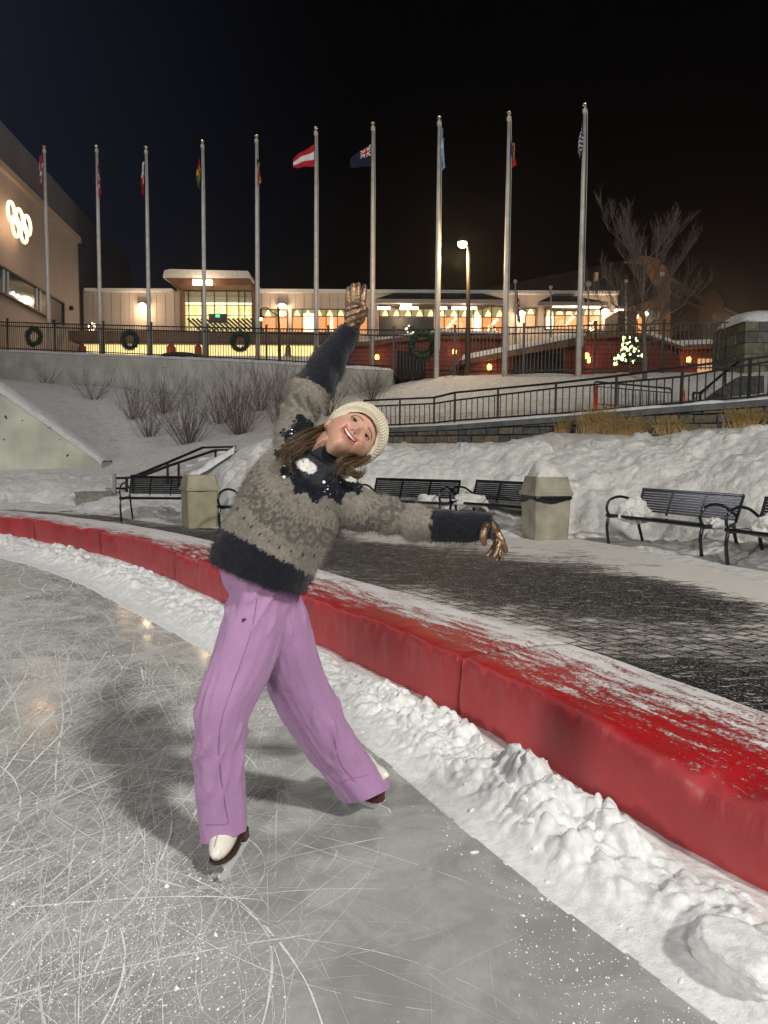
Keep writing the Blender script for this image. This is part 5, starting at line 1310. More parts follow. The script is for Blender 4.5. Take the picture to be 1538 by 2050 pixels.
# ---- streetlight, small lamp post, small flagpoles
sl = thing('streetlight', 'dark streetlight with a glowing warm lamp head among the flagpoles', 'streetlight', P(937, 752, 29.3))
Y = 29.3; mb = MB(); b, t_ = P(937, 756, Y), P(938, 503, Y); mb.tube([b, t_], [.10, .065], 10); mb.build('pole', mat('dark bronze pole', (.10, .075, .055), .5, .4), sl, smooth=True)
mb = MB(); hd = P(926, 487, Y); mb.tube([t_, t_ + Vector((-.02, 0, .12)), hd + Vector((.08, 0, .14))], [.045, .045, .05], 8); mb.build('arm', M_MULL, sl)
mb = MB(); mb.lathe([(.03, .24), (.15, .17), (.19, .06), (.19, .03)], hd, 14); mb.build('lamp_hood', M_MULL, sl)
mb = MB(); mb.ball((hd.x, hd.y, hd.z - .02), .17, 14, 10, (1, 1, .85)); mb.build('lamp_glass', mat('street lamp glass', (1, .9, .7), .5, emit=(1.0, .74, .40), estr=40), sl, smooth=True)
point('street_lamp_light', (hd.x, hd.y, hd.z - .35), 420, (1, .68, .36), .2)
lp = thing('lamp_post', 'thin dark lamp post with a curved arm before the lodge', 'lamp post', P(558, 712, 46))
Y = 46; mb = MB(); mb.tube([P(561, 730, Y), P(557, 614, Y)], [.09, .06], 8); mb.build('pole', M_MULL, lp)
mb = MB(); mb.tube(spline([P(557, 632, Y), P(548, 627, Y), P(536, 617, Y), P(523, 618, Y), P(522, 630, Y)], 20), .035, 6); mb.build('arm', M_MULL, lp)
mb = MB(); c = P(522, 634, Y); mb.lathe([(.05, .1), (.2, -.02), (.22, -.08)], c, 10); mb.build('lamp_hood', M_MULL, lp)
mb = MB(); mb.ball((c.x, c.y, c.z - .12), .13, 10, 8); mb.build('bulb', mat('soft bulb', (1, 1, 1), .5, emit=(1, .8, .5), estr=5), lp, smooth=True)
for i, (px, yt, lb) in enumerate(((1032, 563, 'thin flagpole carrying a striped flag before the lodge lamp'), (1103, 575, 'thin bare flagpole before the lodge canopy window'), (1178, 568, 'thin flagpole with a pale ball before the lodge'), (1253, 562, 'thin white flagpole at the right end of the lodge'))):
    Y = 50; t_, b = P(px, yt, Y), P(px, 690, Y); o = thing('small_flagpole', lb, 'flagpole', b, 0, 'thin flagpoles before the lodge')
    mb = MB(); mb.tube([b, t_], [.075, .05], 8); mb.build('pole', M_POLE, o, smooth=True)
    mb = MB(); mb.ball(t_, .12 if i != 2 else .2, 10, 8); mb.build('finial_ball', M_POLE, o, smooth=True)
nu, nv = 16, 20; A = np.zeros((nu, nv, 3)); cols = []
for a in range(nu):
    for b in range(nv):
        u, v_ = a / (nu - 1), b / (nv - 1); p = P(1032, 582, 50); A[a, b] = (p.x + .07 + .22 * u * (.5 + v_ * .5) + .05 * math.sin(8 * u), 49.9 + .06 * math.sin(12 * u), p.z - 1.5 * v_ * (1) - .6 * u)
        cols.append((.01, .02, .09) if v_ < .4 and u < .6 else (RED if int(v_ * 9) % 2 == 0 else WHT))
mb = MB(); mb.grid(A); me = mb.mesh('flag', M_FLAG, True); set_col(me, np.array(cols)); so = link('flag', me); so.modifiers.new('t', 'SOLIDIFY').thickness = .01
tag(so, 'limp striped red and white flag with a dark blue canton on a thin pole', 'flag', 'national flags on the flagpoles')

# ================================================================== BENCHES AND BINS
def make_bench(lb):
    L = 1.80; o = thing('park_bench', lb, 'bench', (0, 0, 0), 0, 'black slatted benches along the snow bank')
    # local: x along the seat, -y is the front, z up
    mb = MB()
    for k in range(7): mb.box((0, -.25 + k * .072, .445 - .002 * k * k * .4), (L, .056, .018))
    mb.tube([(-L / 2, -.285, .44), (L / 2, -.285, .44)], .024, 10); mb.build('seat', M_BENCH, o, local=True)
    mb = MB()
    for k in range(9):
        z = .505 + k * .034; mb.box((0, .235 + (z - .5) * .42, z), (L - .03, .014, .028), rx=-.39)
    mb.tube([(-L / 2, .362, .80), (L / 2, .362, .80)], .02, 8)
    for x in (-L / 2 + .01, -L / 6, L / 6, L / 2 - .01): mb.bar((x, .25, .46), (x, .368, .80), .03, .02)
    mb.build('backrest', M_BENCH, o, local=True)
    for x in (-L / 2 + .03, L / 2 - .03):
        mb = MB(); mb.tube(spline([(x, -.27, .44), (x, -.315, .54), (x, -.27, .65), (x, -.12, .70), (x, .05, .68), (x, .20, .60), (x, .27, .56)], 30), .019, 8); mb.build('armrest', M_BENCH, o, smooth=True, local=True)
        mb = MB(); mb.tube(spline([(x, -.27, .44), (x, -.30, .30), (x, -.285, .15), (x, -.25, -.03)], 16), [(.026, .018)] * 16, 8); mb.build('leg', M_BENCH, o, smooth=True, local=True)
        mb = MB(); mb.tube(spline([(x, .24, .46), (x, .27, .30), (x, .33, .12), (x, .38, -.03)], 16), [(.026, .018)] * 16, 8); mb.build('leg', M_BENCH, o, smooth=True, local=True)
        mb = MB(); mb.bar((x, -.27, .425), (x, .24, .43), .03, .05); mb.build('seat_bracket', M_BENCH, o, local=True)
    return o
def place_bench(l, r, lb, z=0.02):
    """l, r: world points of the front edge ends as seen by a sitter's viewer"""
    global BENCH0
    if BENCH0 is None: o = BENCH0 = make_bench(lb)
    else: o = copy_tree(BENCH0); o['label'] = lb
    d = Vector((r[0] - l[0], r[1] - l[1], 0)).normalized(); mid = (Vector((l[0], l[1], 0)) + Vector((r[0], r[1], 0))) / 2
    n = Vector((-d.y, d.x, 0))          # back direction
    o.location = (mid.x + n.x * .285, mid.y + n.y * .285, z); o.rotation_euler = (0, 0, math.atan2(d.y, d.x)); return o
BENCH0 = None
place_bench((3.2, 11.05), (3.9, 9.42), 'black slatted bench with gleaming backrest and a snow lump on its left end', .0)
place_bench((3.98, 8.95), (4.75, 7.35), 'black bench cut off by the right picture edge', .0)
place_bench((1.15, 13.45), (2.25, 12.05), 'black bench half hidden behind the snow capped bin', .02)
place_bench((-.50, 14.05), (.96, 13.05), 'black bench right behind the skater under the outstretched sleeve', .02)
place_bench((-2.58, 12.0), (-1.0, 11.15), 'black bench mostly hidden behind the skater, one armrest showing at left', .02)
_fb = place_bench((-4.95, 13.85), (-3.18, 13.85), 'farthest black bench, left behind the beige bin by the stair', .03); _fb.scale = (.64, 1, 1); _fb.location.x = -4.17

def heap(name, lb, c, sx, sy, sz, seed, lump=.42):
    me = bpy.data.meshes.new(name); bm = bmesh.new(); bmesh.ops.create_icosphere(bm, subdivisions=5, radius=1)
    co = np.array([v.co for v in bm.verts]); f = 1 + lump * 2 * (fbm(co[:, 0] * 1.6 + seed, co[:, 1] * 1.6, 4, seed, co[:, 2] * 1.6) - .5) + lump * .7 * (fbm(co[:, 0] * 5 + seed, co[:, 1] * 5, 3, seed + 3, co[:, 2] * 5) - .5)
    co = co * f[:, None]; co[:, 2] = np.where(co[:, 2] < 0, co[:, 2] * .35, co[:, 2])
    for v, p in zip(bm.verts, co): v.co = (c[0] + p[0] * sx, c[1] + p[1] * sy, c[2] + p[2] * sz)
    bm.to_mesh(me); bm.free(); me.materials.append(M_BANK); me.polygons.foreach_set('use_smooth', [True] * len(me.polygons))
    return tag(link(name, me), lb, 'snow heap', 'snow lumps on the benches')
heap('snow_heap', 'large snow lump on the left end of the gleaming bench', (3.50, 10.82, .43), .22, .20, .24, 3)
heap('snow_heap', 'snow lump on the right end of the gleaming bench by its armrest', (4.14, 9.62, .42), .15, .18, .10, 5)
heap('snow_heap', 'snow lump on the bench cut off by the right picture edge', (4.46, 8.72, .42), .26, .24, .22, 6)
heap('snow_heap', 'low snow drift on the seat beside the snow capped bin', (1.50, 13.30, .45), .30, .15, .17, 8)
heap('snow_heap', 'snow on the right end of the bench right behind the skater', (.80, 13.45, .45), .20, .15, .15, 9)

M_BIN = mat('beige plastic bin', (.36, .34, .26), .55, var=.12, vscale=3.5, bump=.25, bscale=25, col2=(.22, .21, .165))
M_BIN2 = mat('sand plastic bin', (.33, .30, .20), .55, var=.12, vscale=5, bump=.2, bscale=25)
def make_bin(lb, c, rz, m, snow, s=1.0, bag_drop=.10):
    o = thing('trash_bin', lb, 'trash bin', c, rz, 'beige trash bins by the benches'); o.scale = (s, s, s)
    def fr(mb, w0, d0, z0, w1, d1, z1, ch=.03):
        def ring(w, d, z): return [(-w + ch, -d, z), (w - ch, -d, z), (w, -d + ch, z), (w, d - ch, z), (w - ch, d, z), (-w + ch, d, z), (-w, d - ch, z), (-w, -d + ch, z)]
        mb.add(ring(w0, d0, z0) + ring(w1, d1, z1), [tuple(range(8))[::-1], tuple(range(8, 16))] + [(i, (i + 1) % 8, 8 + (i + 1) % 8, 8 + i) for i in range(8)])
    mb = MB(); fr(mb, .256, .256, -.04, .278, .278, .665); mb.build('body', m, o, local=True)
    mb = MB(); fr(mb, .30, .30, .675, .30, .30, .735, .02); fr(mb, .285, .285, .735, .245, .235, .95); lid = mb.build('lid', m, o, local=True)
    mb = MB(); tl = lambda z: .285 + (.235 - .285) * (z - .735) / .215 
    for y_ in (-1,):
        mb.prism([(-.20, y_ * (tl(.77) + .006), .77), (.20, y_ * (tl(.77) + .006), .77), (.185, y_ * (tl(.915) + .006), .915), (-.185, y_ * (tl(.915) + .006), .915)], (0, .01, 0))
    mb.build('flap', m, lid, local=True)
    n = 60; A = np.zeros((n, 6, 3)); RR = np.random.default_rng(int(abs(c[0]) * 100))
    for i in range(n):
        a = 2 * math.pi * i / n; cx, cy = math.cos(a), math.sin(a); k = .283 / max(abs(cx), abs(cy))
        for j in range(6):
            v_ = j / 5; wob = .012 * math.sin(i * 2.1 + j) ; A[i, j] = (cx * (k + .012 * math.sin(v_ * 3.1) + wob * .5), cy * (k + .012 * math.sin(v_ * 3.1) + wob * .5), .69 - (bag_drop * (.7 + .6 * math.sin(a * 1.5 + 1) ** 2)) * v_)
    MB().grid(A, True).build('bin_bag', mat('black bag', (.010, .010, .012), .25), o, smooth=True, local=True)
    if snow:
        nn = 26; A = np.zeros((nn, nn, 3))
        for i in range(nn):
            for j in range(nn):
                a, b = i / (nn - 1) * 2 - 1, j / (nn - 1) * 2 - 1; h_ = max(0, 1 - abs(a) ** 2.6) * max(0, 1 - abs(b) ** 2.6)
                A[i, j] = (a * .225, b * .215, .945 + .22 * h_ ** .7 * (.75 + .5 * float(fbm(np.array(a * 2.), np.array(b * 2.), 3, 8))) * (1 - .45 * a))
        MB().grid(A).build('snow_cap', M_BANK, o, smooth=True, local=True)
    return o
g = G(1096, 1078, 0); make_bin('grey beige trash bin with a snow cap and black bag, right of the outstretched hand', ((1093 - CX) / FPX * 11.65, 11.65, 0), rad(14), M_BIN, True, 1.02)
p = P(396, 1050, 13.0); make_bin('sand coloured trash bin without snow, left of the skater', (p.x, 13.15, .03), rad(28), M_BIN2, False, .93, .025)

# ================================================================== THE SKATER
_P0 = P
def P(px, py, Y): return _P0(px, py, Y - 0.085)      # the skater's depths below are given 8.5 cm too far
def fuse(mb, voxel, smooth=4, name='fused'):
    """union overlapping closed tubes into one continuous skin"""
    me = mb.mesh(name, []); ob = bpy.data.objects.new(name, me); COL.objects.link(ob)
    m = ob.modifiers.new('r', 'REMESH'); m.mode = 'VOXEL'; m.voxel_size = voxel; m.use_smooth_shade = True
    if smooth: s = ob.modifiers.new('s', 'SMOOTH'); s.factor = .5; s.iterations = smooth
    dg = bpy.context.evaluated_depsgraph_get(); me2 = bpy.data.meshes.new_from_object(ob.evaluated_get(dg))
    bpy.data.objects.remove(ob); bpy.data.meshes.remove(me); me2.name = name
    return me2
def get_co(me): a = np.empty(len(me.vertices) * 3, np.float32); me.vertices.foreach_get('co', a); return a.reshape(-1, 3).astype(float)
def get_no(me): a = np.empty(len(me.vertices) * 3, np.float32); me.vertices.foreach_get('normal', a); return a.reshape(-1, 3).astype(float)
def put_co(me, c): me.vertices.foreach_set('co', c.astype(np.float32).ravel()); me.update()
def pxt(rows, n, rk=1.0):
    """rows of (px, py, depth, half width px[, ratio]) -> resampled points and radii in metres"""
    q = []
    for r in rows:
        p = P(r[0], r[1], r[2]); k = (r[2] - .085) / FPX * rk; q.append((p.x, p.y, p.z, r[3] * k, r[3] * k * (r[4] if len(r) > 4 else 1.0)))
    s = spline(q, n); return [Vector(a[:3]) for a in s], [(max(a[3], .003), max(a[4], .003)) for a in s]
def img(x, y): return Rv * x - Uv * y          # a direction given in picture axes (x right, y down)
def finish(me, m, name, parent, smooth=True):
    me.materials.clear(); me.materials.append(m); me.polygons.foreach_set('use_smooth', [smooth] * len(me.polygons)); me.update(); return link(name, me, parent)
def project(c):
    d = c - np.array(CAMP); f = d @ np.array(Fv); return CX + FPX * (d @ np.array(Rv)) / f, CY - FPX * (d @ np.array(Uv)) / f

gp = G(470, 1700, 0)
man = thing('person', 'smiling person in a patterned sweater, lilac trousers and cream beanie, arms flung wide on skates', 'person', (gp.x, gp.y, 0))

# ---- trousers
LEGF = [(520, 1180, 2.52, 60), (508, 1250, 2.49, 63, .95), (484, 1330, 2.46, 61, .92), (452, 1405, 2.43, 55, .92), (441, 1480, 2.44, 50, .95), (442, 1560, 2.46, 50, 1.0), (447, 1630, 2.485, 49, 1.1), (450, 1672, 2.495, 47, 1.22), (452, 1710, 2.50, 47, 1.25)]
LEGR = [(538, 1190, 2.55, 58), (566, 1280, 2.60, 62, .95), (592, 1365, 2.66, 60, .92), (638, 1450, 2.72, 54, .95), (688, 1524, 2.79, 51, 1.0), (728, 1580, 2.825, 49, 1.15), (752, 1616, 2.85, 49, 1.2)]
tb_ = MB()
for L in (LEGF, LEGR): p_, r_ = pxt(L, 40); tb_.tube(p_, r_, 28, hint=Rv)
p_, r_ = pxt([(520, 1228, 2.52, 58, .75), (527, 1190, 2.52, 70, .75), (524, 1140, 2.53, 82, .70), (528, 1085, 2.54, 84, .66)], 16); tb_.tube(p_, r_, 28, hint=img(.93, .36))
me = fuse(tb_, .0055, 6, 'trousers')
c = get_co(me); n = get_no(me); px, py = project(c)
def leg_param(L):
    p_, _ = pxt(L, 120); q = np.array([tuple(v) for v in p_]); d2 = ((c[:, None, :] - q[None]) ** 2).sum(-1); i = d2.argmin(1); return i / 119.0, np.sqrt(d2.min(1)), q, i
tf, df, qf, i_f = leg_param(LEGF); tr_, dr_, qr, i_r = leg_param(LEGR)
onf = df < dr_; tt = np.where(onf, tf, tr_); ax = np.where(onf[:, None], qf[i_f], qr[i_r])
ang = np.arctan2((c - ax) @ np.array(Fv), (c - ax) @ np.array(Rv))
lenm = np.where(onf, tt * .86, tt * .80)
# soft vertical drape, knee and hem creases
w1 = fbm(np.cos(ang) * 2.2 + 3 * onf, np.sin(ang) * 2.2, 3, 3, lenm * 3.2) - .5
diag = lenm * 26 + 5.5 * np.sin(ang + 1.0 * onf) + 2.2 * fbm(np.cos(ang) * 1.5, np.sin(ang) * 1.5, 2, 5, lenm * 5)
rid = (1 - np.abs(np.mod(diag / 3.1, 1) - .5) * 2) ** 3
kz = np.exp(-((tt - .50) / .13) ** 2) + .8 * np.exp(-((tt - .92) / .09) ** 2) + .7 * np.exp(-((tt - .06) / .10) ** 2)
msk = sstep(.40, .62, fbm(np.cos(ang) * 1.8 + 5, np.sin(ang) * 1.8, 2, 9, lenm * 4 + 2 * onf))
dsp = .018 * w1 + .014 * rid * np.clip(kz, 0.10, 1) * msk + .004 * (fbm(c[:, 0] * 30, c[:, 1] * 30, 3, 8, c[:, 2] * 18) - .5)
# one long lengthwise crease on the rear shin
dsp -= .006 * np.exp(-((ang - (-1.75)) / .2) ** 2) * (~onf) * sstep(.5, .65, tt)
# hem band
dsp += .0035 * sstep(.855, .860, tt)
c = c + n * dsp[:, None]
# gather at the hip pocket on the left
pc = np.array(P(468, 1208, 2.46)); dd = np.linalg.norm(c - pc, axis=1); c -= n * (.020 * np.exp(-(dd / .045) ** 2))[:, None]
put_co(me, c)
bm = bmesh.new(); bm.from_mesh(me); bm.verts.ensure_lookup_table(); bm.faces.ensure_lookup_table()
cuts_ = []
for L, own, hem in ((LEGF, onf, (447, 1668, 2.495, .24, 1.0)), (LEGR, ~onf, (727, 1588, 2.83, .30, 1.0))):
    flag = own & (tt > .78)
    fs_ = [f for f in bm.faces if all(flag[v.index] for v in f.verts)]
    geo = set(fs_); [geo.update(f.edges) for f in fs_]; [geo.update(f.verts) for f in fs_]; cuts_.append((geo, hem))
for geo, (hx, hy, hY, nx, ny) in cuts_:
    bmesh.ops.bisect_plane(bm, geom=list(geo), dist=1e-6, plane_co=P(hx, hy, hY), plane_no=(img(nx, ny) - Vector(Fv) * .10).normalized(), clear_outer=True)
bm.to_mesh(me); bm.free(); c = get_co(me)
sd = None
t = NT('lilac shell fabric'); v = t.tc.outputs['Object']
t.set(Base_Color=t.mix(t.noise(v, 5, 4), (.40, .225, .41), (.36, .20, .375)), Roughness=.62, Specular_IOR_Level=.35, Sheen_Weight=.15)
t.set(Normal=t.bump(t.math('ADD', t.math('MULTIPLY', t.noise(t.mapping(v, (1, 1, .8)), 13, 4, .5, .8), .7), t.math('MULTIPLY', t.noise(v, 900, 2), .06)), .35, .012))
trs = finish(me, t.m, 'trousers', man)
M_SEAM = mat('lilac seam', (.22, .11, .23), .8)
def snapc(px_, py_):
    """nearest front surface point of the trousers at a picture position"""
    gx, gy = project(c); m_ = np.hypot(gx - px_, gy - py_) < 5; 
    if not m_.any(): m_ = np.hypot(gx - px_, gy - py_) < 12
    k = np.where(m_)[0]; return Vector(c[k[np.argmin(c[k] @ np.array(Fv))]])
def seamline(pts, r=.0009):
    q = spline(pts, 34); w_ = [snapc(*a) for a in q]; w_ = np.array([tuple(a) for a in w_]); w_ = np.apply_along_axis(lambda a: np.convolve(np.pad(a, 2, 'edge'), np.ones(5) / 5, 'valid'), 0, w_)
    mb = MB(); mb.tube([Vector(a) - Fv * .0008 for a in w_], r, 5); mb.build('seam', M_SEAM, trs)
seamline([(520, 1190), (502, 1260), (474, 1350), (447, 1430), (438, 1500), (446, 1580), (458, 1632), (461, 1650)])
seamline([(408, 1652), (440, 1655), (461, 1650)]); seamline([(676, 1572), (712, 1560), (748, 1548)]); seamline([(665, 1480), (690, 1540), (715, 1568)])
mb = MB()
for dx, dy in ((-3.6, 1.2), (2.6, -1.6), (0, 3.6)):
    q = snapc(489 + dx, 1237 + dy) - Fv * .003; s = .0042
    mb.prism([q + img(s, 0), q + img(0, s), q + img(-s, 0), q + img(0, -s)], Fv * .0012)
mb.build('hip_emblem', mat('grey emblem', (.035, .02, .05), .6), trs)

# ---- sweater
TORSO = [(517, 1154, 2.51, 103, .72), (527, 1126, 2.51, 105, .72), (546, 1090, 2.52, 106, .72), (572, 1038, 2.53, 108, .68), (601, 988, 2.54, 109, .64), (629, 944, 2.55, 92, .60), (648, 912, 2.56, 56, .7), (657, 897, 2.56, 40, .9)]
ARMU = [(600, 930, 2.57, 52), (589, 880, 2.60, 42), (600, 830, 2.64, 36), (626, 782, 2.68, 38), (652, 735, 2.72, 35), (681, 690, 2.75, 27), (702, 660, 2.76, 18)]
ARMD = [(660, 985, 2.54, 60), (705, 1015, 2.53, 47), (755, 1028, 2.52, 38), (805, 1040, 2.51, 35), (855, 1050, 2.50, 34), (912, 1053, 2.48, 31), (958, 1052, 2.47, 29), (985, 1052, 2.465, 25)]
tb_ = MB()
p_, r_ = pxt(TORSO, 36); tb_.tube(p_, r_, 36, hint=img(.856, .518))
for L in (ARMU, ARMD): p_, r_ = pxt(L, 36); tb_.tube(p_, r_, 24, hint=Fv)
me = fuse(tb_, .0048, 8, 'sweater')
c = get_co(me); n = get_no(me)
def par(L, k=120):
    p_, _ = pxt(L, k); q = np.array([tuple(v) for v in p_]); d2 = ((c[:, None, :] - q[None]) ** 2).sum(-1); i = d2.argmin(1); return i / (k - 1.0), np.sqrt(d2.min(1))
tT, dT = par(TORSO); tU, dU = par(ARMU); tD, dD = par(ARMD)
px, py = project(c)
onU = (dU < dT) & (tU > .22); onD = (dD < dT) & (tD > .25)
fold = fbm(c[:, 0] * 5 + 2.5 * c[:, 2], c[:, 2] * 4 - c[:, 0] * 3, 3, 4, c[:, 1] * 5) - .5
c2 = c + n * (.030 * fold + .007 * (fbm(c[:, 0] * 16, c[:, 1] * 16, 3, 6, c[:, 2] * 16) - .5))[:, None]
# arm folds at the raised sleeve
c2 += n * (.006 * np.sin(tU * 38 + 9 * fold + 2 * np.arctan2(n[:, 1], n[:, 0])) * np.exp(-((tU - .50) / .25) ** 2) * onU)[:, None]
c2 += n * (.007 * np.sin(tD * 40 + 4 * fold) * np.exp(-((tD - .45) / .25) ** 2) * onD)[:, None]
put_co(me, c2)
neck = np.array(P(655, 905, 2.50)); rn = np.linalg.norm((c - neck) * np.array([1, .75, 1]), axis=1)
jag = fbm(c[:, 0] * 60, c[:, 2] * 60, 3, 2, c[:, 1] * 60) - .5; jag2 = fbm(c[:, 0] * 140, c[:, 2] * 140, 2, 12, c[:, 1] * 140) - .5
NAVY, TAUPE, CHAR, INK, GREY = np.array((.0085, .010, .0165)), np.array((.205, .186, .158)), np.array((.030, .032, .040)), np.array((.005, .006, .010)), np.array((.112, .100, .087))
col = np.tile(TAUPE, (len(c), 1)) * (1 + .5 * jag2 + .35 * (fbm(c[:, 0] * 14, c[:, 2] * 14, 3, 22, c[:, 1] * 14) - .5))[:, None]
th_ = np.arctan2((c - neck) @ np.array(img(-.856, -.518).normalized()), (c - neck) @ np.array(img(-.518, .856).normalized()))
def paint(mask, colr): col[mask] = colr * (1 + .6 * jag2[mask])[:, None]
motif = np.sin(th_ * 22)
band = (np.abs(rn + .030 * jag - .268) < .030) & ~onU
rr = (rn - .268) / .030
dia = np.abs(np.mod(th_ * 5.4, 1) - .5) * 2
pat_ = band & ((np.abs(np.abs(rr) - dia) < .36) | (np.abs(rr) > .78) & (np.mod(th_ * 21, 1) < .5) | (np.abs(rr) < .22) & (dia > .75))
paint(pat_, GREY)
paint((np.abs(rn - .222 + .02 * jag) < .008) & (np.mod(th_ * 16, 1) < .4) & ~onU, GREY)
paint((np.abs(rn - .325) < .0055) & (np.mod(th_ * 9, 1) < .14) & ~onU & ~onD, INK * 2)
paint((rn + .030 * jag < .150 + .012 * np.sin(th_ * 14)) & ~(onU & (tU > .30)), INK * 1.6)
paint(rn + .03 * jag < .108, CHAR)
paint(onU & (np.abs(tU - .36 + .05 * jag) < .035) & (np.sin(th_ * 40) > -.3), GREY)
for a, b, ex in ((612, 930, (26, 12)), (700, 953, (24, 11))):
    dx, dy = px - a, py - b; u = dx * .87 + dy * .48; v_ = -dx * .48 + dy * .87
    paint((np.hypot(u / ex[0], v_ / ex[1]) + .9 * jag < 1) & (rn < .16), np.array((.72, .71, .68)))
paint((tT < .225 + .030 * jag + .030 * jag2) & ~onU & ~onD & (rn > .26), NAVY)
paint(onU & (tU > .50 + .035 * jag + .03 * jag2), NAVY); paint(onD & (tD > .60 + .03 * jag + .03 * jag2), NAVY)
set_col(me, np.clip(col, 0, 1))
M_KNIT = vcol_mat('mohair knit', .95, .5, 420, .004, .1, .25, .22)
swt = finish(me, M_KNIT, 'sweater', man)
# mohair fuzz standing off the knit
N = 42000; rg = np.random.default_rng(3)
vsel = rg.integers(0, len(c2), N); nn_ = get_no(me)[vsel] if False else n[vsel]
down = np.array(img(-.45, .85).normalized())
d_ = nn_ * rg.uniform(.35, 1.0, (N, 1)) + rg.normal(0, .45, (N, 3)) + down * .45; d_ /= np.linalg.norm(d_, axis=1)[:, None]
L_ = (.006 + .016 * rg.random(N) ** 2)[:, None]; base = c2[vsel] - swt_off if False else c2[vsel] + rg.normal(0, .002, (N, 3))
s_ = np.cross(d_, rg.normal(0, 1, (N, 3))); s_ /= np.linalg.norm(s_, axis=1)[:, None]; s_ *= .00045
b1_, b2_, tip = base - s_, base + s_, base + d_ * L_
V = np.stack([b1_, b2_, tip], 1).reshape(-1, 3); cc_ = np.repeat(col[vsel] * rg.uniform(.8, 1.6, (N, 1)), 3, 0)
me = bpy.data.meshes.new('fuzz'); me.vertices.add(3 * N); me.vertices.foreach_set('co', V.astype(np.float32).ravel()); me.loops.add(3 * N); me.loops.foreach_set('vertex_index', np.arange(3 * N, dtype=np.int32)); me.polygons.add(N); me.polygons.foreach_set('loop_start', np.arange(0, 3 * N, 3, dtype=np.int32)); me.update(calc_edges=True)
set_col(me, np.clip(cc_, 0, 1)); me.materials.append(M_KNIT); fz = link('mohair_fuzz', me, man); fz['kind'] = 'stuff'
# sewn-on black sequins, pearls and beads
mb = MB(); rg = random.Random(8); gx, gy = project(c2); facing = (n @ np.array(Fv)) < -.25
ring_i = np.where(facing & (np.abs(rn - .135 - .012 * np.sin(th_ * 14)) < .022) & (gx > 500))[0]
for k in rg.sample(list(ring_i), 95):
    p = Vector(c2[k]); m_ = Vector(n[k]); u = m_.orthogonal().normalized(); w_ = m_.cross(u); r = .0055
    mb.add([p + m_ * .003 + (u * math.cos(a) + w_ * math.sin(a)) * r for a in np.linspace(0, 6.2832, 9)[:-1]] + [p + m_ * .0055], [(i, (i + 1) % 8, 8) for i in range(8)])
mb.build('sequins', mat('black sequin', (.006, .007, .012), .25, spec=.6), swt)['kind'] = 'stuff'
def onswt(a, b): m_ = np.where(facing & (np.hypot(gx - a, gy - b) < 6))[0]; k = m_[np.argmin(c2[m_] @ np.array(Fv))]; return Vector(c2[k]), Vector(n[k])
mb = MB()
for a, b in ((566, 952), (651, 962)): p, m_ = onswt(a, b); mb.ball(p + m_ * .005, .0058, 12, 8)
mb.build('pearls', mat('pearl', (.85, .85, .9), .15, coat=.6), swt, smooth=True)
mb = MB()
for a, b, dx, dy in ((559, 982, 4, 10), (590, 995, 6, 9), (655, 1015, 6, 6)):
    p, m_ = onswt(a, b); mb.bar(p + m_ * .006, p + m_ * .006 + img(dx, dy) * .0016, .0018)
for a, b in ((513, 975), (529, 985), (572, 1010), (604, 1020), (638, 1030), (670, 1040), (733, 1033), (760, 1022), (718, 1046), (786, 1008)):
    p, m_ = onswt(a, b); mb.ball(p + m_ * .004, .0017, 6, 5)
mb.build('silver_beads', mat('silver bead', (.9, .9, .9), .1, 1.0), swt)
# collar
mb = MB(); p_, r_ = pxt([(640, 922, 2.545, 43, .95), (652, 906, 2.55, 39, .95), (659, 895, 2.55, 37, .95)], 10)
mb.tube(p_, r_, 30, hint=img(.6, .8)); me = mb.mesh('collar', [], True); set_col(me, np.tile(CHAR * .8, (len(me.vertices), 1))); finish(me, M_KNIT, 'collar', swt)
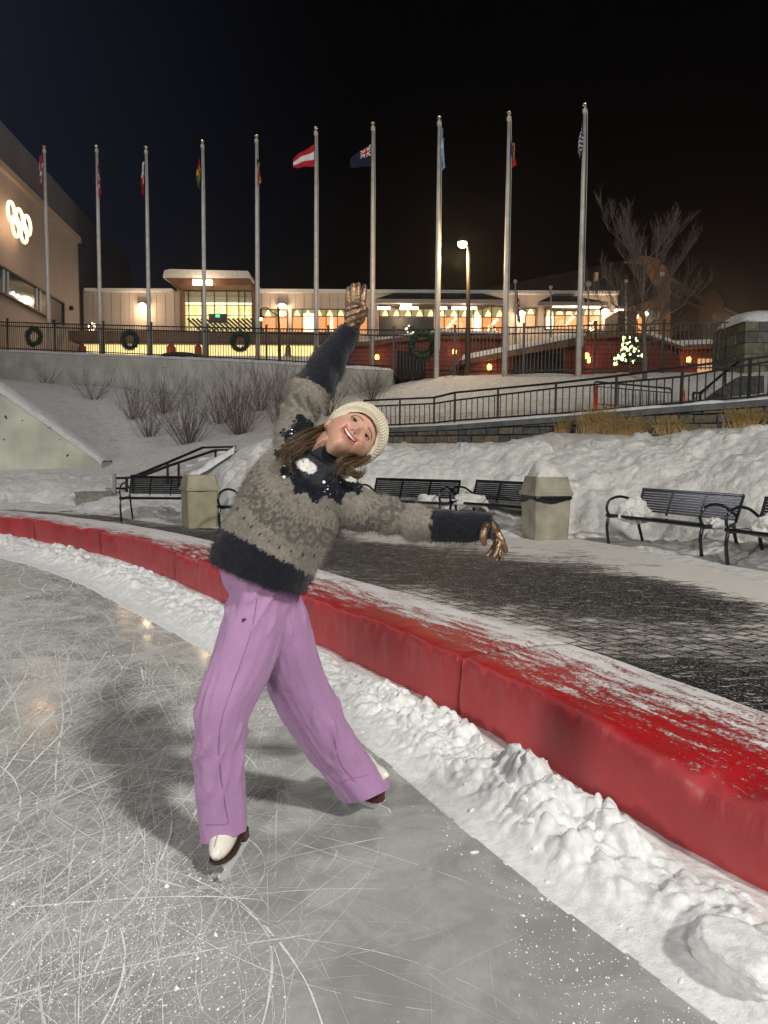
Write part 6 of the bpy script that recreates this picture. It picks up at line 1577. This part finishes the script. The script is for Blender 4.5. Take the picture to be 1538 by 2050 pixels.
# cuffs and ribbed hem stay part of the knit; dark wristband under the raised glove
# ---- body: head, neck, torso, limbs in one skin
e_r = img(.6, .8).normalized()                       # her left (picture right/down)
up_i = img(.8, -.6).normalized(); TH = rad(41)
back = Vector(Fv)
h_up = (up_i * math.cos(TH) + back * math.sin(TH)).normalized(); h_f = (-back * math.cos(TH) + up_i * math.sin(TH)).normalized()
h_l = e_r
eyes = P(723.5, 855, 2.50); HO = eyes - h_f * .078
HM = np.array([tuple(h_l), tuple(h_f), tuple(h_up)])  # local -> world rows
def hw(x, y, z): return HO + h_l * x + h_f * y + h_up * z
def face_disp(x, y, z):
    """outward (+y) relief of the face at local x,z"""
    g = lambda cx, cz, sx_, sz_: np.exp(-((x - cx) / sx_) ** 2 - ((z - cz) / sz_) ** 2); ax_ = np.abs(x)
    ga = lambda cx, cz, sx_, sz_: np.exp(-((ax_ - cx) / sx_) ** 2 - ((z - cz) / sz_) ** 2)
    d = 0.010 * np.exp(-(x / .0085) ** 2) * sstep(.012, -.018, z) * sstep(-.050, -.040, z)
    d += .0155 * g(0, -.036, .0115, .0105) + .0065 * ga(.0125, -.040, .0065, .0075)
    d -= .0095 * ga(.031, -.001, .0155, .0105); d += .0035 * ga(.031, -.002, .011, .006)
    d += .0045 * ga(.028, .019, .020, .007)
    d += .0095 * ga(.040, -.034, .019, .017)
    d += .0040 * g(0, -.068, .026, .016); d += .0055 * ga(.0, -.0585, .022, .0040) + .0065 * g(0, -.0775, .018, .0048)
    d -= .0085 * np.exp(-(x / .029) ** 2) * np.exp(-((z + .0665 - .0125 * (x / .0265) ** 2) / .0042) ** 2)
    d += .0075 * g(0, -.103, .018, .013); d -= .0035 * g(0, -.089, .020, .006)
    d -= .0035 * np.exp(-((ax_ - (.027 + .012 * sstep(-.045, -.075, z))) / .0045) ** 2) * sstep(-.036, -.050, z) * sstep(-.085, -.070, z)
    d -= .003 * ga(.0115, -.0455, .004, .0028)
    return d
nu, nv = 150, 150; A = np.zeros((nu, nv, 3))
tha = np.linspace(0, 2 * math.pi, nu, endpoint=False)[:, None]; phi = np.linspace(.01, math.pi - .01, nv)[None]
dx_, dy_, dz_ = np.sin(phi) * np.sin(tha), np.sin(phi) * np.cos(tha), np.cos(phi) * np.ones_like(tha)
x = .073 * dx_; y = np.where(dy_ > 0, .082 * np.abs(dy_) ** .92 * np.sign(dy_), .098 * dy_); z = .116 * dz_
low = sstep(0.0, -.116, z)
x = x * (1 - .41 * low ** 1.3) * (1 + .10 * np.exp(-((z + .03) / .04) ** 2) * (dy_ > -.3)); y = np.where(y < 0, y * (1 - .62 * low), y * (1 - .02 * low)) + .018 * low
y = y + face_disp(x, y, z) * sstep(.15, .45, dy_)
Wv = np.array(HO)[None, None] + x[..., None] * HM[0] + y[..., None] * HM[1] + z[..., None] * HM[2]
body = MB(); body.grid(Wv, True); oo = len(body.v); body.v += [tuple(Wv[:, 0].mean(0)), tuple(Wv[:, -1].mean(0))]
base_i = oo - nu * nv
for i in range(nu):
    i2 = (i + 1) % nu; body.f += [(oo, base_i + i2 * nv, base_i + i * nv), (oo + 1, base_i + i * nv + nv - 1, base_i + i2 * nv + nv - 1)]; body.mi += [0, 0]
ng = hw(0, -.025, -.055); ng2 = hw(0, -.01, -.10)
nk0 = P(640, 925, 2.555)
body.tube([Vector(a) for a in spline([tuple(hw(0, -.03, -.03)), tuple(hw(0, -.022, -.085)), tuple(P(664, 893, 2.56)), tuple(P(648, 912, 2.56)), tuple(nk0)], 20)], [(.054, .054)] * 20, 24)
for L, f_ in ((TORSO[:-1], .80), (ARMU, .62), (ARMD, .62), (LEGF[:-2], .60), (LEGR[:-2], .60)):
    p_, r_ = pxt(L, 24, f_); body.tube(p_, r_, 18, hint=Rv if L[0] in (LEGF[0], LEGR[0]) else (img(.856, .518) if L is not ARMU and L is not ARMD else Fv))
p_, r_ = pxt([(535, 1215, 2.53, 45, .6), (535, 1160, 2.52, 55, .6), (540, 1130, 2.52, 60, .6)], 8); body.tube(p_, r_, 18, hint=img(.93, .36))
for x_s in (-1, 1):   # ears
    e0 = hw(x_s * .070, -.004, -.016); q = [e0 + h_up * .022 - h_f * .004, e0 + h_l * x_s * .010 + h_up * .012 - h_f * .010, e0 + h_l * x_s * .009 - h_up * .010 - h_f * .004, e0 - h_up * .026]
    body.tube(spline([tuple(a) for a in q], 12), [(.007, .014)] * 12, 10, hint=h_l)
me = fuse(body, .0024, 1, 'body')
c = get_co(me); lc = (c - np.array(HO)) @ HM.T; lx, ly, lz = lc.T; ax_ = np.abs(lx)
skin = np.tile(np.array((.56, .32, .235)), (len(c), 1)); hd_ = (np.abs(lz) < .13) & (ax_ < .1) & (np.abs(ly) < .13)
mo = fbm(c[:, 0] * 60, c[:, 1] * 60, 3, 2, c[:, 2] * 60) - .5; skin *= (1 + .16 * mo)[:, None]
def tint(m_, w_, colr): global skin; w2 = (np.clip(w_, 0, 1) * m_)[:, None]; skin = skin * (1 - w2) + np.array(colr) * w2
fr_ = hd_ & (ly > .03)
tint(fr_, .34 * np.exp(-((ax_ - .040) / .020) ** 2 - ((lz + .036) / .018) ** 2), (.60, .22, .17))
tint(fr_, .45 * np.exp(-(lx / .014) ** 2 - ((lz + .036) / .012) ** 2), (.58, .24, .18))
lipz = lz - .0125 * (lx / .0265) ** 2
tint(fr_, (sstep(.034, .029, ax_) * (np.exp(-((lipz + .0595) / .0042) ** 2) + np.exp(-((lipz + .0765) / .0050) ** 2))), (.42, .105, .10))
tint(fr_, sstep(.033, .028, ax_) * np.exp(-((lipz + .067) / .0048) ** 4), (.10, .02, .02))
tint(fr_, .9 * np.exp(-((ax_ - .0065) / .0042) ** 2 - ((lz + .0475) / .0030) ** 2), (.10, .03, .025))  # nostril shade painted into the skin colour
brz = .0185 + .004 * np.clip((ax_ - .012) / .02, 0, 1) - .010 * np.clip((ax_ - .036) / .016, 0, 1)
tint(fr_, .95 * sstep(.009, .014, ax_) * sstep(.052, .044, ax_) * np.exp(-((lz - brz) / .0044) ** 2), (.075, .040, .024))
tint(fr_, .45 * np.exp(-((ax_ - .031) / .018) ** 2 - ((lz - .008) / .006) ** 2), (.30, .13, .09))
scalp = hd_ & ((lz > .062) | ((ly < .0) & (lz > -.02))); skin[scalp] = (.035, .020, .012)
set_col(me, np.clip(skin, 0, 1))
t = NT('skin'); t.set(Base_Color=t.attr('Col').outputs['Color'], Roughness=.42, Specular_IOR_Level=.45, Subsurface_Weight=.12, Subsurface_Scale=.01)
t.b.inputs['Subsurface Radius'].default_value = (1, .35, .2)
finish(me, t.m, 'body', man)
# eyes: narrowed by the smile
def ysurf(x_, z_):
    m_ = np.where(hd_ & (np.abs(lx - x_) < .004) & (np.abs(lz - z_) < .004))[0]; return float(ly[m_].max()) if len(m_) else .08
M_LASH = mat('dark lashes', (.02, .011, .008), .7)
for s in (-1, 1):
    ys_ = ysurf(s * .031, -.0015)
    mb = MB()
    pts = [hw(s * (.031 - .0125 * math.cos(a)), ys_ + .0006 - .0028 * math.cos(a) ** 2, -.0018 + (.0034 if math.sin(a) > 0 else .0022) * math.sin(a)) for a in np.linspace(0, 2 * math.pi, 21)[:-1]]
    ctr = hw(s * .031, ys_ + .0022, -.0015); mb.add(pts + [ctr], [(i, (i + 1) % 20, 20) for i in range(20)]); eo = mb.build('eye', mat('eye white', (.36, .30, .27), .25), man, smooth=True)
    mb = MB(); q = hw(s * .0305, ys_ + .0026, -.001); mb.add([q + h_l * (.0056 * math.cos(a)) + h_up * (.0037 * math.sin(a)) for a in np.linspace(0, 6.2832, 15)[:-1]] + [q + h_f * .0006], [(i, (i + 1) % 14, 14) for i in range(14)]); mb.build('iris', mat('brown iris', (.022, .012, .008), .12), eo)
    mb = MB(); mb.tube([hw(s * (.031 - .0145 * math.cos(a)), ys_ + .0022 - .003 * math.cos(a) ** 2, -.0012 + .0046 * math.sin(a)) for a in np.linspace(0.0, math.pi * 1.02, 14)], [.0012, .0016] + [.0019] * 10 + [.0017, .0008], 6); mb.build('eyelashes', M_LASH, man)
mb = MB(); n_ = 15; pts = []
for i in range(n_):
    u = i / (n_ - 1) * 2 - 1; x_ = .0240 * u; zc = -.0670 + .0125 * u * u; y_ = ysurf(0, -.059) - .0040 - .0105 * u * u; h_ = .0044 * (1 - .5 * u * u)
    pts.append((hw(x_, y_ + .0015, zc + h_), hw(x_, y_ + .0025, zc), hw(x_, y_ + .001, zc - h_ * .75)))
A = np.array([[tuple(b) for b in a] for a in pts]); mb.grid(A); mb.build('teeth', mat('teeth', (.70, .65, .57), .25), man, smooth=True)
mb = MB()
for i in range(-3, 4): x_ = i * .0066; u = x_ / .0265; y_ = ysurf(0, -.059) - .0012 - .0105 * u * u; mb.bar(hw(x_, y_, -.0664 + .0125 * u * u + .003), hw(x_, y_, -.0670 + .0125 * u * u - .0028), .0004)
# ---- beanie
nu, nv = 792, 60; A = np.zeros((nu, nv, 3))
for i in range(nu):
    a = 2 * math.pi * i / nu; sa, ca = math.sin(a), math.cos(a)
    zb = .036 + .016 * ca - .030 * (1 - abs(ca)) * 1.0 - (.040 if ca < 0 else 0) * abs(ca)
    rib = (abs(math.sin(a * 33)) ** .6)
    for j in range(nv):
        f_ = j / (nv - 1)
        if f_ < .04: zz, e_ = zb + .004, .000
        else:
            ff = (f_ - .04) / .96; zz = zb + (.150 - zb) * ff ** .85; e_ = .012
            br = sstep(.0, .05, ff) * sstep(.44, .40, ff); e_ += .010 * br
        k = math.sqrt(max(0.0, 1 - max(0.0, (zz - .020) / .134) ** 2.3)) if zz > .02 else 1.0
        wob = .0046 * rib * (1 if f_ > .05 else 0) + .002 * float(math.sin(zz * 420)) * .35
        A[i, j] = ((.0735 + e_ + wob) * k * sa, ((.080 if ca > 0 else .098) + e_ + wob) * k * ca + .002, zz)
Wv = np.array(HO)[None, None] + A[..., :1] * HM[0] + A[..., 1:2] * HM[1] + A[..., 2:] * HM[2]
mb = MB(); mb.grid(Wv, True)
t = NT('cream knit'); v = t.tc.outputs['Object']; t.set(Base_Color=t.mix(t.noise(v, 60, 4), (.74, .68, .53), (.60, .54, .41)), Roughness=.95, Specular_IOR_Level=.1, Sheen_Weight=.2, Normal=t.bump(t.noise(v, 520, 4, .7), .7, .003))
mb.build('beanie', t.m, man, smooth=True)
# ---- hair: wavy locks from under the beanie
M_HAIR = vcol_mat('brown hair', .40, spec=.45)
hair = MB(); RR = random.Random(21); hair_cols = []
def lock(path, nst, spread, r0, wave):
    base_ = spline([tuple(P(*a)) for a in path], 30)
    clumps = [(RR.gauss(0, spread), RR.gauss(0, spread), RR.uniform(0, 6.28), RR.uniform(2.2, 3.6)) for _ in range(max(5, nst // 16))]
    for k in range(nst):
        c1, c2_, ph, f2 = RR.choice(clumps); o1_, o2_ = c1 + RR.gauss(0, spread * .32), c2_ + RR.gauss(0, spread * .32); cut = RR.randint(15, 30); ph += RR.gauss(0, .25)
        pts = []; fl = RR.gauss(0, .006)
        for i in range(cut):
            s = i / 29; env = .30 + .70 * math.sin(min(1, s * 1.6) * 1.57); ww = wave * s ** 1.3
            pts.append(Vector(base_[i]) + img(o1_ * env + fl * s * s, o2_ * env) - back * (abs(o1_) * .4) + img(math.sin(s * f2 * 3 + ph) * ww, math.cos(s * f2 * 3 + ph) * ww) + back * (math.cos(s * f2 * 3 + ph) * ww * .8))
        n0 = len(hair.v); hair.tube(pts, [r0 * (1 - .7 * i / cut) for i in range(cut)], 4)
        m_ = RR.random() ** 1.6; cc3 = (.022 + .150 * m_, .0115 + .092 * m_, .0065 + .046 * m_); hair_cols.extend([cc3] * (len(hair.v) - n0))
lock([(657, 848, 2.60), (644, 859, 2.555), (622, 868, 2.49), (600, 880, 2.455), (582, 896, 2.435), (573, 914, 2.43), (582, 934, 2.425)], 330, .0105, .0011, .010)
lock([(657, 866, 2.60), (640, 879, 2.54), (620, 889, 2.475), (602, 902, 2.445), (596, 922, 2.43)], 170, .008, .0011, .010)
lock([(750, 903, 2.61), (736, 912, 2.56), (716, 919, 2.50), (696, 926, 2.46), (680, 935, 2.437), (668, 948, 2.425)], 180, .0065, .0011, .007)
lock([(752, 902, 2.60), (738, 916, 2.54), (718, 927, 2.48), (702, 937, 2.445), (712, 950, 2.43), (725, 948, 2.425), (727, 936, 2.43)], 240, .0050, .0011, .004)
lock([(705, 905, 2.59), (694, 917, 2.53), (684, 930, 2.47), (688, 944, 2.445)], 130, .008, .0011, .007)
me = hair.mesh('hair', M_HAIR, True); set_col(me, np.array(hair_cols)); link('hair', me, man)

# ---- gloves
t = NT('bronze metallic leather'); v = t.tc.outputs['Object']
t.set(Base_Color=t.mix(t.noise(v, 30, 4), (.34, .225, .145), (.20, .13, .085)), Metallic=.85, Roughness=t.rng(t.noise(v, 60, 4), .3, .7, .26, .48))
t.set(Normal=t.bump(t.math('ADD', t.noise(t.mapping(v, (1, 1, 1.6)), 70, 3, .5, .8), t.math('MULTIPLY', t.noise(v, 420, 4), .2)), .6, .006))
M_GLOVE = t.m
g1 = MB()
def fing(mb, pts, r): p_, r_ = pxt([(a, b, d, k) for (a, b, d), k in zip(pts, r)], 18); mb.tube(p_, r_, 12); [mb.ball(p_[i], r_[i][0], 12, 8) for i in (0, len(p_) - 1)]
fing(g1, [(698, 624, 2.750), (697.5, 604, 2.742), (697.5, 588, 2.744), (698.5, 578, 2.748)], (7.0, 6.4, 6.0, 5.0))
fing(g1, [(707, 626, 2.750), (706.8, 603, 2.738), (706.5, 582, 2.738), (707.3, 571, 2.744)], (7.2, 6.7, 6.3, 5.2))
fing(g1, [(716, 626, 2.750), (716.6, 602, 2.736), (717, 581, 2.736), (717.6, 570, 2.744)], (7.2, 6.8, 6.3, 5.2))
fing(g1, [(724, 628, 2.752), (726.5, 604, 2.744), (729, 585, 2.750), (730.5, 573, 2.760)], (7.0, 6.4, 6.0, 5.0))
fing(g1, [(720, 642, 2.735), (727, 630, 2.715), (729, 617, 2.702), (725.5, 607, 2.698)], (9.0, 8.0, 6.8, 5.6))
p_, r_ = pxt([(703, 662, 2.76, 15, .75), (706, 648, 2.758, 17, .7), (709, 635, 2.755, 20, .58), (711.5, 620, 2.752, 21.5, .5), (712, 606, 2.75, 20, .42)], 22); g1.tube(p_, r_, 24, hint=img(.98, .18))
me = fuse(g1, .0017, 3, 'glove'); cg = get_co(me); ng_ = get_no(me); gx, gy = project(cg)
cr_ = np.sin((gy * .9 + gx * .35) * .55 + 2 * fbm(gx * .08, gy * .08, 2, 3)); cg += ng_ * (.0013 * cr_ * sstep(607, 616, gy) * (.4 + .6 * sstep(655, 640, gy)))[:, None]; put_co(me, cg)
gl = finish(me, M_GLOVE, 'glove', man)
mb = MB(); p_, r_ = pxt([(700, 667, 2.76, 17.5, .8), (704, 656, 2.76, 16.8, .78)], 6); mb.tube(p_, [(a + .002, b + .002) for a, b in r_], 24, hint=img(.95, .3)); me = mb.mesh('cuff', [], True); set_col(me, np.tile(NAVY * .8, (len(me.vertices), 1))); finish(me, M_KNIT, 'cuff', swt)
g2 = MB()
fing(g2, [(975, 1052, 2.43), (969, 1064, 2.405), (967.5, 1078, 2.40), (970, 1088, 2.405)], (8.5, 8.5, 7.8, 6.2))
fing(g2, [(993, 1064, 2.46), (1003, 1080, 2.45), (1009, 1094, 2.45), (1013, 1103, 2.45)], (9.0, 7.8, 6.8, 5.4))
fing(g2, [(990, 1068, 2.47), (998, 1086, 2.45), (994, 1104, 2.43), (990, 1114, 2.42)], (8.6, 7.4, 6.4, 5.2))
fing(g2, [(986, 1070, 2.49), (994, 1086, 2.48), (985, 1102, 2.46), (977.5, 1112, 2.45)], (8.2, 7.0, 6.3, 5.4))
fing(g2, [(988, 1066, 2.51), (1000, 1086, 2.51), (1000, 1106, 2.49), (997, 1122, 2.48)], (7.8, 6.8, 6.0, 5.0))
p_, r_ = pxt([(968, 1048, 2.465, 19, .8), (979, 1052, 2.465, 20, .75), (988, 1060, 2.47, 19, .7), (994, 1070, 2.475, 15, .7)], 16); g2.tube(p_, r_, 22, hint=Fv)
me = fuse(g2, .0017, 3, 'glove'); finish(me, M_GLOVE, 'glove', man)

# ---- skates
M_BOOT = mat('white skate leather', (.74, .71, .63), .32, spec=.5, var=.05, vscale=20, bump=.1, bscale=60, bdist=.003, coat=.2)
M_SOLE = mat('dark brown sole', (.035, .018, .012), .45); M_HEEL = mat('brown heel', (.075, .018, .012), .35); M_STEEL = mat('polished blade', (.74, .75, .76), .3, .3)
def skate(heel, toe, roll, lean):
    """heel, toe: ice contact points; local x along the foot, y sideways"""
    h = Vector((heel[0], heel[1], 0)); t_ = Vector((toe[0], toe[1], 0)); f = (t_ - h).normalized(); up = Vector((0, 0, 1)); s = up.cross(f)
    up = (up + s * roll).normalized(); s = up.cross(f).normalized(); mid = (h + t_) / 2
    W = lambda x, y, z: mid + f * (x * .97) + s * y + up * z
    bt = MB(); o0 = .066
    # shell of the boot: rings from heel to toe
    prof = [(-.128, .018, .040, .050), (-.118, .030, .062, .058), (-.09, .034, .075, .060), (-.05, .033, .072, .058), (-.01, .034, .064, .054), (.03, .038, .056, .046), (.065, .038, .047, .037), (.095, .031, .040, .030), (.116, .021, .034, .023), (.126, .009, .028, .014)]
    q = spline([(a, b, c_, d) for a, b, c_, d in prof], 40)
    bt.tube([W(a, 0, o0 + d * .9) for a, b, c_, d in q], [(b, d) for a, b, c_, d in q], 26, hint=s)
    an_ = spline([(-.072, .075, .038, .044), (-.070 + lean * .3, .11, .036, .042), (-.066 + lean * .7, .145, .035, .041)], 14)
    bt.tube([W(a, 0, o0 + b) for a, b, c_, d in an_], [(c_, d) for a, b, c_, d in an_], 24, hint=s)
    bt.tube([W(.055, 0, o0 + .062), W(.0, 0, o0 + .090), W(-.045, 0, o0 + .12)], [(.022, .016), (.026, .018), (.028, .02)], 16, hint=s)
    me = fuse(bt, .0030, 5, 'skate'); sk = finish(me, M_BOOT, 'skate', man)
    outline = [(-.128, .0), (-.122, .020), (-.10, .031), (-.06, .030), (-.02, .030), (.03, .039), (.07, .041), (.10, .034), (.12, .018), (.127, 0)]
    pts = [(a, b) for a, b in outline] + [(a, -b) for a, b in outline[-2:0:-1]]
    mb = MB(); mb.prism([W(a, b * 1.03, o0 + .003) for a, b in pts], up * -.009); mb.build('sole', M_SOLE, sk)
    hp = [(a, b) for a, b in pts if a < -.045]; hp = [(-.045, .031)] and sorted(hp, key=lambda p: math.atan2(p[1], p[0] + .09))
    mb = MB(); mb.prism([W(a, b * .97, o0 + .006) for a, b in hp], up * -.034); mb.build('heel', M_HEEL, sk)
    bl = [(-.165, .006), (-.155, .0), (-.05, -.001), (.10, .001), (.128, .010), (.137, .026), (.128, .032), (.112, .028), (.10, .022), (-.155, .020)]
    mb = MB(); mb.prism([W(a, -.003, b + .001) for a, b in bl], s * .006)
    for x0, x1, xt0, xt1, zt_ in ((-.105, -.085, -.12, -.06, o0 - .026), (.045, .075, .03, .10, o0 - .007)):
        mb.prism([W(x0, -.004, .018), W(x1, -.004, .018), W(xt1, -.004, zt_), W(xt0, -.004, zt_)], s * .008)
    mb.prism([W(-.125, -.02, o0 - .028), W(-.055, -.02, o0 - .028), W(-.055, .02, o0 - .028), W(-.125, .02, o0 - .028)], up * -.003)
    mb.prism([W(.02, -.024, o0 - .007), W(.105, -.018, o0 - .007), W(.105, .018, o0 - .007), W(.02, .024, o0 - .007)], up * -.003)
    mb.build('blade', M_STEEL, sk)
    mb = MB()
    for k in range(4):
        x_, z_ = .040 - .022 * k, o0 + .085 + .013 * k
        for sd in (-1, 1): mb.ball(W(x_, sd * (.020 + .004 * k), z_), .0026, 8, 6)
    mb.build('eyelets', M_SOLE, sk)
    ex_, bm_c = me, None; co_ = get_co(me); off_ = np.array(man.location); wc = co_ + off_
    lx_ = (wc - np.array(mid)) @ np.array(f) / .97; ly_ = (wc - np.array(mid)) @ np.array(s); lz_ = (wc - np.array(mid)) @ np.array(up)
    mb = MB(); pts_ = []
    for x_ in np.linspace(.118, .045, 14):
        m_ = (np.abs(lx_ - x_) < .006) & (np.abs(ly_) < .006)
        if m_.any(): pts_.append(mid + f * (x_ * .97) + up * float(lz_[m_].max()))
    if len(pts_) > 3: mb.tube(pts_, .0013, 6); mb.build('toe_seam', mat('grey stitching', (.36, .33, .28), .8), sk)
    mb = MB()
    for k in range(3):
        x_, z_ = .040 - .022 * k, o0 + .0885 + .013 * k
        mb.tube([W(x_, -.020, z_), W(x_ - .010, 0, z_ + .009), W(x_ - .022, .024, z_ + .013)], .0018, 6); mb.tube([W(x_, .020, z_), W(x_ - .010, 0, z_ + .011), W(x_ - .022, -.024, z_ + .013)], .0018, 6)
    mb.build('laces', mat('white lace', (.75, .74, .70), .8), sk)
    return sk
tg = G(441, 1776, 0); fwd = Vector((-.13, -1, 0)).normalized(); mid = Vector((tg.x, tg.y, 0)) - fwd * .137
skate(mid - fwd * .1, mid + fwd * .1, -.22, .02)
hg = G(784, 1631, 0); fw2 = Vector((-.76, .65, 0)).normalized(); mid = Vector((hg.x, hg.y, 0)) + fw2 * .162
skate(mid - fw2 * .1, mid + fw2 * .1, .10, .15)

# ================================================================== HAZE VOLUME ADDED FOR LAMP HALOS
hz = MB(); hz.box((10, 75, 12.0), (180, 196, 32)); ho = None  # thin scatter volume, added so lamps get a soft bloom-like glow
t = bpy.data.materials.new('lamp halo haze'); t.use_nodes = True; nt = t.node_tree
nt.nodes.remove(nt.nodes['Principled BSDF']); pv = nt.nodes.new('ShaderNodeVolumePrincipled')
pv.inputs['Color'].default_value = (.92, .94, 1, 1); pv.inputs['Density'].default_value = .00045; pv.inputs['Anisotropy'].default_value = .82
nt.links.new(pv.outputs[0], nt.nodes['Material Output'].inputs['Volume'])
ho = hz.build('haze', t); tag(ho, kind='stuff')
